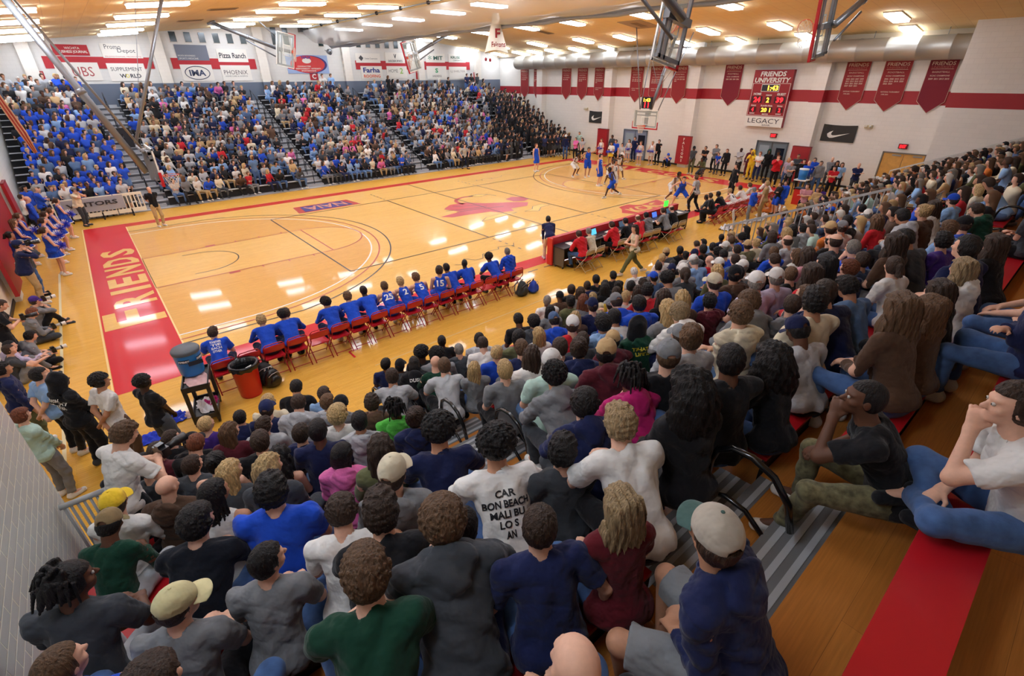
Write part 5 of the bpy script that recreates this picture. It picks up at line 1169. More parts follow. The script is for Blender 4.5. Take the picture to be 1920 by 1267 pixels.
NEAR = [
(11.61, -5.05, 0, 1.06, 'A', 'jacket', 'G', 'Ct', 'n', 'l', -0.38, '', 'tan capped person in dark grey jacket, front row, right of white shirt'),
(12.08, -5.19, 0, 1.06, 'A', 'tee', 'k', 's', 'k', 'd', -0.37, '', 'short black haired person in black shirt, front row, right of dark grey jacket'),
(11.37, -5.81, 1, 0.936, 'G', 'long', 'w', 'u', 'k', 'd', -0.37, '', 'bun black haired person in white sweater, second row, right of white shirt'),
(11.13, -5.24, 0, 1.051, 'A', 'tee', 'w', 's', 'o', 'l', -0.39, '', 'short blond haired person in white shirt, front row, right of black jacket'),
(9.23, -5.8, 1, 0.978, 'A', 'tee', 'w', 's', 'w', 'l', -0.41, '', 'short white haired person in white shirt, second row, right of black sweater'),
(8.1, -7.02, 3, 0.934, 'A', 'tee', 's', 'Cb', 'k', 'm', -0.41, '', 'royal blue capped person in slate blue shirt, fourth row, right of white sweater'),
(9.375, -6.41, 2, 0.996, 'B', 'tee', 'g', 's', 'n', 'l', -0.4, '', 'short dark-brown haired person in grey shirt, third row, right of black sweater'),
(9.805, -6.41, 2, 0.93, 'A', 'jacket', 'k', 's', 'k', 'd', -0.39, '', 'short black haired person in black jacket, third row, right of grey shirt'),
(8.7, -7.03, 3, 0.983, 'A', 'tee', 'K', 'Cn', 'n', 'l', -0.4, '', 'navy capped person in khaki shirt, fourth row, right of slate blue shirt'),
(8.07, -7.64, 4, 1.048, 'A', 'tee', 'g', 'Cw', 'g', 'l', -0.39, '', 'white capped person in grey shirt, fifth row, right of black sweater'),
(10.695, -6.42, 2, 1.014, 'A', 'hood', 'g', 'Cn', 'n', 'l', -0.37, '', 'navy capped person in grey hooded top, third row, right of black jacket'),
(7.23, -8.24, 5, 1.06, 'G', 'long', 'G', 'p', 'n', 'l', -0.4, '', 'ponytailed dark-brown haired person in dark grey sweater, sixth row, right of grey jacket'),
(8.775, -7.62, 4, 1.06, 'A', 'tee', 'B', 'Cw', 'g', 'l', -0.38, '', 'white capped person in light blue shirt, fifth row, right of grey shirt'),
(9.205, -7.64, 4, 0.958, 'A', 'tee', 'r', 'b', 'l', 'l', -0.38, '', 'bald person in red shirt, fifth row, right of light blue shirt'),
(8.37, -8.25, 5, 0.973, 'A', 'tee', 'b', 'Cw', 'n', 'l', -0.38, '', 'white capped person in royal blue shirt, sixth row, right of dark grey sweater'),
(7.12, -8.87, 6, 1.048, 'G', 'long', 'o', 'l', 'o', 'l', -0.39, '', 'long blond haired person in olive sweater, seventh row, right of black sweater'),
(11.125, -6.41, 2, 1.06, 'A', 'tee', 'k', 's', 'k', 'd', -0.36, '', 'short black haired person in black shirt, third row, right of grey hooded top'),
(11.58, -6.41, 2, 1.012, 'A', 'tee', 'G', 's', 'k', 'l', -0.36, '', 'short black haired person in dark grey shirt, third row, right of black shirt'),
(14.47, -5.2, 0, 0.952, 'A', 'tee', 'n', 's', 'k', 'd', -0.32, '', 'short black haired person in navy shirt, front row, right of red shirt'),
(13.29, -5.19, 0, 0.976, 'A', 'tee', 'r', 's', 'n', 'l', -0.34, '', 'short dark-brown haired person in red shirt, front row, right of black shirt'),
(10.7, -7.05, 3, 0.93, 'A', 'hood', 'G', 'a', 'k', 'e', -0.36, '', 'afro black haired person in dark grey hooded top, fourth row, right of khaki shirt'),
(11.13, -7.01, 3, 0.987, 'A', 'tee', 'w', 'Cw', 'g', 'l', -0.35, '', 'white capped person in white shirt, fourth row, right of dark grey hooded top'),
(12.59, -6.42, 2, 0.99, 'A', 'tee', 'g', 's', 'b', 'l', -0.33, '', 'short brown haired person in grey shirt, third row, right of dark grey shirt'),
(13.18, -6.41, 2, 0.94, 'A', 'tee', 'b', 'a', 'k', 'm', -0.32, '', 'afro black haired person in royal blue shirt, third row, right of grey shirt'),
(10.8125, -7.64, 4, 0.964, 'A', 'jacket', 'C', 'Ct', 'n', 'l', -0.35, '', 'tan capped person in camouflage jacket, fifth row, right of white shirt'),
(11.2425, -7.65, 4, 0.93, 'G', 'long', 'c', 'u', 'o', 'l', -0.34, '', 'bun blond haired person in cream sweater, fifth row, right of camouflage jacket'),
(9.952499999999999, -7.66, 4, 0.93, 'A', 'tee', 'b', 's', 'k', 'm', -0.36, '', 'short black haired person in royal blue shirt, fifth row, right of red shirt'),
(8.96, -8.28, 5, 0.93, 'A', 'jacket', 's', 's', 'n', 'l', -0.37, '', 'short dark-brown haired person in slate blue jacket, sixth row, right of royal blue shirt'),
(10.3825, -7.64, 4, 0.947, 'A', 'tee', 'w', 's', 'n', 'l', -0.36, '', 'short dark-brown haired person in white shirt, fifth row, right of royal blue shirt'),
(6.45, -9.41, 7, 1.06, 'A', 'hood', 'u', 'Ck', 'k', 'm', -0.38, '', 'black capped person in brown hooded top, eighth row, right of royal blue shirt'),
(7.92, -8.86, 6, 0.93, 'A', 'tee', 'w', 'Cw', 'g', 'l', -0.37, '', 'white capped person in white shirt, seventh row, right of olive sweater'),
(6.88, -9.48, 7, 1.006, 'B', 'tee', 'G', 's', 'k', 'l', -0.38, '', 'short black haired person in dark grey shirt, eighth row, right of brown hooded top'),
(5.694999999999999, -10.04, 8, 1.06, 'A', 'tee', 'L', 'Cw', 'g', 'l', -0.38, '', 'white capped person in lavender shirt, ninth row, right of white hooded top'),
(6.8, -8.25, 5, 1.06, 'A', 'jacket', 'g', 'a', 'k', 'm', -0.4, '', 'afro black haired person in grey jacket, sixth row, right of red shirt'),
(9.06, -5.21, 0, 1.035, 'A', 'jacket', 'k', 's', 'k', 'm', -0.42, '', 'short black haired person in black jacket, front row, right of black shirt'),
(8.47, -5.13, 0, 1.06, 'A', 'tee', 'k', 's', 'k', 'm', -0.43, '', 'short black haired person in black shirt, front row, right of navy hooded top'),
(8.03, -5.79, 1, 0.932, 'G', 'long', 'k', 'l', 'k', 'm', -0.43, '', 'long black haired person in black sweater, second row, right of grey sweater'),
(8.040000000000001, -5.19, 0, 1.022, 'A', 'hood', 'n', 's', 'n', 'l', -0.44, '', 'short dark-brown haired person in navy hooded top, front row, right of black jacket'),
(7.5200000000000005, -5.14, 0, 1.06, 'A', 'jacket', 'k', 's', 'n', 'l', -0.45, '', 'short dark-brown haired person in black jacket, front row, right of brown sweater'),
(7.16, -5.8, 1, 0.999, 'G', 'long', 'g', 'l', 'n', 'l', -0.44, '', 'long dark-brown haired person in grey sweater, second row, right of black shirt'),
(6.66, -5.2, 0, 1.032, 'A', 'tee', 'w', 'z', 'g', 'd', -0.46, '', 'buzzed grey haired person in white shirt, front row, right of black shirt'),
(7.09, -5.2, 0, 0.991, 'G', 'long', 'u', 'Kk', 'k', 'd', -0.45, '', 'black beanie person in brown sweater, front row, right of white shirt'),
(7.255, -6.41, 2, 0.997, 'G', 'long', 'k', 'l', 'k', 'l', -0.43, '', 'long black haired person in black sweater, third row, right of cream shirt'),
(6.825, -6.51, 2, 0.93, 'A', 'tee', 'c', 's', 'o', 'l', -0.43, '', 'short blond haired person in cream shirt, third row, right of olive jacket'),
(5.86, -7.04, 3, 1.06, 'G', 'long', 'g', 'l', 'r', 'l', -0.43, '', 'long auburn haired person in grey sweater, fourth row, right of dark grey hooded top'),
(6.13, -6.43, 2, 1.045, 'G', 'jacket', 'o', 'u', 'k', 'd', -0.44, '', 'bun black haired person in olive jacket, third row, right of grey shirt'),
(5.391659628151673, -7.64, 4, 1.045, 'A', 'tee', 'n', 'Cn', 'n', 'l', -0.43, '', 'navy capped person in navy shirt, fifth row, right of brown sweater'),
(5.8214113012635575, -7.67, 4, 0.93, 'A', 'tee', 'B', 'Cg', 'n', 'l', -0.42, '', 'grey capped person in light blue shirt, fifth row, right of navy shirt'),
(6.251287137819501, -7.64, 4, 0.959, 'A', 'long', 'w', 's', 'o', 'l', -0.42, '', 'short blond haired person in white sweater, fifth row, right of light blue shirt'),
(6.77, -7.03, 3, 0.985, 'A', 'tee', 'y', 's', 'n', 'l', -0.42, '', 'short dark-brown haired person in yellow shirt, fourth row, right of grey sweater'),
(7.69, -6.42, 2, 0.93, 'G', 'long', 'k', 'u', 'k', 'l', -0.42, '', 'bun black haired person in black sweater, third row, right of black sweater'),
(6.681287137819501, -7.64, 4, 0.93, 'G', 'long', 'k', 'l', 'n', 'm', -0.42, '', 'long dark-brown haired person in black sweater, fifth row, right of white sweater'),
(7.2299999999999995, -7.04, 3, 0.992, 'A', 'tee', 'w', 's', 'k', 'm', -0.41, '', 'short black haired person in white shirt, fourth row, right of yellow shirt'),
(7.66, -7.04, 3, 0.93, 'G', 'long', 'w', 'l', 'n', 'l', -0.41, '', 'long dark-brown haired person in white sweater, fourth row, right of white shirt'),
(5.35, -8.25, 5, 1.06, 'A', 'hood', 'b', 'Cg', 'n', 'l', -0.42, '', 'grey capped person in royal blue hooded top, sixth row, right of red shirt'),
(6.19, -8.27, 5, 1.04, 'B', 'tee', 'r', 'm', 'k', 'l', -0.41, '', 'tousled black haired person in red shirt, sixth row, right of royal blue hooded top'),
(5.0171421548935875, -8.81, 6, 1.06, 'A', 'hood', 'b', 's', 'k', 'm', -0.42, '', 'short black haired person in royal blue hooded top, seventh row, right of white sweater'),
(5.58, -8.86, 6, 1.011, 'G', 'long', 'k', 'l', 'n', 'l', -0.41, '', 'long dark-brown haired person in black sweater, seventh row, right of royal blue hooded top'),
(5.07, -9.46, 7, 1.06, 'G', 'long', 'u', 'l', 'o', 'l', -0.4, '', 'long blond haired person in brown sweater, eighth row, right of grey shirt'),
(5.93, -9.41, 7, 1.06, 'A', 'tee', 'b', 'Cc', 'n', 'l', -0.4, '', 'cream capped person in royal blue shirt, eighth row, right of maroon hooded top'),
(4.640000000000001, -9.48, 7, 1.06, 'G', 'tee', 'g', 'l', 'o', 'l', -0.41, '', 'long blond haired person in grey shirt, eighth row, right of dark green hooded top'),
(4.275, -10.05, 8, 1.06, 'B', 'hood', 'w', 'c', 'a', 'l', -0.41, '', 'curly ash-blond haired person in white hooded top, ninth row, right of light grey hooded top'),
(5.5, -9.56, 7, 0.93, 'A', 'hood', 'm', 'm', 'k', 'l', -0.4, '', 'tousled black haired person in maroon hooded top, eighth row, right of brown sweater'),
(4.485714626646657, -10.67, 9, 1.06, 'B', 'hood', 'g', 'c', 'b', 'l', -0.4, '', 'curly brown haired person in grey hooded top, tenth row, right of cream hooded top'),
(4.055714832527353, -10.59, 9, 1.06, 'A', 'hood', 'c', 'c', 'b', 'l', -0.4, '', 'curly brown haired person in cream hooded top, tenth row, right of light grey sweater'),
(4.587142154893587, -8.86, 6, 0.993, 'B', 'long', 'w', 's', 'k', 'm', -0.42, '', 'short black haired person in white sweater, seventh row, right of light blue hooded top'),
(4.07, -9.47, 7, 0.974, 'G', 'hood', 'E', 'Hk', 'k', 'd', -0.41, '', 'black hooded person in dark green hooded top, eighth row, right of maroon hooded top'),
(4.19, -8.25, 5, 1.06, 'A', 'tee', 'r', 'Cw', 'n', 'l', -0.43, '', 'white capped person in red shirt, sixth row, right of navy shirt'),
(4.9620214135326375, -7.64, 4, 0.93, 'G', 'long', 'u', 'l', 'o', 'l', -0.43, '', 'long blond haired person in brown sweater, fifth row, right of royal blue hooded top'),
(4.10298993816062, -7.64, 4, 0.93, 'G', 'long', 'w', 'l', 'o', 'l', -0.44, '', 'long blond haired person in white sweater, fifth row, right of olive jacket'),
(4.532475247504042, -7.64, 4, 1.021, 'A', 'hood', 'b', 'Cs', 'k', 'l', -0.44, '', 'slate blue capped person in royal blue hooded top, fifth row, right of white sweater'),
(4.58, -7.03, 3, 1.047, 'A', 'hood', 'G', 'c', 'k', 'm', -0.45, '', 'curly black haired person in dark grey hooded top, fourth row, right of white shirt'),
(4.157142317755104, -8.86, 6, 1.045, 'A', 'hood', 'B', 'c', 'k', 'm', -0.42, '', 'curly black haired person in light blue hooded top, seventh row, right of dark grey shirt'),
(3.7271426434781376, -8.85, 6, 0.93, 'A', 'tee', 'G', 's', 'n', 'l', -0.43, '', 'short dark-brown haired person in dark grey shirt, seventh row, right of navy shirt'),
(3.2971430942928044, -8.86, 6, 1.014, 'A', 'tee', 'n', 's', 'n', 'l', -0.43, '', 'short dark-brown haired person in navy shirt, seventh row, right of white shirt'),
(3.673526357490952, -7.65, 4, 1.06, 'A', 'jacket', 'o', 's', 'k', 'd', -0.45, '', 'short black haired person in olive jacket, fifth row, right of royal blue shirt'),
(5.6, -6.41, 2, 0.97, 'G', 'tee', 'g', 'l', 'k', 'd', -0.45, '', 'long black haired person in grey shirt, third row, right of black shirt'),
(4.79, -6.43, 2, 1.046, 'A', 'tee', 'k', 's', 'k', 'd', -0.45, '', 'short black haired person in black shirt, third row, right of light grey hooded top'),
(3.845, -10.15, 8, 0.93, 'A', 'hood', 'v', 'Cg', 'n', 'l', -0.41, '', 'grey capped person in light grey hooded top, ninth row, right of maroon hooded top'),
(3.2399999999999998, -10.61, 9, 1.06, 'G', 'long', 'v', 'u', 'b', 'l', -0.41, '', 'bun brown haired person in light grey sweater, tenth row, right of black jacket'),
(2.67, -11.16, 10, 1.06, 'D', 'tee', 'k', 's', 'k', 'd', -0.41, '', 'short black haired person in black shirt, eleventh row, right of black jacket'),
(3.62, -9.5, 7, 0.93, 'C', 'hood', 'm', 'Ct', 'k', 'd', -0.42, '', 'tan capped person in maroon hooded top, eighth row, right of navy hooded top'),
(15.96, -7.67, 4, 0.93, 'A', 'tee', 'v', 'Cb', 'n', 'l', -0.23, '', 'royal blue capped person in light grey shirt, fifth row, right of cream sweater'),
(11.035, -9.41, 7, 1.06, 'A', 'jacket', 'k', 's', 'k', 'l', -0.32, '', 'short black haired person in black jacket, eighth row, right of white shirt'),
(12.71, -9.51, 7, 0.93, 'B', 'tee', 'B', 'Cw', 'g', 'l', -0.28, '', 'white capped person in light blue shirt, eighth row, right of black jacket'),
(10.175, -9.39, 7, 1.06, 'A', 'long', 'a', 'Ct', 'n', 'l', -0.33, '', 'tan capped person in orange sweater, eighth row, right of black jacket'),
(10.605, -9.47, 7, 1.012, 'A', 'tee', 'w', 'Cg', 'n', 'l', -0.32, '', 'grey capped person in white shirt, eighth row, right of orange sweater'),
(13.06, -8.27, 5, 0.93, 'A', 'tee', 's', 's', 'n', 'l', -0.29, '', 'short dark-brown haired person in slate blue shirt, sixth row, right of light grey hooded top'),
(12.33, -8.24, 5, 0.93, 'A', 'hood', 'v', 'm', 'k', 'l', -0.31, '', 'tousled black haired person in light grey hooded top, sixth row, right of grey sweater'),
(11.305, -8.25, 5, 1.037, 'G', 'long', 'w', 'l', 'o', 'l', -0.32, '', 'long blond haired person in white sweater, sixth row, right of grey sweater'),
(10.79, -8.22, 5, 1.06, 'G', 'long', 'g', 'o', 'n', 'l', -0.34, '', 'bobbed dark-brown haired person in grey sweater, sixth row, right of slate blue jacket'),
(11.735, -8.26, 5, 1.031, 'G', 'long', 'g', 'o', 'k', 'l', -0.32, '', 'bobbed black haired person in grey sweater, sixth row, right of white sweater'),
(9.82, -8.86, 6, 1.021, 'A', 'tee', 'v', 'x', 'n', 'l', -0.34, '', 'balding dark-brown haired person in light grey shirt, seventh row, right of royal blue shirt'),
(9.745, -9.56, 7, 0.93, 'A', 'jacket', 'k', 'x', 'k', 'l', -0.33, '', 'balding black haired person in black jacket, eighth row, right of white sweater'),
(8.36, -10.03, 8, 1.06, 'A', 'tee', 'G', 'x', 'n', 'l', -0.35, '', 'balding dark-brown haired person in dark grey shirt, ninth row, right of rose sweater'),
(9.12, -8.87, 6, 0.93, 'A', 'tee', 'b', 's', 'b', 'l', -0.36, '', 'short brown haired person in royal blue shirt, seventh row, right of white shirt'),
(7.99, -9.49, 7, 0.93, 'A', 'jacket', 'k', 's', 'n', 'l', -0.36, '', 'short dark-brown haired person in black jacket, eighth row, right of dark grey shirt'),
(8.42, -9.54, 7, 0.93, 'G', 'long', 'w', 'l', 'b', 'l', -0.36, '', 'long brown haired person in white sweater, eighth row, right of black jacket'),
(7.37, -10.09, 8, 1.048, 'G', 'long', 'R', 'l', 'n', 'l', -0.36, '', 'long dark-brown haired person in rose sweater, ninth row, right of black shirt'),
(7.61, -10.69, 9, 1.002, 'C', 'jacket', 'b', 's', 'g', 'l', -0.35, '', 'short grey haired person in royal blue jacket, tenth row, right of slate blue shirt'),
(14.15, -8.85, 6, 0.971, 'A', 'hood', 's', 's', 'k', 'l', -0.26, '', 'short black haired person in slate blue hooded top, seventh row, right of light grey shirt'),
(10.56, -10.08, 8, 0.996, 'G', 'long', 'r', 'l', 'b', 'l', -0.31, '', 'long brown haired person in red sweater, ninth row, right of dark grey shirt'),
(9.935, -10.66, 9, 1.06, 'F', 'hood', 'v', 's', 'k', 'm', -0.31, '', 'short black haired person in light grey hooded top, tenth row, right of royal blue jacket'),
(10.365, -10.69, 9, 1.06, 'G', 'jacket', 'u', 'u', 'o', 'l', -0.31, '', 'bun blond haired person in brown jacket, tenth row, right of light grey hooded top'),
(6.859999999999999, -11.15, 10, 1.06, 'G', 'long', 'u', 'l', 'n', 'l', -0.35, '', 'long dark-brown haired person in brown sweater, eleventh row, right of white shirt'),
(7.29, -11.27, 10, 1.06, 'F', 'jacket', 'G', 's', 'k', 'm', -0.35, '', 'short black haired person in dark grey jacket, eleventh row, right of brown sweater'),
(11.19, -10.7, 9, 0.999, 'G', 'long', 'w', 'l', 'n', 'l', -0.29, '', 'long dark-brown haired person in white sweater, tenth row, right of brown jacket'),
(12.41, -10.73, 9, 0.93, 'A', 'tee', 'B', 'Cb', 'n', 'l', -0.27, '', 'royal blue capped person in light blue shirt, tenth row, right of white sweater'),
(14.05, -10.83, 9, 0.93, 'G', 'long', 'c', 'o', 'o', 'l', -0.23, '', 'bobbed blond haired person in cream sweater, tenth row, right of light blue shirt'),
(14.98, -11.43, 10, 0.93, 'A', 'tee', 'o', 'Cw', 'g', 'l', -0.21, '', 'white capped person in olive shirt, eleventh row, right of dark green hooded top'),
(9.67, -11.99, 11, 0.93, 'A', 'tee', 'G', 'Ck', 'n', 'l', -0.3, '', 'black capped person in dark grey shirt, twelfth row, right of black sweater'),
(8.56, -11.3, 10, 0.93, 'A', 'tee', 'B', 'c', 'b', 'l', -0.33, '', 'curly brown haired person in light blue shirt, eleventh row, right of purple shirt'),
(10.48, -11.47, 10, 0.93, 'A', 'hood', 'E', 's', 'n', 'l', -0.3, '', 'short dark-brown haired person in dark green hooded top, eleventh row, right of royal blue shirt'),
(6.135000000000001, -11.86, 11, 1.06, 'A', 'tee', 'n', 's', 'k', 'l', -0.36, '', 'short black haired person in navy shirt, twelfth row, right of white hooded top'),
(9.0, -11.42, 10, 0.93, 'A', 'tee', 'b', 'Ck', 'n', 'l', -0.32, '', 'black capped person in royal blue shirt, eleventh row, right of light blue shirt'),
(15.04, -12.21, 11, 0.93, 'C', 'tee', 'k', 's', 'k', 'm', -0.2, '', 'short black haired person in black shirt, twelfth row, right of black sweater'),
(7.8, -11.39, 10, 0.93, 'A', 'tee', 'p', 'm', 'k', 'l', -0.34, '', 'tousled black haired person in purple shirt, eleventh row, right of dark grey jacket'),
(6.25, -11.32, 10, 0.93, 'G', 'tee', 'w', 'p', 'n', 'l', -0.36, '', 'ponytailed dark-brown haired person in white shirt, eleventh row, right of steel blue shirt'),
(5.775714036371049, -10.67, 9, 1.06, 'G', 'long', 'r', 'l', 'n', 'l', -0.37, '', 'long dark-brown haired person in red sweater, tenth row, right of dark grey shirt'),
(6.205713961084917, -10.62, 9, 1.06, 'G', 'jacket', 'k', 'l', 'k', 'l', -0.37, '', 'long black haired person in black jacket, tenth row, right of red sweater'),
(7.09, -10.74, 9, 0.93, 'A', 'tee', 's', 's', 'n', 'l', -0.36, '', 'short dark-brown haired person in slate blue shirt, tenth row, right of navy jacket'),
(4.246666666666666, -11.15, 10, 1.06, 'A', 'tee', 'c', 'm', 'k', 'm', -0.38, '', 'tousled black haired person in cream shirt, eleventh row, right of light grey shirt'),
(5.19, -11.29, 10, 0.949, 'A', 'tee', 'q', 'm', 'k', 'm', -0.37, '', 'tousled black haired person in steel blue shirt, eleventh row, right of navy jacket'),
(4.676666666666667, -11.3, 10, 1.06, 'C', 'jacket', 'n', 's', 'n', 'l', -0.39, '', 'short dark-brown haired person in navy jacket, eleventh row, right of cream shirt'),
(5.345714186943313, -10.78, 9, 0.93, 'A', 'tee', 'G', 's', 'b', 'l', -0.38, '', 'short brown haired person in dark grey shirt, tenth row, right of grey hooded top'),
(6.635713961084917, -10.79, 9, 0.93, 'A', 'jacket', 'n', 'c', 'r', 'l', -0.37, '', 'curly auburn haired person in navy jacket, tenth row, right of black jacket'),
(6.62, -10.1, 8, 0.93, 'A', 'tee', 'k', 's', 'b', 'l', -0.37, '', 'short brown haired person in black shirt, ninth row, right of lavender shirt'),
(6.125, -10.09, 8, 1.022, 'A', 'tee', 'L', 'Cw', 'g', 'l', -0.38, '', 'white capped person in lavender shirt, ninth row, right of lavender shirt'),
(4.915714395341794, -10.76, 9, 0.93, 'A', 'hood', 'g', 's', 'n', 'l', -0.39, '', 'short dark-brown haired person in grey hooded top, tenth row, right of grey hooded top'),
(5.705, -11.94, 11, 0.93, 'G', 'hood', 'w', 'l', 'a', 'l', -0.36, '', 'long ash-blond haired person in white hooded top, twelfth row, right of black sweater'),
(6.96, -11.99, 11, 0.93, 'G', 'long', 'k', 'l', 'n', 'l', -0.34, '', 'long dark-brown haired person in black sweater, twelfth row, right of navy shirt'),
(10.23, -12.12, 11, 0.93, 'G', 'long', 'k', 'l', 'n', 'l', -0.29, '', 'long dark-brown haired person in black sweater, twelfth row, right of dark grey shirt'),
(3.9050000000000002, -11.88, 11, 1.06, 'G', 'long', 'u', 'l', 'b', 'l', -0.38, '', 'long brown haired person in brown sweater, twelfth row, right of black shirt'),
(4.85, -11.94, 11, 0.93, 'G', 'long', 'k', 'l', 'n', 'l', -0.37, '', 'long dark-brown haired person in black sweater, twelfth row, right of brown sweater'),
(4.335, -11.93, 11, 0.93, 'G', 'long', 'u', 'l', 'b', 'l', -0.38, '', 'long brown haired person in brown sweater, twelfth row, right of brown sweater'),
(3.8166666666666664, -11.35, 10, 0.93, 'A', 'tee', 'v', 'Cn', 'k', 'd', -0.39, '', 'navy capped person in light grey shirt, eleventh row, right of black shirt'),
(3.23, -8.25, 5, 1.003, 'A', 'tee', 'n', 's', 'b', 'l', -0.44, '', 'short brown haired person in navy shirt, sixth row, right of green hooded top'),
(2.867143594659334, -8.86, 6, 1.029, 'G', 'tee', 'w', 'l', 'n', 'l', -0.44, '', 'long dark-brown haired person in white shirt, seventh row, right of grey shirt'),
(2.437144040027445, -8.86, 6, 1.011, 'A', 'tee', 'g', 's', 'o', 'l', -0.44, '', 'short blond haired person in grey shirt, seventh row, right of navy hooded top'),
(2.16, -10.06, 8, 1.06, 'B', 'hood', 'g', 'a', 'k', 'm', -0.43, '', 'afro black haired person in grey hooded top, ninth row, right of navy shirt'),
(2.6, -9.41, 7, 1.06, 'A', 'tee', 'T', 'Cw', 'g', 'l', -0.43, '', 'white capped person in mint shirt, eighth row, right of olive sweater'),
(3.0300000000000002, -9.46, 7, 1.06, 'G', 'hood', 'n', 'u', 'u', 'l', -0.43, '', 'bun brown haired person in navy hooded top, eighth row, right of mint shirt'),
(2.82, -10.05, 8, 1.06, 'C', 'hood', 'm', 'Ct', 'k', 'd', -0.42, '', 'tan capped person in maroon hooded top, ninth row, right of grey hooded top'),
(2.38, -10.69, 9, 0.991, 'B', 'hood', 'M', 'd', 'k', 'd', -0.42, '', 'dreadlocked black haired person in magenta hooded top, tenth row, right of navy hooded top'),
(2.81, -10.59, 9, 1.06, 'A', 'jacket', 'k', 'Cg', 'b', 'l', -0.41, '', 'grey capped person in black jacket, tenth row, right of magenta hooded top'),
(2.1, -11.22, 10, 1.06, 'G', 'jacket', 'k', 'L', 'k', 'd', -0.41, '', 'big curly black haired person in black jacket, eleventh row, right of white shirt'),
(3.1, -11.37, 10, 0.93, 'G', 'tee', 'k', 'L', 'k', 'd', -0.4, '', 'big curly black haired person in black shirt, eleventh row, right of black shirt'),
(1.504999991269685, -11.3, 10, 1.06, 'B', 'tee', 'w', 'm', 'a', 'l', -0.42, '', 'tousled ash-blond haired person in white shirt, eleventh row, right of maroon sweater'),
(1.7999999999968195, -10.69, 9, 0.996, 'B', 'hood', 'n', 'c', 'k', 'l', -0.43, '', 'curly black haired person in navy hooded top, tenth row, right of dark grey shirt'),
(1.3699999999968195, -10.76, 9, 0.93, 'A', 'tee', 'G', 'm', 'k', 'l', -0.43, '', 'tousled black haired person in dark grey shirt, tenth row, right of white shirt'),
(0.9424999999999999, -5.11, 0, 1.06, 'A', 'jacket', 'k', 's', 'k', 'm', -0.51, '', 'short black haired person in black jacket, front row, right of cream shirt'),
(1.22, -5.81, 1, 0.93, 'A', 'tee', 'B', 'c', 'n', 'l', -0.5, '', 'curly dark-brown haired person in light blue shirt, second row, right of navy shirt'),
(1.1, -7.03, 3, 0.951, 'A', 'hood', 'g', 'Kk', 'k', 'd', -0.48, '', 'black beanie person in grey hooded top, fourth row, right of dark grey shirt'),
(2.56, -5.2, 0, 0.95, 'A', 'tee', 'n', 's', 'k', 'd', -0.5, '', 'short black haired person in navy shirt, front row, right of black jacket'),
(1.83, -7.05, 3, 1.057, 'B', 'tee', 'v', 's', 'n', 'm', -0.48, '', 'short dark-brown haired person in light grey shirt, fourth row, right of grey hooded top'),
(2.56, -5.8, 1, 0.932, 'A', 'hood', 'G', 'Ck', 'k', 'd', -0.49, '', 'black capped person in dark grey hooded top, second row, right of light blue shirt'),
(2.99, -5.81, 1, 1.033, 'A', 'tee', 'k', 'a', 'k', 'e', -0.49, '', 'afro black haired person in black shirt, second row, right of dark grey hooded top'),
(2.5250000000000004, -6.41, 2, 0.946, 'A', 'hood', 'k', 'o', 'k', 'd', -0.48, '', 'bobbed black haired person in black hooded top, third row, right of light grey hooded top'),
(2.58, -7.01, 3, 0.95, 'B', 'long', 'E', 'b', 'l', 'l', -0.47, '', 'bald person in dark green sweater, fourth row, right of light grey shirt'),
(2.955, -6.42, 2, 0.995, 'A', 'hood', 'g', 'a', 'k', 'e', -0.47, '', 'afro black haired person in grey hooded top, third row, right of black hooded top'),
(2.38481669817337, -7.64, 4, 1.011, 'B', 'tee', 'v', 's', 'b', 'l', -0.46, '', 'short brown haired person in light grey shirt, fifth row, right of brown hooded top'),
(3.385, -6.43, 2, 0.93, 'A', 'tee', 'G', 'z', 'g', 'l', -0.47, '', 'buzzed grey haired person in dark grey shirt, third row, right of grey hooded top'),
(3.815, -6.42, 2, 0.999, 'A', 'hood', 'v', 's', 'k', 'd', -0.47, '', 'short black haired person in light grey hooded top, third row, right of dark grey shirt'),
(2.8144850094369716, -7.67, 4, 0.84, 'A', 'tee', 'g', 'l', 'o', 'l', -0.45, '', 'long blond haired person in grey shirt, fifth row, right of light grey shirt'),
(3.2440401306471722, -7.65, 4, 0.94, 'A', 'tee', 'b', 's', 'o', 'l', -0.45, '', 'short blond haired person in royal blue shirt, fifth row, right of grey shirt'),
(3.49, -7.03, 3, 0.977, 'A', 'tee', 'w', 's', 'n', 'l', -0.46, '', 'short dark-brown haired person in white shirt, fourth row, right of dark green sweater'),
(3.79, -5.19, 0, 0.972, 'A', 'tee', 'k', 's', 'k', 'e', -0.49, '', 'short black haired person in black shirt, front row, right of navy shirt'),
(1.2899995626221108, -7.63, 4, 0.948, 'A', 'hood', 'u', 'm', 'n', 'l', -0.47, '', 'tousled dark-brown haired person in brown hooded top, fifth row, right of white shirt'),
(1.3259999999983103, -8.24, 5, 0.957, 'A', 'hood', 'e', 'd', 'k', 'd', -0.46, '', 'dreadlocked black haired person in green hooded top, sixth row, right of light grey hooded top'),
(1.24, -8.89, 6, 0.93, 'G', 'hood', 'n', 'u', 'n', 'l', -0.45, '', 'bun dark-brown haired person in navy hooded top, seventh row, right of pink hooded top'),
(0.8866666666666666, -10.01, 8, 1.06, 'B', 'tee', 'n', 'a', 'k', 'm', -0.44, '', 'afro black haired person in navy shirt, ninth row, right of grey hooded top'),
(0.8599995626221109, -7.64, 4, 1.019, 'A', 'tee', 'w', 'c', 'o', 'l', -0.48, '', 'curly blond haired person in white shirt, fifth row, right of navy jacket'),
(1.0933333258653921, -6.42, 2, 0.93, 'A', 'hood', 'v', 'c', 'b', 'l', -0.5, '', 'curly brown haired person in light grey hooded top, third row, left of black hooded top'),
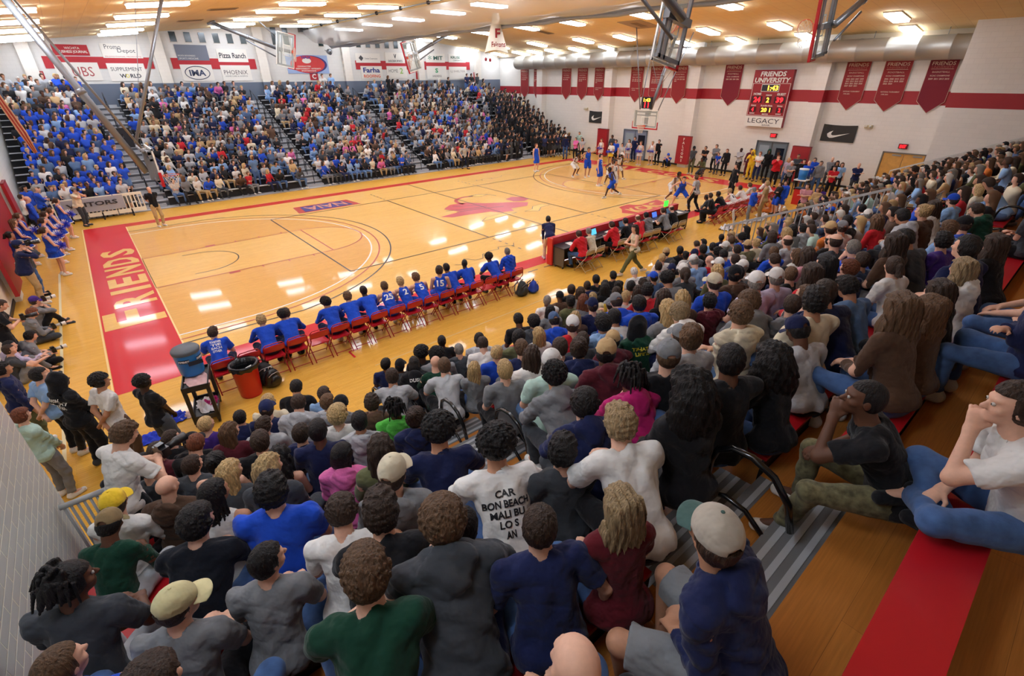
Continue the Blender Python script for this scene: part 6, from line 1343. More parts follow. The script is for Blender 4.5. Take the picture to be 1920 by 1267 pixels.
(0.8959999999983103, -8.25, 5, 0.976, 'G', 'hood', 'v', 's', 'k', 'm', -0.47, '', 'short black haired person in light grey hooded top, sixth row, right of navy shirt'),
(0.6633333258653922, -6.41, 2, 1.06, 'A', 'hood', 'v', 's', 'n', 'l', -0.5, '', 'short dark-brown haired person in light grey hooded top, third row, right of light grey shirt'),
(0.5125, -5.2, 0, 1.06, 'A', 'tee', 'c', 'c', 'o', 'l', -0.52, '', 'curly blond haired person in cream shirt, front row, right of navy jacket'),
(0.39, -5.8, 1, 1.06, 'A', 'tee', 'n', 'Cn', 'n', 'l', -0.51, '', 'navy capped person in navy shirt, second row, right of black jacket'),
(0.23333332835470583, -6.42, 2, 0.962, 'A', 'tee', 'v', 'm', 'n', 'l', -0.5, '', 'tousled dark-brown haired person in light grey shirt, third row, right of maroon sweater'),
(0.42999966405621626, -7.64, 4, 0.976, 'A', 'jacket', 'n', 's', 'n', 'l', -0.48, '', 'short dark-brown haired person in navy jacket, fifth row, right of black shirt'),
(0.03600000000098591, -8.27, 5, 0.93, 'G', 'tank', 'k', 'L', 'k', 'l', -0.47, '', 'big curly black haired person in black tank top, sixth row, right of dark grey sweater'),
(0.45, -8.93, 6, 0.93, 'G', 'hood', 'P', 'o', 'k', 'l', -0.46, '', 'bobbed black haired person in pink hooded top, seventh row, right of dark grey sweater'),
(0.63, -9.47, 7, 1.035, 'G', 'long', 'o', 'l', 'n', 'l', -0.45, '', 'long dark-brown haired person in olive sweater, eighth row, right of royal blue shirt'),
(0.45666666666666667, -10.06, 8, 1.06, 'A', 'hood', 'g', 'Cc', 'n', 'l', -0.45, '', 'cream capped person in grey hooded top, ninth row, right of white shirt'),
(0.08000000000600688, -10.71, 9, 1.06, 'B', 'tee', 'k', 'm', 'n', 'l', -0.44, '', 'tousled dark-brown haired person in black shirt, tenth row, right of black shirt'),
(0.9399999999984984, -10.69, 9, 1.06, 'B', 'tee', 'w', 'a', 'k', 'm', -0.43, 'carbon', 'curly haired person in white shirt lettered CARBON BEACH MALIBU'),
(0.2150000000000003, -11.21, 10, 1.06, 'B', 'hood', 'G', 'c', 'b', 'l', -0.43, '', 'curly brown haired person in dark grey hooded top, eleventh row, right of dark green shirt'),
(0.026666666666666672, -10.15, 8, 0.93, 'A', 'tee', 'w', 'c', 'n', 'l', -0.45, 'whiteh', 'curly haired person in white shirt with a small blue H'),
(-0.21, -9.41, 7, 1.06, 'A', 'tee', 'b', 'm', 'k', 'l', -0.46, '', 'tousled black haired person in royal blue shirt, eighth row, right of black jacket'),
(-0.13499999999999995, -8.81, 6, 1.06, 'G', 'long', 'G', 'l', 'o', 'l', -0.46, '', 'long blond haired person in dark grey sweater, seventh row, right of white tank top'),
(0.46599999999920216, -8.22, 5, 1.06, 'A', 'tee', 'n', 'z', 'k', 'd', -0.47, '', 'buzzed black haired person in navy shirt, sixth row, right of black tank top'),
(-0.8, -5.18, 0, 1.06, 'A', 'jacket', 'k', 's', 'n', 'l', -0.53, '', 'short dark-brown haired person in black jacket, front row, next to purple shirt'),
(-0.560000001952866, -5.81, 1, 1.017, 'A', 'jacket', 'k', 'Ck', 'n', 'l', -0.51, '', 'black capped person in black jacket, second row, right of maroon hooded top'),
(-0.34750000000000003, -5.14, 0, 1.06, 'A', 'tee', 'p', 's', 'o', 'l', -0.52, '', 'short blond haired person in purple shirt, front row, right of black jacket'),
(-0.6266666600284969, -6.43, 2, 1.048, 'A', 'tee', 'k', 's', 'r', 'l', -0.5, '', 'short auburn haired person in black shirt, third row, right of dark grey shirt'),
(-0.19666666666666677, -6.43, 2, 1.059, 'G', 'long', 'm', 'l', 'b', 'l', -0.5, '', 'long brown haired person in maroon sweater, third row, right of black shirt'),
(0.08249999999999996, -5.19, 0, 0.957, 'A', 'jacket', 'n', 's', 'k', 'l', -0.52, '', 'short black haired person in navy jacket, front row, right of purple shirt'),
(-1.3307557289454763e-07, -7.63, 4, 1.06, 'A', 'tee', 'k', 's', 'n', 'l', -0.48, '', 'short dark-brown haired person in black shirt, fifth row, right of black tank top'),
(-0.42999985229725735, -7.64, 4, 1.034, 'G', 'tank', 'k', 'u', 'k', 'l', -0.49, '', 'bun black haired person in black tank top, fifth row, right of brown hooded top'),
(-0.39399999999680924, -8.26, 5, 1.024, 'G', 'long', 'G', 'l', 'o', 'l', -0.47, '', 'long blond haired person in dark grey sweater, sixth row, right of dark green sweater'),
(-1.056666653390327, -6.42, 2, 0.987, 'A', 'tee', 'G', 'z', 'n', 'l', -0.51, '', 'buzzed dark-brown haired person in dark grey shirt, third row, next to black shirt'),
(-0.8599995406568383, -7.64, 4, 1.005, 'A', 'hood', 'u', 'b', 'l', 'l', -0.49, '', 'bald person in brown hooded top, fifth row, right of white sweater'),
(-0.63, -7.02, 3, 0.957, 'A', 'tee', 'G', 's', 'n', 'l', -0.5, '', 'short dark-brown haired person in dark grey shirt, fourth row, next to grey hooded top'),
(-1.42, -5.81, 1, 1.008, 'A', 'tee', 'k', 'Ck', 'k', 'l', -0.52, '', 'black capped person in black shirt, second row, next to maroon hooded top'),
(-0.9900000019528661, -5.81, 1, 1.06, 'A', 'hood', 'm', 's', 'n', 'l', -0.52, '', 'short dark-brown haired person in maroon hooded top, second row, right of black shirt'),
(-1.2899992632707697, -7.65, 4, 1.043, 'A', 'long', 'w', 'Cy', 'n', 'l', -0.49, '', 'yellow capped person in white sweater, fifth row, next to brown hooded top'),
(-0.565, -8.83, 6, 1.06, 'G', 'tank', 'w', 'r', 'k', 'm', -0.47, '', 'braided black haired person in white tank top, seventh row, next to dark grey sweater'),
(-1.37, -8.24, 5, 0.963, 'F', 'long', 'E', 'Cc', 'k', 'd', -0.49, 'greencamo', 'person in camouflage cap and dark green sweater holding a phone'),
(-0.79, -9.45, 7, 1.06, 'B', 'jacket', 'k', 'c', 'k', 'l', -0.46, 'puffer', 'curly haired person in black quilted puffer jacket'),
(-1.39, -9.38, 7, 1.06, 'K', 'tee', 'G', 'd', 'k', 'd', -0.47, 'dread', 'dreadlocked person in charcoal shirt leaning against the brick wall'),
(-1.31, -10.09, 8, 0.965, 'A', 'tee', 'b', 'z', 'b', 'l', -0.46, '', 'buzzed brown haired person in royal blue shirt, ninth row, next to grey shirt'),
(-0.88, -10.12, 8, 0.93, 'K', 'tee', 'g', 'Ct', 'n', 'l', -0.45, 'khakicap', 'person in pale khaki cap and grey shirt near the wall'),
(-0.92, -10.69, 9, 0.975, 'A', 'tee', 'k', 'c', 'n', 'l', -0.45, '', 'curly dark-brown haired person in black shirt, tenth row, next to black shirt'),
(-0.43, -10.15, 8, 0.93, 'K', 'tee', 'g', 's', 'k', 'l', -0.45, '', 'short black haired person in grey shirt, ninth row, right of grey shirt'),
(-0.21499999223971936, -11.25, 10, 1.06, 'B', 'tee', 'E', 'c', 'b', 'l', -0.43, 'greentee', 'large curly haired person in dark green shirt, arm on knee'),
(0.5100000000018563, -10.84, 9, 0.93, 'A', 'hood', 'G', 's', 'k', 'm', -0.43, '', 'short black haired person in dark grey hooded top, tenth row, right of black shirt'),
(0.64499999417979, -11.36, 10, 0.93, 'A', 'tee', 'n', 's', 'n', 'l', -0.43, 'polo', 'dark haired person in navy polo beside the ash-blond woman'),
(-0.6449999844794391, -11.34, 10, 0.93, 'A', 'tee', 'k', 'm', 'b', 'l', -0.43, '', 'tousled brown haired person in black shirt, eleventh row, next to dark green shirt'),
(1.074999991269685, -11.46, 10, 0.93, 'G', 'long', 'm', 'l', 'a', 'l', -0.42, 'blonde', 'woman with long ash-blond hair in dark red top'),
(0.22, -11.95, 11, 0.93, 'A', 'tee', 'k', 'b', 'l', 'l', -0.42, '', 'bald person in black shirt, twelfth row, next to navy hooded top'),
(1.06, -12.08, 11, 1.0, 'A', 'hood', 'n', 'Cw', 'n', 'm', 0.12, 'capman', 'person in grey and green cap with navy top beside the cup'),
(2.76, -12.21, 11, 1.0, 'X', 'tee', 'k', 'z', 'k', 'd', 0.35, 'camo', 'person in black shirt and camouflage trousers, hand at mouth'),
(2.68, -12.72, 12, 1.0, 'Y', 'tee', 'w', 's', 'n', 'l', 0.35, 'white', 'bearded person in white shirt and jeans, fist at mouth'),
(4.75, -12.5, 12, 1.0, 'A', 'jacket', 'n', 's', 'n', 'l', -.1, 'jean', 'person in navy jacket and blue jeans on the top row at the right edge'),
(5.6, -12.5, 12, 1.0, 'A', 'tee', 'g', 's', 'k', 'l', -.1, 'jean', 'person in grey shirt and jeans, next along the top row at right'),
]
FLOOR = [
(0.66, -1.93, 'ch_leanr', -0.17, 'tee', 'b', 'm', 'n', 'l', 'pants', 'n', 1.0, 'player in lettered royal blue shirt, alone nearest the blue cooler', 'back:TIER'),
(1.35, -1.83, 'ch_lean', -0.09, 'long', 'b', 'm', 'o', 'l', 'pants', 'n', 1.0, 'light-brown haired player in blue warm-up, second from the cooler', ''),
(1.73, -2.0, 'ch_lean', 0.0, 'long', 'b', 'c', 'k', 'm', 'pants', 'n', 1.0, 'curly black haired player in blue warm-up, third from the cooler', ''),
(2.07, -2.03, 'ch_lean', -0.17, 'long', 'b', 'm', 'n', 'l', 'pants', 'n', 1.0, 'blue warm-up player turned beside the fourth red chair', ''),
(2.67, -1.88, 'ch_lean', 0.0, 'long', 'b', 'a', 'k', 'm', 'pants', 'n', 1.0, 'rounded afro player in blue warm-up, fifth from the cooler', ''),
(3.06, -2.01, 'ch_lean', -0.09, 'long', 'b', 'c', 'k', 'm', 'pants', 'n', 1.0, 'short black haired blue warm-up player, sixth from the cooler', ''),
(3.43, -2.1, 'ch_lean', -0.14, 'long', 'b', 'm', 'b', 'l', 'pants', 'n', 1.0, 'brown haired blue warm-up player, seventh from the cooler', ''),
(3.97, -2.0, 'ch_lean', 0.0, 'long', 'b', 'z', 'k', 'e', 'pants', 'n', 1.03, 'broad blue warm-up player left of shirt number 25', ''),
(4.35, -1.88, 'ch_lean', -0.14, 'tank', 'b', 'm', 'b', 'l', 'shorts', 'b', 1.0, 'brown haired bench player whose blue jersey reads 25', 'back:25'),
(4.87, -1.82, 'ch_lean', -0.07, 'tank', 'b', 'm', 'o', 'l', 'shorts', 'b', 1.0, 'blond bench player whose blue jersey reads 2', 'back:2'),
(5.41, -1.83, 'ch_lean', 0.0, 'tank', 'b', 'm', 'b', 'l', 'shorts', 'b', 1.0, 'bench player in jersey 5, between the blond and the 15', 'back:5'),
(5.92, -1.37, 'ch_up', -0.52, 'tank', 'b', 'm', 'n', 'l', 'shorts', 'b', 1.0, 'seated player in blue jersey number 15 looking right', 'back:15'),
(6.63, -1.74, 'ch_lean', 0.0, 'tee', 'b', 'z', 'k', 'd', 'pants', 'k', 1.05, 'large man in bright blue shirt seated right of number 15', ''),
(7.08, -1.73, 'ch_leanr', -0.14, 'tee', 'b', 'z', 'k', 'e', 'pants', 'k', 1.0, 'bench man in blue shirt, third from the backpacks', ''),
(7.65, -1.92, 'ch_lean', 0.0, 'tee', 'b', 'a', 'k', 'd', 'pants', 'k', 1.0, 'afro haired bench man in blue, second from the backpacks', ''),
(8.22, -1.84, 'ch_up', -0.09, 'hood', 'b', 'z', 'g', 'l', 'pants', 'k', 1.0, 'man in blue hooded top on the chair nearest the backpacks', ''),
(19.94, -1.57, 'ch_lookr', 0.35, 'long', 'k', 's', 'n', 'l', 'pants', 'k', 1.0, 'dark suited coach seated with crossed leg at the white bench', ''),
(20.08, -1.98, 'ch_lean', 0.0, 'long', 'G', 'z', 'k', 'd', 'pants', 'k', 1.0, 'coach in dark pullover, second on the white bench', ''),
(21.25, -2.1, 'ch_lean', 0.0, 'long', 'k', 's', 'k', 'e', 'pants', 'k', 1.0, 'coach in black beside the first white uniform', ''),
(21.82, -2.04, 'ch_lean', -0.09, 'tank', 'w', 's', 'o', 'l', 'shorts', 'w', 1.0, 'seated player in white jersey number 12', 'back:12'),
(23.09, -1.66, 'ch_lean', 0.0, 'tank', 'w', 's', 'n', 'l', 'shorts', 'w', 1.0, 'white bench player behind number 12', ''),
(23.24, -1.8, 'ch_lean', 0.0, 'tank', 'w', 's', 'r', 'l', 'shorts', 'w', 1.0, 'red-brown haired white bench player', ''),
(22.79, -2.24, 'ch_lean', 0.0, 'tee', 'w', 's', 'n', 'l', 'shorts', 'w', 1.0, 'white bench player in a short sleeved shooting shirt', ''),
(24.12, -1.89, 'ch_lean', 0.0, 'tee', 'w', 's', 'b', 'l', 'pants', 'w', 1.0, 'white shirted bench player left of the tallest one', ''),
(25.42, -1.57, 'ch_lean', 0.0, 'tee', 'w', 's', 'k', 'd', 'pants', 'w', 1.05, 'tall dark haired player in white at the bench end', ''),
(11.39, -1.86, 'ch_desk', -0.14, 'hood', 'r', 's', 'n', 'l', 'pants', 'd', 1.0, 'person in red hooded top at the near end of scorer table', ''),
(11.89, -2.11, 'ch_desk', -0.07, 'long', 'c', 's', 'g', 'l', 'pants', 'k', 1.0, 'grey haired person in cream and grey at scorer table', ''),
(13.14, -2.04, 'ch_desk', 0.0, 'hood', 'r', 's', 'n', 'l', 'pants', 'k', 1.0, 'person in red top in the middle of scorer table', ''),
(13.89, -2.23, 'ch_desk', 0.0, 'long', 'k', 's', 'k', 'l', 'pants', 'k', 1.0, 'person in black behind the walking woman at the table', ''),
(14.6, -2.08, 'ch_desk', -0.09, 'tee', 'r', 'x', 'b', 'l', 'pants', 'k', 1.0, 'balding person in red at scorer table', ''),
(15.11, -2.12, 'ch_desk', -0.09, 'hood', 'g', 's', 'k', 'l', 'pants', 'k', 1.0, 'person in grey hooded top at scorer table', ''),
(16.23, -1.99, 'ch_desk', 0.0, 'tee', 'g', 's', 'n', 'l', 'pants', 'k', 1.0, 'large man in grey shirt at scorer table', ''),
(16.82, -2.4, 'ch_desk', 0.0, 'long', 'k', 'x', 'n', 'l', 'pants', 'k', 1.0, 'balding man in black at the far end of scorer table', ''),
(12.32, -3.37, 'walk', 1.08, 'tank', 'c', 'l', 'n', 'l', 'pants', 'o', 1.0, 'long haired woman in green trousers walking past scorer table', ''),
(11.29, -0.45, 'bendk', -0.61, 'long', 'n', 's', 'k', 'l', 'pants', 'c', 1.0, 'coach in navy sweater and pale trousers bending at the sideline', ''),
(23.35, 13.33, 'st', 3.14, 'tank', 'b', 's', 'r', 'l', 'shorts', 'b', 1.05, 'blue uniformed player standing alone at the far sideline', ''),
(24.0, 10.28, 'defend', 3.49, 'tank', 'w', 's', 'k', 'd', 'shorts', 'w', 1.0, 'white uniformed player crouched at the far side of the arc', ''),
(23.65, 8.87, 'jump', 2.62, 'tank', 'b', 's', 'n', 'm', 'shorts', 'b', 1.05, 'blue uniformed player leaping with an arm raised', ''),
(22.74, 7.09, 'st', 3.32, 'tank', 'b', 's', 'k', 'l', 'shorts', 'b', 1.05, 'blue player with lettered chest beside the key', 'chest:2'),
(25.19, 7.73, 'run', 3.49, 'tank', 'w', 'Cw', 'k', 'd', 'shorts', 'w', 1.02, 'white uniformed player with headband at the far lane', ''),
(23.94, 7.22, 'defend', 2.79, 'tank', 'w', 's', 'k', 'd', 'shorts', 'w', 1.0, 'white player with arms spread in the lane', ''),
(20.87, 4.54, 'run', 1.05, 'tank', 'b', 's', 'k', 'e', 'shorts', 'b', 1.0, 'blue player number 1 lunging left of the lane', 'back:1'),
(21.78, 5.19, 'st', 2.97, 'tank', 'w', 's', 'k', 'm', 'shorts', 'w', 1.03, 'white player number 3 facing the blue number 1', 'chest:3'),
(22.91, 2.16, 'dribble', 3.23, 'tank', 'w', 's', 'k', 'd', 'shorts', 'w', 1.0, 'white player dribbling the ball near the right bench', ''),
(21.95, 1.02, 'defend', 2.27, 'tank', 'b', 's', 'n', 'l', 'shorts', 'b', 1.0, 'blue player bending low to guard the dribbler', ''),
(21.37, -0.11, 'ref', 0.17, 'tee', 'w', 's', 'b', 'l', 'pants', 'k', 1.02, 'referee in black and white stripes near the right bench', 'stripe'),
(20.33, 17.6, 'ref', 2.97, 'tee', 'w', 's', 'n', 'l', 'pants', 'k', 1.0, 'referee in stripes standing at the far sideline', 'stripe'),
(25.15, -0.0, 'st', 1.05, 'long', 'k', 's', 'n', 'l', 'pants', 'k', 1.05, 'coach all in black standing beyond the white bench', ''),
(32.4, 4.95, 'st_cross', 1.66, 'hood', 'g', 's', 'b', 'l', 'pants', 'k', 1.03, 'tall bearded person in grey hooded top against the right wall', ''),
(31.57, 4.48, 'st_front', 1.66, 'tee', 'b', 's', 'n', 'l', 'pants', 'G', 0.78, 'child in blue shirt in front of the tall grey hooded person', ''),
(31.43, 3.87, 'st', 1.66, 'hood', 'k', 's', 'r', 'l', 'pants', 'k', 0.95, 'person in black lettered top against the right wall', ''),
(31.83, 3.16, 'st_cross', 1.66, 'hood', 'v', 'z', 'k', 'e', 'pants', 'k', 1.0, 'dark haired person in pale grey hooded top by the open door', ''),
(31.37, 2.12, 'st_cam', 1.66, 'hood', 'y', 'Hy', 'k', 'd', 'pants', 'y', 1.0, 'person dressed all in yellow beside the blue door', ''),
(31.05, 1.56, 'st_cross', 1.75, 'tee', 'w', 's', 'r', 'l', 'pants', 'n', 1.0, 'person in white shirt with dark trousers at the blue door', ''),
(33.51, 2.6, 'st', 1.92, 'hood', 'm', 's', 'k', 'm', 'pants', 'm', 1.0, 'person in dark red tracksuit in the blue doorway', ''),
(32.99, 1.47, 'st', 1.92, 'hood', 'k', 'HE', 'k', 'd', 'pants', 'k', 1.02, 'person in dark green hood in the doorway', ''),
(32.71, 0.91, 'st', 1.92, 'hood', 'k', 'a', 'k', 'd', 'pants', 'k', 1.0, 'dark curly haired person in black by the doorway', ''),
(30.18, 0.1, 'st_cam', 1.92, 'hood', 'r', 's', 'r', 'l', 'pants', 'k', 1.02, 'person in bright red top raising hands to face by doorway', ''),
(30.37, -0.43, 'st_f', 1.92, 'tee', 'L', 'l', 'o', 'l', 'pants', 'd', 0.95, 'blond person in lilac top near the doorway', ''),
(29.35, -1.02, 'st_cross', 1.92, 'tee', 'g', 's', 'w', 'l', 'pants', 'k', 0.95, 'white haired person with folded arms near the doorway', ''),
(31.64, -0.42, 'st_cross', 1.92, 'long', 'G', 'z', 'n', 'm', 'pants', 'k', 1.0, 'shaven headed person in charcoal by the red pad', ''),
(30.48, -1.22, 'st_front', 1.75, 'long', 'k', 'm', 'n', 'l', 'pants', 'k', 0.95, 'dark haired person in black beside the charcoal one', ''),
(29.55, -1.83, 'st_front', 1.75, 'long', 'b', 'b', 'l', 'l', 'pants', 'd', 1.0, 'bald person in royal blue leaning by the blue cooler', ''),
(31.48, -1.4, 'st_cross', 1.75, 'hood', 'b', 's', 'n', 'l', 'pants', 'd', 0.95, 'blue hooded person with folded arms right of the red pad', ''),
(29.82, -2.32, 'st_f', 1.75, 'hood', 'g', 's', 'n', 'l', 'pants', 'd', 1.0, 'person in grey hooded top and jeans right of the red pad', ''),
(31.8, -2.18, 'st_front', 1.92, 'long', 'g', 'b', 'g', 'l', 'pants', 'G', 1.0, 'bald person in grey shirt below the near swoosh flag', ''),
(31.15, -2.67, 'st_f', 1.92, 'long', 'k', 'l', 'k', 'm', 'pants', 'k', 0.95, 'long haired person in black below the near flag', ''),
(29.23, -3.22, 'st_cross', 1.75, 'tee', 'r', 'l', 'n', 'l', 'pants', 'k', 0.95, 'person in red shirt in front of the black clad ones', ''),
(31.06, -2.96, 'st_f', 1.92, 'tee', 'B', 'l', 'b', 'l', 'pants', 'k', 0.92, 'person in lilac blue shirt bending beside the red shirt', ''),
(30.54, -3.9, 'st_cross', 2.09, 'jacket', 'n', 'b', 'l', 'l', 'pants', 'G', 1.0, 'bald man in navy jacket with folded arms by the plain wall', ''),
(27.74, -3.37, 'fl_cross', 1.75, 'hood', 'p', 'l', 'n', 'l', 'pants', 'k', 1.0, 'purple hooded person sitting beyond the red bin', 'z:.5'),
(23.3, -4.21, 'st_cross', 1.75, 'tee', 'R', 's', 'n', 'l', 'pants', 'k', 0.95, 'woman in coral pink top standing beyond the white bench', ''),
(23.8, -4.5, 'st_front', 1.4, 'long', 't', 'l', 'b', 'l', 'pants', 'k', 0.85, 'child in tan top near the coral pink woman', ''),
(21.42, -2.8, 'st_behind', 0.35, 'hood', 'b', 'Cg', 'g', 'l', 'pants', 'g', 0.88, 'child in blue hooded top standing behind the white bench', ''),
(22.14, -2.98, 'st', 0.26, 'tee', 'K', 's', 'o', 'l', 'pants', 'K', 1.0, 'person in beige shirt and trousers behind the white bench', ''),
(23.74, -2.9, 'st_cross', 1.05, 'hood', 'k', 's', 'n', 'l', 'shorts', 'b', 0.85, 'boy in black top and blue shorts behind the bench end', ''),
(24.06, -3.02, 'st', 1.22, 'hood', 'b', 's', 'b', 'l', 'shorts', 'b', 0.87, 'boy in all royal blue behind the bench end', ''),
(23.92, -2.76, 'fl_cross', 0.0, 'tee', 'a', 'z', 'b', 'l', 'pants', 'a', 0.85, 'small child in orange sitting on the floor by the bench', ''),
(30.42, 5.65, 'st_front', 1.66, 'long', 'G', 'Ck', 'k', 'd', 'pants', 'o', 1.0, 'security officer in dark cap standing by the FALCONS pad', ''),
(31.11, 5.21, 'st_cross', 1.66, 'tee', 'k', 'z', 'k', 'm', 'pants', 'G', 1.0, 'man in black shirt with folded arms right of the officer', ''),
(30.23, 4.78, 'crouch', 1.66, 'long', 'o', 's', 'k', 'd', 'pants', 'G', 1.0, 'crouching dark clothed person at the wall base', ''),
(32.52, 9.44, 'st_front', 1.66, 'long', 'k', 's', 'n', 'l', 'pants', 'k', 1.0, 'young person in black tracksuit against the wall left of the pad', ''),
(32.34, 8.47, 'fl_camera', 1.66, 'tee', 'b', 'Cb', 'n', 'l', 'pants', 'k', 1.0, 'photographer in blue sitting on the floor by the wall', ''),
(31.44, 9.6, 'st_cheer', 1.66, 'tank', 'w', 'u', 'o', 'l', 'skirt', 'w', 0.95, 'white uniformed cheerleader nearest the black tracksuit', ''),
(30.83, 10.18, 'st_cheer', 1.66, 'tank', 'w', 'u', 'b', 'l', 'skirt', 'w', 0.95, 'white uniformed cheerleader, second from the tracksuit', ''),
(31.28, 11.58, 'st_cheer', 1.66, 'tank', 'w', 'l', 'b', 'l', 'skirt', 'w', 0.95, 'white uniformed cheerleader, third from the tracksuit', ''),
(31.96, 11.57, 'st', 1.66, 'long', 'n', 's', 'n', 'l', 'pants', 'n', 1.02, 'person in navy between two white cheerleaders', ''),
(30.05, 13.24, 'st_cheer', 1.66, 'tank', 'w', 'p', 'b', 'l', 'skirt', 'w', 0.95, 'white uniformed cheerleader left of the far red pad', ''),
(29.05, 11.43, 'st_cheer', 1.66, 'tee', 'w', 'l', 'k', 'm', 'skirt', 'y', 0.95, 'cheerleader in white shirt and gold skirt by the far pad', ''),
(29.74, 11.59, 'st', 1.66, 'tee', 'b', 's', 'k', 'l', 'pants', 'k', 1.0, 'person in blue beside the gold skirted cheerleader', ''),
(28.98, 10.41, 'st', 1.92, 'tee', 'v', 's', 'n', 'l', 'pants', 'k', 0.95, 'person in grey shirt behind the lane players', ''),
(33.25, 13.8, 'st', 1.66, 'long', 'G', 's', 'k', 'd', 'pants', 'k', 1.0, 'dark clothed person left of the far open door', ''),
(29.3, 15.19, 'st_cross', 1.92, 'hood', 'P', 's', 'n', 'l', 'pants', 'k', 0.95, 'person in bright pink top near the far corner', ''),
(29.4, 14.61, 'st_front', 1.92, 'tee', 'v', 'l', 'k', 'l', 'pants', 'k', 0.95, 'person in grey shirt next to the bright pink top', ''),
(29.05, 16.05, 'st', 2.09, 'long', 'n', 'Cw', 'k', 'd', 'pants', 'd', 1.03, 'large person in dark jacket and white cap at the far corner', ''),
(32.74, 17.32, 'st', 1.92, 'long', 'T', 's', 'n', 'l', 'pants', 'G', 1.0, 'tall person in pale mint top behind the pink one', ''),
(-1.87, 14.58, 'st_cheer', -1.31, 'tank', 'b', 'p', 'n', 'l', 'skirt', 'b', 0.95, 'farthest blue cheerleader beside the white barrier', ''),
(-2.05, 12.59, 'st_cheer', -1.31, 'tank', 'b', 'p', 'b', 'l', 'skirt', 'b', 0.95, 'second blue cheerleader from the white barrier', ''),
(-2.21, 11.99, 'st_cheer', -1.31, 'tank', 'b', 'p', 'n', 'l', 'skirt', 'b', 0.95, 'third blue cheerleader from the white barrier', ''),
(-2.25, 10.83, 'st_cheer', -1.31, 'tank', 'b', 'p', 'n', 'l', 'skirt', 'b', 0.95, 'fourth blue cheerleader from the white barrier', ''),
(-2.21, 9.21, 'st_cheer', -1.22, 'tank', 'b', 'p', 'n', 'l', 'skirt', 'b', 0.95, 'nearest blue cheerleader holding blue and white pom-poms', ''),
(-2.94, 12.33, 'st_cheer', -1.4, 'tank', 'b', 'p', 'b', 'l', 'skirt', 'b', 0.95, 'blue cheerleader in the back line by the red pad', ''),
(-3.24, 11.24, 'st_cheer', -1.4, 'tank', 'b', 'l', 'b', 'l', 'skirt', 'b', 0.95, 'long haired blue cheerleader at the picture edge', ''),
(-3.12, 9.22, 'st_cheer', -1.4, 'tank', 'b', 'p', 'k', 'm', 'skirt', 'b', 0.95, 'dark haired blue cheerleader with white pom-poms', ''),
(-2.84, 15.06, 'st', -1.48, 'long', 'b', 'b', 'g', 'l', 'pants', 'b', 1.02, 'bald man in blue tracksuit behind the cheerleaders', ''),
(-2.53, 17.17, 'st_cross', -1.48, 'hood', 'b', 's', 'g', 'l', 'pants', 'k', 1.04, 'grey haired man with folded arms in blue sweatshirt', ''),
(-3.2, 16.55, 'st', -1.48, 'tee', 'w', 's', 'n', 'l', 'pants', 'k', 0.95, 'person in white shirt by the left wall pad', ''),
(-3.09, 18.24, 'st', -1.48, 'tee', 'b', 's', 'n', 'l', 'pants', 'k', 0.98, 'dark haired youth in blue by the left wall pad', ''),
(-1.33, 16.65, 'st_cam', -2.09, 'tee', 'c', 'Cg', 'n', 'l', 'pants', 'G', 0.98, 'cameraman in cream shirt and grey cap before the barrier', 'camera'),
(1.25, 14.27, 'st_behind', -2.79, 'tee', 'k', 'x', 'n', 'l', 'pants', 'K', 1.0, 'man in black shirt and khaki trousers by the aisle', ''),
(-3.04, 6.66, 'st_cam', -1.4, 'long', 'n', 'Cn', 'k', 'l', 'pants', 'K', 1.08, 'heavy photographer in navy top and khaki trousers', 'camera'),
(-2.98, 7.43, 'st_cam', -1.4, 'jacket', 'G', 's', 'g', 'l', 'pants', 'd', 1.0, 'photographer in jeans behind the navy clad one', 'camera'),
(-2.72, 4.4, 'fl_camera', -1.31, 'jacket', 'g', 'Cp', 'n', 'l', 'pants', 'k', 1.0, 'seated photographer in purple-blue cap', 'camera'),
(-2.84, 3.53, 'fl_cross', -1.31, 'hood', 'g', 'm', 'r', 'l', 'pants', 'G', 1.0, 'seated auburn haired photographer in grey pullover', 'camera2'),
(-3.06, 1.95, 'st_look', -1.48, 'tee', 'k', 'z', 'n', 'l', 'shorts', 'k', 1.0, 'standing person in black shirt and shorts at left edge', 'camera2'),
(-2.84, 1.94, 'fl_cross', -1.31, 'hood', 'g', 's', 'k', 'l', 'pants', 'k', 1.0, 'seated black haired photographer with grey top and backpack', 'camera2'),
(-3.02, 1.58, 'fl_knees', -1.31, 'hood', 'L', 's', 'k', 'l', 'pants', 'g', 1.0, 'seated youth in lilac hooded top hugging knees', ''),
(-3.18, 1.36, 'fl_knees', -1.4, 'tee', 'G', 's', 'n', 'l', 'shorts', 'g', 1.0, 'seated youth in grey shorts at the left picture edge', ''),
(-2.59, -1.75, 'st', -1.31, 'hood', 'n', 'm', 'k', 'm', 'pants', 'o', 1.0, 'standing youth in navy top and olive trousers', ''),
(-2.13, -2.38, 'st_behind', -1.05, 'tee', 'B', 'c', 'k', 'l', 'pants', 'k', 1.0, 'standing youth in tie-dyed light blue shirt', ''),
(-1.82, -3.05, 'st_front', -1.05, 'hood', 'k', 'Hk', 'k', 'd', 'pants', 'k', 1.06, 'large person in black lettered hooded sweatshirt', 'back:GSPLAY'),
(-1.37, -3.36, 'st_behind', -1.08, 'tee', 'w', 'a', 'k', 'm', 'pants', 'u', 1.02, 'standing youth in white shirt with striped brown trousers', 'stripeleg'),
(-0.84, -3.76, 'st_front', -1.08, 'tee', 'k', 'a', 'k', 'e', 'shorts', 'G', 1.0, 'standing youth in black shirt and dark shorts', ''),
(-2.3, -3.54, 'st_front', -0.96, 'crew', 'T', 'c', 'r', 'l', 'pants', 'g', 0.97, 'auburn haired youth in mint sweatshirt by the brick wall', ''),
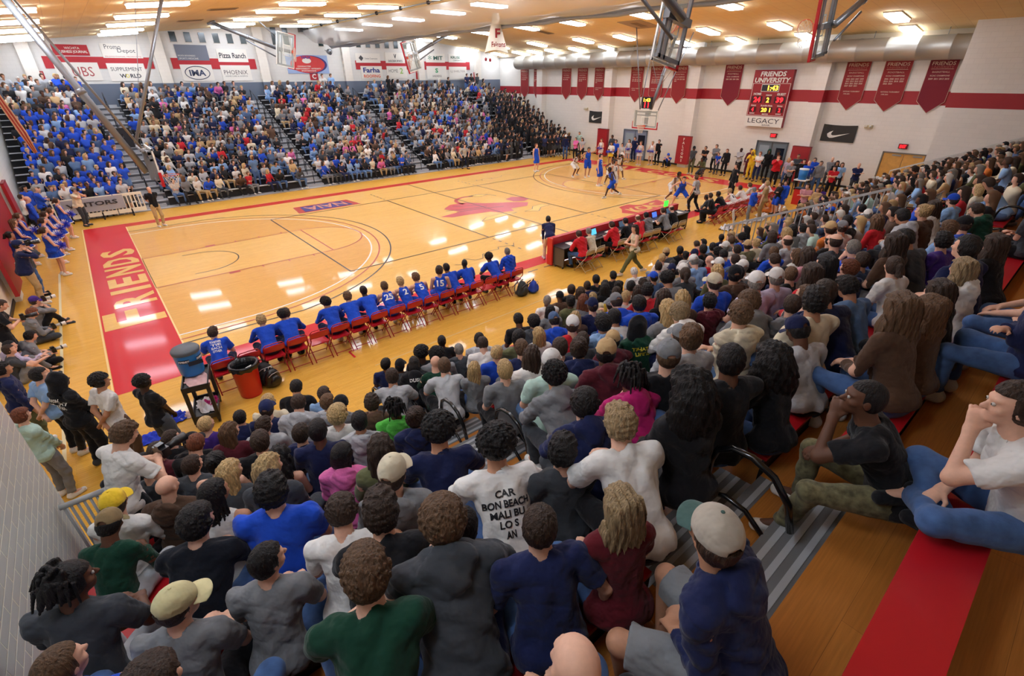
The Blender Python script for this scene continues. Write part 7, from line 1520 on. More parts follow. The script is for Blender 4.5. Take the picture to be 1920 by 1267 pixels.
(-2.23, -4.88, 'ch_up', -1.05, 'tee', 'B', 's', 'k', 'm', 'pants', 'k', 0.9, 'dark haired child low beside the grey rail', ''),
]
# ================================================================ people
PM = {}
HQ = {'X', 'Y', 'K', 'Z', 'W', 'st_look'}
def proto(key, var=''):
    k = key+var
    if k not in PM:
        ps = (POSES if key in POSES else CH)[key]
        PM[k] = build_pose(ps, .026 if var else .009 if key in HQ else .0125 if key in POSES else .0155)
    return PM[k]
PNAME = {'tee': 't_shirt', 'long': 'sweater', 'hood': 'hooded_top', 'jacket': 'jacket', 'tank': 'tank_top', 'crew': 'sweatshirt', 'pants': 'trousers', 'shorts': 'shorts', 'skirt': 'skirt'}
HK = {'s': 'short', 'z': 'buzz', 'm': 'messy', 'c': 'curly', 'a': 'afro', 'l': 'long', 'L': 'longcurly', 'r': 'braids', 'd': 'dreads', 'p': 'pony', 'u': 'bun', 'o': 'bob', 'x': 'balding', 'V': 'verylong'}
rng = random.Random(11)
def jit(c, a=.12):
    k = 1+rng.uniform(-a, a); return tuple(min(x*k, 1) for x in c[:3])+(1,)
def eyes(root, H, detail=True):
    for k in (-1, 1):
        g = MB(); g.lathe([(.0, .0), (.006, .0006), (.0095, .004), (.0105, .009), (.0095, .014), (.001, .018)], (k*.031, .091, .008), M_eye, 12, (0, -1, 0))
        o = g.build('eye', root); o.matrix_local = H
        g2 = MB(); g2.lathe([(.0, .0), (.0048, .0004), (.005, .002)], (k*.031, .0918, .008), M_iris, 10, (0, -1, 0)); o2 = g2.build('iris', o)
M_eye = cm(186, 180, 174, .3); M_iris = cm(40, 28, 22, .15)
def wrap_text(parent, me, s, center, ux, uy, n, h, m, w=None, bold=.03, name='lettering', lift=.006, shear=0):
    """lettering laid over the curved cloth of a garment"""
    V, F, W, H = text_geo(s, bold, 3); bvh = BVHTree.FromPolygons([v.co for v in me.vertices], [tuple(p.vertices) for p in me.polygons])
    k = h/H; kx = (w/W) if w else k; c, ux, uy, n = Vector(center), Vector(ux).normalized(), Vector(uy).normalized(), Vector(n).normalized(); P = []
    bm_v = [c+ux*(x*kx)+uy*(y*k) for x, y in V]
    import bmesh
    bm = bmesh.new(); vs = [bm.verts.new(v) for v in bm_v]
    for f in F:
        try: bm.faces.new([vs[i] for i in f])
        except Exception: pass
    bmesh.ops.triangulate(bm, faces=bm.faces[:])
    for _ in range(2):
        es = [e for e in bm.edges if e.calc_length() > .02]
        if es: bmesh.ops.subdivide_edges(bm, edges=es, cuts=1)
    bmesh.ops.triangulate(bm, faces=bm.faces[:])
    for v in bm.verts:
        hit = bvh.ray_cast(v.co+n*.5, -n, 1.2)
        if hit[0] is not None: v.co = hit[0]+hit[1].normalized()*lift*(1 if hit[1].dot(n) > 0 else -1)
    mm = bpy.data.meshes.new(name); bm.to_mesh(mm); bm.free(); mm.materials.append(m)
    o = bpy.data.objects.new(name, mm); COL.objects.link(o); o.parent = parent; return o
def person(x, y, z, rz, sc, pkey, top, tc, hair, hc, skin, bot, bc, label, shoe='w', group=None, feet=True, eye=False, botmat=None, topcol=None, haircol=None, capcols=None, var=''):
    pp = proto(pkey, var); ps = pp['pose']
    root = empty('person', (x, y, z), rz, label=label, category='person')
    if group: root['group'] = group
    wd = 1+rng.uniform(-.04, .08)
    root.scale = (sc*wd, sc*(1+rng.uniform(-.02, .05)), sc)
    child('body', part_mesh(pp, 'body'), root, M_skin, jit(SKINS[skin], .07))
    tk = {'jacket': 'crew'}.get(top, top)
    to = child(PNAME[top], part_mesh(pp, tk), root, M_cloth, topcol or jit(colr(tc)))
    bo = None
    if bot: bo = child(PNAME[bot], part_mesh(pp, bot), root, botmat or (M_denim if bc in 'dq' else M_cloth), jit(colr(bc)))
    sc_ = jit(colr(shoe))
    for i_ in '01': child('shoe', part_mesh(pp, 'shoe'+i_), root, M_cloth, sc_)
    H = Matrix.Translation(ps.head) @ Matrix(ps.Rh.tolist()).to_4x4()
    hcol = haircol or (jit(HAIRC.get(hc, HAIRC['n']), .2))
    if hair[0] in 'CKH':
        hcol = jit(HAIRC.get(hc, HAIRC['n']), .2)
        if hair[0] == 'C':
            child('hair', get_hair('under'), root, M_hair, hcol, H)
            cc = jit(colr(hair[1])) if not capcols else capcols[0]
            cp = child('cap', CROWN, root, M_cloth, cc, H); child('brim', BRIM, cp, M_cloth, capcols[1] if capcols else cc); child('button', BTN, cp, M_cloth, capcols[1] if capcols else cc)
        elif hair[0] == 'K': child('beanie', get_hair('beanie'), root, M_cloth, jit(colr(hair[1])), H)
        else: child('hood', get_hair('hoodup'), root, M_cloth, jit(colr(hair[1])), H)
    elif hair != 'b':
        o = child('hair', get_hair(HK[hair]), root, M_hair, hcol, H)
        o.scale = Vector((1, 1, 1))*rng.uniform(.97, 1.05)
    if eye: eyes(root, H)
    return root, to, pp
# ---- spectators in the near seats
VARS = {'A': ['A', 'A2', 'D', 'A2', 'F', 'FA'], 'B': ['B', 'B2'], 'C': ['C', 'C2'], 'G': ['G2', 'G', 'G2'], 'D': ['D'], 'F': ['F'], 'K': ['K'], 'X': ['X'], 'Y': ['Y']}
CNT = {}
LETT = {}
for (x, y, k, s, pk, top, tc, hair, hc, skin, rz, key, lab) in NEAR:
    v = VARS[pk]; CNT[pk] = CNT.get(pk, 0)+1; p_ = v[CNT[pk] % len(v)]
    if key == 'blonde': p_, hair = 'G', 'V'
    if key == 'capman': p_ = 'Z'
    if key == 'polo': p_ = 'W'
    if hair == 'l' and x > 3.6 and k >= 9: hair = 'V'
    bot, bc = ('pants', rng.choice('kkdnGdkgdq')) if not key or key == 'x_' else ('pants', 'd')
    kw = dict(var='_far') if math.hypot(x-CAM.x, y-CAM.y) > 13.5 else {}
    if key == 'camo': kw = dict(botmat=M_camo, eye=True); bc = 'C'
    if key == 'white': kw = dict(eye=True); bc = 'd'
    if key == 'capman': bot, bc = 'shorts', 'g'; kw = dict(capcols=(srgb(176, 166, 152), srgb(70, 96, 92)))
    if key in ('khakicap', 'dread', 'greencamo'): kw = dict(eye=True)
    if key == 'khakicap': kw['capcols'] = (srgb(206, 196, 150),)*2; bot, bc = 'shorts', 'k'
    if key == 'greencamo': kw['capcols'] = (srgb(140, 118, 84), srgb(128, 116, 78)); bc = 'v'
    if key == 'dread': bc = 'v'
    if key == 'blonde': kw['topcol'] = srgb(96, 24, 34)
    if key == 'puffer': kw['topcol'] = srgb(20, 24, 34)
    r, to, pp = person(x, y, NZ0+RISE*k, rz, s, p_, top, tc, hair, hc, skin, bot, bc, lab, shoe=rng.choice('wwkGv'), **kw)
    if key: LETT[key] = (r, to, pp)
    # every person sits on the boards: nothing floats
def back_text(key_or, lines, h, col, w0=.3, drop=.12, side='back', gap=1.35):
    r, to, pp = key_or; ps = pp['pose']; Rb = ps.Rb; n = Vector(Rb @ V3(0, -1 if side == 'back' else 1, .1)); ux = Vector(Rb @ V3(1 if side == 'back' else -1, 0, 0)); uy = Vector(Rb @ V3(0, 0, 1))
    c0 = Vector(ps.chest)+uy*(.17-drop); me = to.data; out = []
    for i, ln in enumerate(lines):
        t, ww = (ln, None) if isinstance(ln, str) else ln
        if t: wrap_text(to, me, t, c0-uy*h*gap*i, ux, uy, n, h, col, w=ww)
LWH = cm(238, 238, 236, .6); LBK = cm(26, 26, 30, .6); LNV = cm(40, 52, 110, .6); LYE = cm(216, 206, 60, .6); LPK = cm(240, 170, 212, .6)
back_text(LETT['carbon'], [('CAR', .12), ('BON BEACH', .27), ('MALI BU', .2), ('LO S', .11), ('AN', .06)], .045, LBK, drop=.12)
back_text(LETT['whiteh'], [('H', .03), ], .035, LNV, drop=.10)
for (x, y, k, s, pk, top, tc, hair, hc, skin, rz, key, lab), r in [(t, None) for t in NEAR]: pass
def find_person(sub):
    for o in COL.objects:
        if o.name.startswith('person') and sub in str(o.get('label', '')): return o
def text_on(sub, lines, h, col, pkeys, **k):
    o = find_person(sub)
    if not o: print('no person', sub); return
    to = [c for c in o.children if c.name.split('.')[0] in PNAME.values()][0]
    for pp in PM.values():
        if to.data in pp['cache'].values(): back_text((o, to, pp), lines, h, col, **k); return
# ---- heroes' extra garments
r, to, pp = LETT['puffer']
g = MB(); ps = pp['pose']
# ---- people on the floor
used_red = [False]; used_tan = [False]; nred = ntan = nwh = 0
ordn = ['first', 'second', 'third', 'fourth', 'fifth', 'sixth', 'seventh', 'eighth', 'ninth', 'tenth', 'eleventh', 'twelfth', 'thirteenth', 'fourteenth', 'fifteenth', 'sixteenth', 'seventeenth', 'eighteenth']
for i in range(17):
    put_chair(ch_red, used_red, .42+.497*i, -1.86, 0, 'red folding chair, %s from the cooler end of the bench' % ordn[i], 'red chairs of the near bench')
for i in range(13):
    put_chair(ch_red, used_red, 20.05+.497*i, -1.86, 0, 'red folding chair, %s from the table end of white bench' % ordn[i], 'red chairs of the far bench')
M_stripe = mat('referee_stripe', srgb(235, 235, 235), .9)
nt = M_stripe.node_tree; wv = nt.nodes.new('ShaderNodeTexWave'); wv.inputs['Scale'].default_value = 11; tcn = nt.nodes.new('ShaderNodeTexCoord'); rp = nt.nodes.new('ShaderNodeValToRGB'); rp.color_ramp.interpolation = 'CONSTANT'; rp.color_ramp.elements[1].position = .5
rp.color_ramp.elements[0].color = srgb(28, 28, 30); rp.color_ramp.elements[1].color = srgb(232, 232, 232); nt.links.new(tcn.outputs['Object'], wv.inputs[0]); nt.links.new(wv.outputs[0], rp.inputs[0]); nt.links.new(rp.outputs[0], nt.nodes['Principled BSDF'].inputs[0])
def camera_prop(H, root_loc, lab, long=True, white=True):
    g = empty('camera', root_loc, label=lab, category='camera'); g.matrix_world = H
    b = MB(); b.box(-.075, .075, -.04, .04, -.05, .05, M_blk); b.box(-.03, .03, -.04, .03, .05, .085, M_blk); b.build('camera_body', g)
    l = MB(); L_ = .25 if long else .16; prof = [(.001, .04), (.036, .04), (.036, .12), (.045, .14), (.05, L_), (.001, L_+.001)]
    l.lathe(prof, (0, 0, 0), cm(225, 222, 214, .4) if white else M_blk, 20, (0, 1, 0)); l.lathe([(.047, L_*.55), (.049, L_*.57), (.049, L_*.65), (.047, L_*.67)], (0, 0, 0), M_blk, 20, (0, 1, 0)); l.build('lens', g)
    return g
tanpos = []
for (x, y, pk, rz, top, tc, hair, hc, skin, bot, bc, sc, lab, key) in FLOOR:
    z = 0; ps = CH[pk]
    if pk.startswith('ch_') and y > -4:
        z = .45
        y = -1.80
        if x < 9: x = .42+.497*round((x-.42)/.497)
        elif x > 19: x = 20.05+.497*round((x-20.05)/.497)
        else: y = -2.02; tanpos.append(x)
    if pk == 'ch_up' and y < -4: x, y, z = -1.25, -5.22, NZ0
    # keep feet on the floor whatever the height
    if not pk.startswith('ch_') and pk != 'jump' and not pk.startswith('fl_'): z = 0
    if pk.startswith('fl_'): z = -.005
    x = min(x, 32.0)
    if x < -2.6 and (6.3 < y < 8.4 or 14.3 < y < 15.8): x = -2.75
    x = max(x, -3.02)
    if x > 30.9 and y < -6.2: y = -5.9
    shoe = 'w' if top == 'tank' or 'cheer' in pk else rng.choice('wkG')
    kw = dict(var='_far') if math.hypot(x-CAM.x, y-CAM.y) > 21 else {}
    r, to, pp = person(x, y, z, rz, sc, pk, top, tc, hair, hc, skin, bot, bc, lab, shoe=shoe, **kw)
    if key == 'stripe': d_ = to.data.copy(); d_.materials.clear(); d_.materials.append(M_stripe); to.data = d_
    for side in ('back', 'chest'):
        if key.startswith(side+':'):
            t = key.split(':')[1]; cl = LWH if tc != 'w' else LBK
            if t in ('GSPLAY',): back_text((r, to, pp), [('THE REASON', .2), ('GSPLAY', .3), ('MADE OF HOPE', .2)], .06, LWH, drop=.05, side='back')
            elif t == 'TIER': back_text((r, to, pp), [('TOGETHER', .2), ('TIE', .18), ('EACH', .18), ('OTHER', .16)], .05, LWH, drop=.06)
            else: back_text((r, to, pp), [t], .17, cl, drop=.17, side=side)
    if 'cheer' in pk and tc == 'b':
        # white side panels and trim
        g = MB(); c_ = ps.pel
        g.tube([(c_[0]+.235*math.cos(a*math.pi/14), c_[1]+.02+.235*math.sin(a*math.pi/14), c_[2]-.225) for a in range(28)], .014, LWH, 6, True); g.build('skirt_trim', r)
        back_text((r, to, pp), [('V', .2)], .16, LWH, drop=.06, side='chest')
    if key in ('camera', 'camera2'):
        M_ = Matrix.Translation((x, y, z)) @ Matrix.Rotation(rz, 4, 'Z') @ Matrix.Scale(sc, 4)
        if key == 'camera': hp = Vector(ps.head)+Vector(ps.Rh @ V3(0, .17, .0)); A = M_ @ Matrix.Translation(hp) @ Matrix(ps.Rh.tolist()).to_4x4()
        else: hp = (Vector(ps.wr[0])+Vector(ps.wr[1]))/2+Vector((0, .09, .05)); A = M_ @ Matrix.Translation(hp)
        camera_prop(A, (x, y, z), 'camera with %s lens held by the %s' % ('white' if len(tanpos) % 2 == 0 or key == 'camera' else 'black', ' '.join(lab.split()[:8])), long=True, white=(tc != 'n' and tc != 'k'))
for i, x in enumerate(sorted(tanpos)):
    put_chair(ch_tan, used_tan, x, -2.06, R(rng.uniform(-12, 8)), 'tan framed folding chair with red seat, %s along the scorer table' % ordn[i], 'chairs at the scorer table')
# ================================================================ crowd too many to count
def merged_proto(ps, top, bot, hair, h=.068):
    """low detail figure: one vertex array with a colour id per face: 0 skin,1 top,2 bottom,3 hair,4 shoes"""
    parts = []
    H = np.array(ps.Rh); c = ps.head
    pp = build_pose(ps, h)
    for kid, kind in ((0, 'body'), (1, top), (2, bot)):
        if kind == 'body': V, F = mesh_sdf(arms(ps)+head_prims(ps)[:4]+(legs(ps) if bot == 'shorts' else []), h*.95)
        else:
            me = part_mesh(pp, kind); V = np.empty(len(me.vertices)*3, np.float32); me.vertices.foreach_get('co', V); V = V.reshape(-1, 3)
            F = np.array([tuple(p.vertices) for p in me.polygons]); V = V+(V-V.mean(0))*.03
        parts.append((V, F, kid))
    lo = hair_mesh({'s': 'short', 'l': 'long', 'c': 'curly'}[hair], .042); V = np.empty(len(lo.vertices)*3, np.float32); lo.vertices.foreach_get('co', V); V = V.reshape(-1, 3)*1.04@H.T+c
    F = np.array([tuple(p.vertices) for p in lo.polygons]); parts.append((V, F, 3)); bpy.data.meshes.remove(lo)
    sh = []
    for i in (0, 1):
        V, F = mesh_sdf([(P_cone(ps.an[i]-V3(0, 0, .03), ps.toe[i], .045, .042), .02)], .042); parts.append((V, F, 4))
    VV, FF, KK = [], [], []; n = 0
    for V, F, k in parts: VV.append(V); FF.append(F+n); KK.append(np.full(len(F), k)); n += len(V)
    return np.concatenate(VV), np.concatenate(FF), np.concatenate(KK)
FSIT = []
_fp = [Pose(lean=.2, bend=.1), Pose(lean=.5, bend=.2, hp=.4, lh=(-.05, .5, .25), rh=(.05, .5, .25)), Pose(lean=.12, hy=.5, fem=1), Pose(lean=.1, hy=.3, lh=(.13, .17, .34), rh=(-.13, .20, .37), lp=(-1, -.2, -.6), rp=(1, -.2, -.6)), Pose(lean=.1, fem=1, hy=.4), Pose(lean=.35, bend=.2, hp=.2, hy=.3)]
for i, ps in enumerate(_fp): FSIT.append(merged_proto(ps, ['tee', 'long', 'long', 'tee', 'long', 'crew'][i], 'pants', 'sslslc'[i]))
_sp = [Pose(seated=False, lean=.03, hy=.4), Pose(seated=False, lh=(.13, .18, 1.22), rh=(-.13, .21, 1.25), lp=(-1, -.2, -.6), rp=(1, -.2, -.6), hy=.3), Pose(seated=False, fem=1, lean=.02, hy=.5), Pose(seated=False, lean=.2, hy=.4, lh=(-.1, .4, 1.1), rh=(.1, .4, 1.1))]
FSTD = []
for i, ps in enumerate(_sp): FSTD.append(merged_proto(ps, ['tee', 'long', 'tee', 'tee'][i], ['pants', 'pants', 'pants', 'shorts'][i], 'ssls'[i]))
M_crowd = bpy.data.materials.new('crowd_cloth'); M_crowd.use_nodes = True
at = M_crowd.node_tree.nodes.new('ShaderNodeAttribute'); at.attribute_name = 'tint'; b = M_crowd.node_tree.nodes['Principled BSDF']; M_crowd.node_tree.links.new(at.outputs['Color'], b.inputs['Base Color']); b.inputs['Roughness'].default_value = .85
def crowd(name, people, label):
    """people: (proto, x, y, z, rz, scale, (skin, top, bottom, hair, shoes))"""
    VV, FF, CC = [], [], []; n = 0
    for (V, F, K), x, y, z, rz, s, cols in people:
        c, sn = math.cos(rz), math.sin(rz); Rm = np.array([[c, -sn, 0], [sn, c, 0], [0, 0, 1.]])
        VV.append((V*s)@Rm.T+np.array([x, y, z])); FF.append(F+n); n += len(V); CC.append(np.array([q[:4] for q in cols])[K])
    V = np.concatenate(VV); F = np.concatenate(FF); Cc = np.concatenate(CC)
    me = np_mesh(name, V, F); a = me.color_attributes.new('tint', 'FLOAT_COLOR', 'CORNER'); a.data.foreach_set('color', np.repeat(Cc, 4, 0).astype(np.float32).ravel())
    me.materials.append(M_crowd); o = bpy.data.objects.new(name, me); COL.objects.link(o)
    o['label'] = label; o['category'] = 'crowd'; o['kind'] = 'stuff'; return o
rc = random.Random(3)
def pick(ws): return rc.choice(ws)
MIXT = 'b b n n k k k g g G v v w w w B B s r c u q P t g n'.split()
def cols(region):
    sk = jit(SKINS[rc.choice('llllllmmd')], .08)
    t = rc.choice(MIXT) if region == 'mix' else rc.choice('b b b b b b B b n b b q s w v k'.split()) if region == 'blue' else rc.choice('kkkkkkkkGkn') if region == 'black' else rc.choice('wgvcGnbutkoBsraT')
    return (sk, jit(colr(t), .18), jit(colr(rc.choice('kkndGdkgqK' if region != 'black' else 'kkkG')), .15), jit(HAIRC[rc.choice('knnbbbokgw' if region in ('mix', 'near') else 'knnbbo')], .2), jit(colr(rc.choice('wwkGg')), .1))
AISF = ((.95, 2.15), (9.3, 10.3), (16.8, 17.8), (26.7, 27.7))
P_ = []
for k in range(17):
    x = -3.0
    while x < 31.2:
        x += rc.uniform(.46, .58)
        inais = any(a-.1 < x < b_+.1 for a, b_ in AISF)
        if inais: 
            if not (rc.random() < .03): continue
        if x < .95: reg = 'blue' if k < 12 else 'mix'; std = True; dens = .97
        elif x > 24.2+.34*k and k < 12: reg = 'black'; std = True; dens = .97
        else: reg = 'mix'; std = rc.random() < .02; dens = .93 if k < 14 else .8
        if 10.3 < x < 10.3+.12*k or 17.8 < x < 17.8+.16*k or 26 < x and k > 13: dens *= .75
        if x < .95: x += rc.uniform(-.06, .0)
        if rc.random() > dens: continue
        if 1.0 < x < 1.6 and k < 4: continue
        if std: pr = rc.choice(FSTD); z = fz(k)-.43; yy = fy(k)-.28+rc.uniform(-.06, .06)
        else: pr = rc.choice(FSIT); z = fz(k); yy = fy(k)+rc.uniform(-.03, .05)
        P_.append((pr, x, yy, z, math.pi+R(rc.uniform(5, 30)), rc.uniform(.9, 1.05), cols(reg)))
# a few standing at the top and along the floor in front of the blue section
for x in (-1.6, -.2, 15.2, 15.9, 28.6, 29.1, 29.8): P_.append((rc.choice(FSTD), x, fy(16)+.3, fz(16)-.43, math.pi, 1.02, cols('mix')))
for x in [-2.9+.42*i for i in range(9)]: P_.append((FSTD[3 if x > -2 else 0], x, 18.12, 0, math.pi+.1, rc.uniform(.95, 1.03), cols('blue')))
for i in range(7): P_.append((rc.choice(FSTD), 28.3+.45*i, 17.6+rc.uniform(-.2, .2), 0, math.pi-.4, 1, cols('black')))
crowd('crowd', P_, 'dense crowd filling the far grey bleachers, blue at left and black at right')
# near side: the seats beyond the second aisle and the second bank
taken = [(t[0], t[1]) for t in NEAR]
Q_ = []
for k in range(13):
    for a, b_ in ((11.0 if k > 2 else 13.2, 14.9), (18.4, 24.2), (25.4, 31.0)):
        x = a
        while x < b_:
            x += rc.uniform(.47, .58)
            if x > b_ or 11.6 < x < 13.1: continue
            if any(abs(x-tx) < .40 and abs(ny(k)-ty) < .4 for tx, ty in taken): continue
            if rc.random() > .93: continue
            Q_.append((rc.choice(FSIT), x, ny(k), nz(k), R(-rc.uniform(-25, 10)), rc.uniform(.92, 1.05), cols('near')))
    # fill-ins between listed people nearer by
    xs_ = sorted(t[0] for t in NEAR if t[2] == k)
crowd('crowd', Q_, 'spectators in the near seats at far right beyond the guard rails')
print('crowd', len(P_), len(Q_), time.time()-T0)
# ================================================================ props
# photographer standing on the lower decks
r, to, pp = person(-1.22, -6.86, NZ0+RISE*3-.43, R(-62), 1.1, 'st_look', 'tee', 'w', 'm', 'b', 'l', 'pants', 'k', 'photographer in white shirt standing above the rail, looking down at camera', eye=True)
ps = pp['pose']; A = Matrix.Translation((-1.22, -6.86, NZ0+RISE*3-.43)) @ Matrix.Rotation(R(-62), 4, 'Z') @ Matrix.Scale(1.1, 4) @ Matrix.Translation((Vector(ps.wr[0])+Vector(ps.wr[1]))/2+Vector((.0, .10, .03)))
camera_prop(A, (0, 0, 0), 'black camera with long lens held by the photographer above the rail', True, False)
# scorer table
r = empty('scorer_table', (10.9, -.95, 0), label='long scorer table with red padded front and dark worktop', category='table')
L_ = 7.6
g = MB(); g.box(0, L_, -.05, .12, .06, .98, M_padr); g.build('front_panel', r)
g = MB(); g.box(-.06, 0, -.12, .12, .04, .98, cm(206, 48, 40, .35)); g.build('end_panel', r)
g = MB(); g.box(.0, L_, -.62, -.05, .70, .74, cm(36, 40, 48, .4)); g.build('worktop', r)
g = MB(); g.box(.05, L_, -.10, -.05, .12, .70, cm(32, 34, 40, .5)); g.build('back_panel', r)
for i in range(5):
    x0 = .03+i*(L_-.1)/4; g = MB(); g.box(x0, x0+.04, -.6, -.1, .08, .70, cm(88, 82, 70, .5)); o = g.build('support_panel', r)
    for yy in (-.55, -.2): c = MB(); c.lathe([(.001, -.015), (.035, -.015), (.035, .015), (.001, .015)], (x0+.02, yy, .04), M_blk, 12, (1, 0, 0)); c.build('caster', o)
def laptop(x, y, z, rz, label, scr):
    r = empty('laptop', (x, y, z), rz, label=label, category='laptop'); g = MB(); g.box(-.17, .17, -.12, .12, 0, .018, M_blk); g.build('keyboard_base', r)
    g = MB(); g.obox((0, .16, .12), (X, Vector((0, .35, 1)), Vector((0, -1, .35))), (.17, .115, .006), M_blk); o = g.build('screen_lid', r)
    g = MB(); g.obox((0, .153, .12), (X, Vector((0, .35, 1)), Vector((0, -1, .35))), (.155, .10, .002), mat('screen_'+scr, srgb(*{'cyan': (90, 200, 235), 'blue': (80, 120, 220), 'dark': (60, 80, 100)}[scr]), emit=.9)); g.build('screen', o)
for x, rz, sc_, lb in ((12.9, .1, 'cyan', 'laptop with bright cyan screen beside the cream sweater'), (14.5, 0, 'dark', 'laptop with dark screen in the middle of scorer table'), (16.6, 0, 'blue', 'laptop with blue screen beside the grey hooded person'), (17.6, 0, 'dark', 'open laptop at the far end of scorer table')): laptop(x, -1.28, .74, rz, lb, sc_)
for i, (x, y) in enumerate(((11.5, -1.3), (12.3, -1.35), (13.6, -1.3), (15.3, -1.3), (16.0, -1.35), (17.1, -1.33), (18.1, -1.3))):
    g = MB(); g.obox((x, y, .745), (Vector((1, .2*(i % 3-1), 0)), Vector((-.2*(i % 3-1), 1, 0)), Z), (.12, .16, .004), cm(232, 232, 226, .8)); g.build('paper_sheet', label='white paper sheets on the scorer table, %s from the near end' % ordn[i], category='paper', group='papers on the scorer table')
g = MB(); g.box(17.6, 17.85, -.9, -.86, .98, 1.2, mat('led_green', srgb(60, 230, 60), emit=2)); g.build('possession_lamp', label='small lit green panel on top of the scorer table', category='lamp')
# drinks trolley with cooler
r = empty('utility_cart', (-.12, -2.62, 0), R(-12), label='black two shelf utility cart carrying the blue cooler', category='cart')
M_pl = cm(40, 38, 38, .5)
for z0, z1 in ((.78, .84), (.14, .19)): g = MB(); g.box(-.22, .22, -.40, .40, z0, z1, M_pl); g.box(-.22, -.20, -.4, .4, z1, z1+.05, M_pl); g.box(.20, .22, -.4, .4, z1, z1+.05, M_pl); g.box(-.22, .22, -.4, -.38, z1, z1+.05, M_pl); g.box(-.22, .22, .38, .4, z1, z1+.05, M_pl); g.build('shelf', r)
for sx_ in (-1, 1):
    for sy_ in (-1, 1): g = MB(); g.box(sx_*.19-.03, sx_*.19+.03, sy_*.36-.04, sy_*.36+.04, .08, .8, M_pl); o = g.build('post', r); c = MB(); c.lathe([(.001, -.02), (.05, -.02), (.05, .02), (.001, .02)], (sx_*.19, sy_*.36, .05), M_blk, 14, (1, 0, 0)); c.build('caster', o)
M_cool = cm(30, 122, 200, .35)
g = MB(); g.lathe([(.001, 0), (.19, 0), (.20, .03), (.22, .38), (.225, .42), (.225, .47)], (-.12, -2.45, .90), M_cool, 36); cl = g.build('drinks_cooler', label='tall blue drinks cooler with dark lid on the cart', category='cooler')
g = MB(); g.lathe([(.235, .45), (.24, .50), (.22, .53), (.001, .54)], (-.12, -2.45, .90), cm(84, 92, 100, .5), 36); g.build('lid', cl)
g = MB(); g.box(-.02, .22, -.02, .0, 0, .08, cm(28, 40, 60, .4)); o = g.build('handle', cl); o.location = (-.14, -2.675, 1.15)
g = MB()
for i, (t_, a) in enumerate((('POWERADE', -35), ('POWERADE', -115))):
    a = R(a); c = Vector((-.12+.222*math.cos(a), -2.45+.222*math.sin(a), 1.24)); ux = Vector((-math.sin(a), math.cos(a), 0)); n_ = Vector((math.cos(a), math.sin(a), 0))
    for j, ch in enumerate(t_):
        b_ = a+(j-3.5)*.10; c = Vector((-.12+.224*math.cos(b_), -2.45+.224*math.sin(b_), 1.24)); u_ = Vector((-math.sin(b_), math.cos(b_), 0)); g.obox(c, (u_, Z, n_ if 0 else u_.cross(Z)), (.0125, .035, .003), cm(30, 44, 66, .4)); g.text(ch, c+u_.cross(Z)*.004, u_, Z, .04, LWH, bold=.03, lift=.001)
g.build('lettering', cl)
def cloth(x, y, z, sx_, sy_, col, label, seed=1, name='towel', h=.05):
    rr = np.random.RandomState(seed); n = 22; g = MB(); V = []; ph = rr.uniform(0, 6, 6); er = rr.uniform(.75, 1.15, 24)
    for i in range(n+1):
        for j in range(n+1):
            u, v = -1+2*i/n, -1+2*j/n; a = math.atan2(v, u); k = er[int((a+math.pi)/(2*math.pi)*23.9)]*.5+.5
            zz = .012+h*abs(math.sin(u*4+ph[0]+v*2)*math.sin(v*5+ph[1]-u*2.5))*(1-.7*max(abs(u), abs(v))**2)
            V.append((x+u*sx_*k*(1-.15*v*v), y+v*sy_*k*(1-.15*u*u), z+zz))
    g.add(V, [(i*(n+1)+j, (i+1)*(n+1)+j, (i+1)*(n+1)+j+1, i*(n+1)+j+1) for i in range(n) for j in range(n)], col, True); return g.build(name, label=label, category='towel' if name == 'towel' else 'shirt')
cloth(-.12, -2.72, .845, .2, .3, cm(214, 176, 176, .9), 'pale pink towel draped on the cart under the cooler', 3, h=.03)
cloth(-.10, -2.62, .19, .18, .3, cm(226, 222, 224, .9), 'white towels piled on the lower cart shelf', 4, h=.1); cloth(.0, -2.55, .2, .12, .18, cm(180, 30, 110, .9), 'magenta cloth among towels on the lower cart shelf', 5, h=.1)
cloth(-.72, -2.35, .0, .24, .22, cm(36, 62, 190, .9), 'royal blue jersey dropped on the floor beside the cart', 6, 'shirt', .1); cloth(-.42, -2.42, .0, .2, .12, cm(216, 186, 176, .9), 'pale towel on the floor between jersey and cart', 7, h=.05)
cloth(-1.12, -2.75, 0, .18, .2, cm(40, 66, 196, .9), 'blue jersey on the floor nearer the standing youths', 8, 'shirt', .07)
for i, (x, y) in enumerate(((21.4, -2.75), (22.2, -2.9), (23.2, -2.6), (24.4, -2.7), (25.3, -2.5))): cloth(x, y, 0, .42, .22, cm(236, 232, 226, .9), 'white towel on the floor behind the white bench, %s from the table' % ordn[i], 20+i, h=.12)
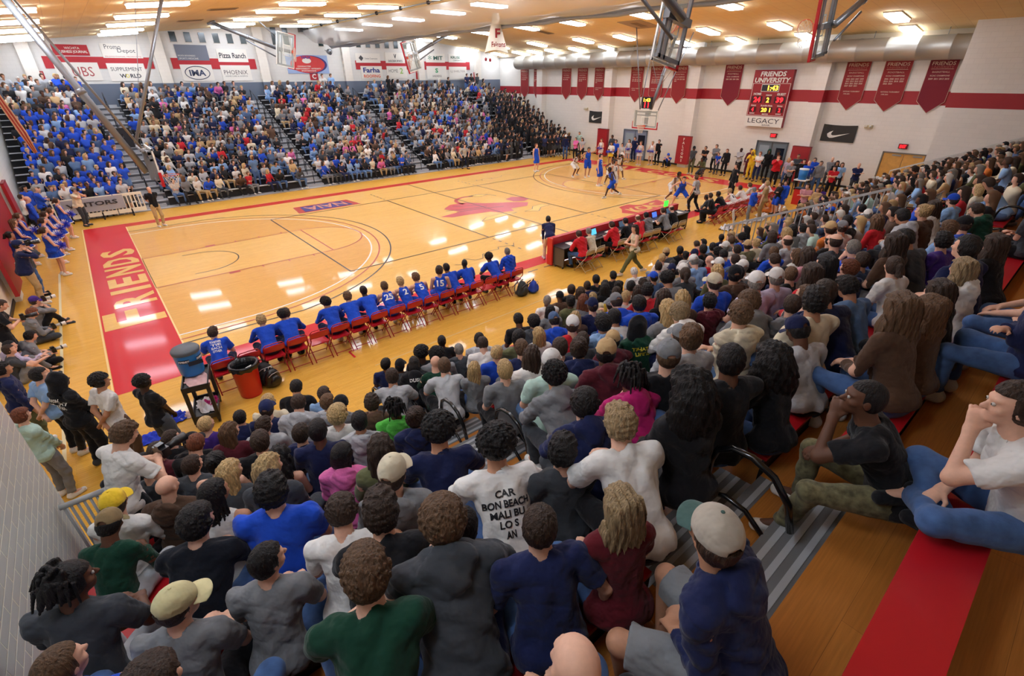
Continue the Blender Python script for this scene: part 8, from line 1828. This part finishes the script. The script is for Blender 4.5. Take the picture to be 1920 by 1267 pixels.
# waste bin
def bin_(x, y, r_, h, label, liner=True):
    g = MB(); g.lathe([(.001, 0), (r_*.82, 0), (r_*.84, .02), (r_, h-.03), (r_+.02, h-.02), (r_+.02, h), (r_-.01, h), (r_*.84, .1), (.001, .1)], (x, y, 0), cm(208, 44, 40, .35), 36); o = g.build('waste_bin', label=label, category='bin')
    if liner:
        rr = np.random.RandomState(2); g = MB(); V = []; n = 48
        for k, (q, z) in enumerate(((r_+.028, h-.10), (r_+.034, h-.03), (r_+.03, h+.015), (r_-.02, h), (r_-.04, h-.15), (r_*.7, h-.4))):
            for i in range(n): a = 2*math.pi*i/n; w_ = .008*math.sin(i*2.7+k)+rr.uniform(-.004, .004); V.append((x+(q+w_)*math.cos(a), y+(q+w_)*math.sin(a), z+.015*math.sin(i*1.3)*(k == 0)))
        g.add(V, [(k*n+i, k*n+(i+1) % n, (k+1)*n+(i+1) % n, (k+1)*n+i) for k in range(5) for i in range(n)], cm(24, 24, 26, .25), True); g.build('bin_liner', o)
    return o
bin_(.72, -2.42, .25, .74, 'red round waste bin with black liner behind the red chairs')
g = MB(); g.obox((.72, -2.48, .60), (Vector((1, .3, .1)), Vector((-.3, 1, 0)), Z), (.16, .05, .02), LWH); g.build('packaging', label='crumpled white packaging inside the black lined bin', category='litter')
g = MB(); g.box(26.6, 27.0, -2.9, -2.5, 0, .75, cm(206, 40, 34, .4)); o = g.build('waste_bin', label='square red bin beyond the far red chairs', category='bin'); t = MB(); t.box(26.57, 27.03, -2.93, -2.47, .75, .8, M_blk); t.build('lid', o)
g = MB(); g.lathe([(.001, 0), (.2, 0), (.23, .5), (.001, .5)], (28.9, -1.9, .85), M_cool, 24); o = g.build('drinks_cooler', label='bright blue drinks cooler on a stand beyond the white bench', category='cooler'); t = MB(); t.lathe([(.24, .5), (.24, .55), (.001, .56)], (28.9, -1.9, .85), LWH, 24); t.build('lid', o); t = MB(); t.box(28.6, 29.2, -2.2, -1.6, .8, .85, LWH)
for a in (-1, 1):
    for b_ in (-1, 1): t.box(28.9+a*.26-.02, 28.9+a*.26+.02, -1.9+b_*.26-.02, -1.9+b_*.26+.02, 0, .8, M_blk)
t.build('side_table', label='white topped stand under the bright blue cooler', category='table')
# backpacks and bags
def bag(name, x, y, z, s, rz, m, label, trim=None, cat='backpack', text=None, squash=1.0):
    r = empty(name, (x, y, z), rz, label=label, category=cat); r.scale = (s, s, s*squash)
    V, F = mesh_sdf([(P_ell((0, 0, .2), (.17, .12, .22)), .03), (P_ell((0, .02, .10), (.19, .14, .11)), .05), (P_ell((0, -.12, .15), (.12, .05, .12)), .03)], .012, [lambda P: -P[:, 2]], folds(.006, 30, 4))
    me = np_mesh('bag_body', V, F); o = bpy.data.objects.new('bag_body', me); me.materials.append(m); COL.objects.link(o); o.parent = r
    tm = trim or M_blk; g = MB(); g.tube([(-.03, .02, .40), (-.03, .0, .47), (.03, .0, .47), (.03, .02, .40)], .012, tm, 6); g.build('top_handle', r)
    for sg in (-1, 1): g = MB(); g.tube([(sg*.07, .08, .40), (sg*.1, .17, .30), (sg*.11, .18, .16), (sg*.13, .12, .04)], .016, tm, 6); g.build('strap', r)
    g = MB(); g.tube([(-.13, -.10, .30), (-.06, -.135, .36), (.06, -.135, .36), (.13, -.10, .30)], .006, trim or cm(150, 150, 154), 5); g.build('zip', r)
    if text:
        g = MB(); g.quad((-.09, -.178, .10), (.09, -.178, .10), (.09, -.178, .20), (-.09, -.178, .20), cm(30, 44, 84, .5)); g.text(text[0], (0, -.179, .17), X, Z, .035, LWH, w=.15, bold=.03, lift=.002); g.text(text[1], (0, -.179, .125), X, Z, .025, LWH, w=.14, lift=.002); g.build('label_patch', r)
    return r
bag('backpack', 1.18, -2.42, 0, 1.0, .3, M_blk, 'black backpack standing right of the red bin', cm(200, 200, 204))
bag('backpack', 1.08, -2.22, .0, 1.25, .1, cm(28, 28, 32, .6), 'second black bag leaning behind the red bin')
bag('backpack', 8.42, -2.28, 0, 1.1, .2, cm(46, 52, 54, .6), 'grey and black backpack beside the last red chair', cm(120, 130, 130))
bag('duffel_bag', 8.86, -2.3, 0, 1.05, .9, cm(30, 66, 176, .6), 'blue and black sports bag right of the grey backpack', M_blk, 'bag', squash=.85)
bag('backpack', 2.28, -10.84, NZ0+RISE*9-.43+.0, 1.2, R(-28), cm(24, 36, 78, .6), 'navy backpack with white TRINITY TIGERS patch on the aisle steps', cm(18, 26, 56, .6), text=('TRINITY', 'TIGERS'))
# fast food cup on the bench beside the aisle
x, y, z = 1.34, -11.32, NZ0+RISE*10
g = MB(); g.lathe([(.001, 0), (.032, 0), (.046, .155), (.001, .156)], (x, y, z), cm(214, 214, 218, .5), 28); o = g.build('drink_cup', label='white paper drink cup with lid and blue straw on the red bench', category='cup')
g = MB(); g.lathe([(.048, .152), (.050, .160), (.047, .168), (.038, .170), (.036, .163), (.001, .163)], (x, y, z), cm(206, 214, 226, .3), 28); g.build('lid', o)
g = MB(); g.tube([(x, y, z+.05), (x+.012, y, z+.21)], .0035, cm(40, 70, 190, .4), 8); g.build('straw', o)
g = MB()
for j, ch in enumerate('FREDDYS'):
    b_ = R(-62)+(j-3)*.19; u_ = Vector((-math.sin(b_), math.cos(b_), 0)); c = Vector((x+.0425*math.cos(b_), y+.0425*math.sin(b_), z+.085)); g.text(ch, c, u_, Z, .022, cm(170, 40, 60), bold=.04, lift=.003)
g.build('lettering', o)
# basketball
g = MB(); n = 20; prof = [(.12*math.sin(math.pi*i/n)+.0001, -.12*math.cos(math.pi*i/n)) for i in range(n+1)]; g.lathe(prof, (22.62, 1.25, .55), cm(204, 104, 58, .5, bump=.3), 28); o = g.build('basketball', label='orange basketball being dribbled low near the right bench', category='ball')
for q in range(3): t = MB(); ax_ = (X, Y, Z)[q]; b2 = (Y, Z, X)[q]; t.tube([Vector((22.62, 1.25, .55))+(ax_*math.cos(2*math.pi*i/30)+b2*math.sin(2*math.pi*i/30))*.1205 for i in range(30)], .003, M_blk, 4, True); t.build('seam', o)
# pom-poms in the cheerleaders' hands
def pompom(x, y, z, m, label, n=90, seed=0):
    rr = random.Random(seed); g = MB()
    for _ in range(n):
        d = Vector((rr.gauss(0, 1), rr.gauss(0, 1), rr.gauss(0, 1))).normalized(); e = Vector((x, y, z))+d*rr.uniform(.12, .17); s_ = d.orthogonal().normalized()*.006; c = Vector((x, y, z))
        g.add([c-s_, c+s_, e+s_*1.2, e-s_*1.2], [(0, 1, 2, 3)], m)
    return g.build('pom_pom', label=label, category='pom-pom', group='pom-poms')
MB_, MW_ = cm(30, 50, 190, .35), cm(226, 226, 232, .35); i_ = 0
for (x, y, pk, rz, top, tc, hair, hc, skin, bot, bc, sc, lab, key) in FLOOR:
    if 'cheer' in pk:
        f = Vector((-math.sin(rz), math.cos(rz), 0)); s_ = Vector((f.y, -f.x, 0)); x = min(x, 32)
        for sg in (-1, 1):
            p_ = Vector((x, y, 1.0))+f*.24+s_*sg*.13; i_ += 1
            pompom(p_.x, p_.y, p_.z, MW_ if (sg < 0 and tc == 'b') else MB_, '%s pom-pom held by the %s' % ('white' if (sg < 0 and tc == 'b') else 'blue', lab), seed=i_)
# white sign board and folded towel by the far bench
r = empty('sign_board', (20.15, -2.75, 0), R(20), label='white board with a looping black emblem leaning by the far bench', category='sign')
g = MB(); g.obox((0, 0, .38), (X, Vector((0, .25, 1)), Vector((0, -1, .25))), (.26, .37, .012), LWH); g.build('panel', r)
g = MB(); g.tube([(.10*math.sin(2*t_/12*3.14), -.03-.03+.012*math.cos(t_), .42+.09*math.sin(4*t_/12*3.14)) for t_ in range(24)], .012, LBK, 5, True); g.build('emblem', r)
cloth(19.75, -2.7, 0, .35, .25, cm(232, 232, 236, .9), 'white jacket heaped on the floor beside the sign board', 31, h=.25)
# tall black loudspeaker among the far seats
g = MB(); g.box(1.35, 1.95, 23.6, 24.2, fz(8)-.43, fz(8)+.85, M_blk); o = g.build('loudspeaker', label='tall black loudspeaker box on the first far aisle', category='speaker'); t = MB(); t.box(1.39, 1.91, 23.595, 23.6, fz(8)-.38, fz(8)+.8, cm(36, 36, 40, .7)); t.build('grille', o)
# hanging red and white streamer at the left
r = MB()
for q in range(5): r.tube([(-1.9-.03*q, 9.2-.06*q, 7.7), (-2.05+.02*q, 9.6, 6.2+.05*q), (-1.75+.04*q, 9.9, 4.4), (-1.62+.015*q, 10.0, 3.8)], .022, (cm(196, 150, 116), cm(160, 44, 40))[q % 2], 6)
r.build('rope_bundle', label='bundle of tan and red ropes hanging at the left edge', category='rope')
# lettering on clothes



def ton(sub, lines, h, cl, **k):
    o = find_person(sub)
    if o: text_on(sub, lines, h, cl, None, **k)
    else: print('missing', sub)
ton('bobbed black haired person in pink', ['WHIT', 'SG'], .06, LPK, drop=.2)
ton('black hooded person in dark green', ['THAT IS', 'LIFE IS'], .05, LYE, drop=.1)
ton('bobbed black haired person in black hooded', ['DUSH'], .06, LWH, drop=.1)
bpy.context.view_layer.update()
print('total', time.time()-T0, len(COL.objects))
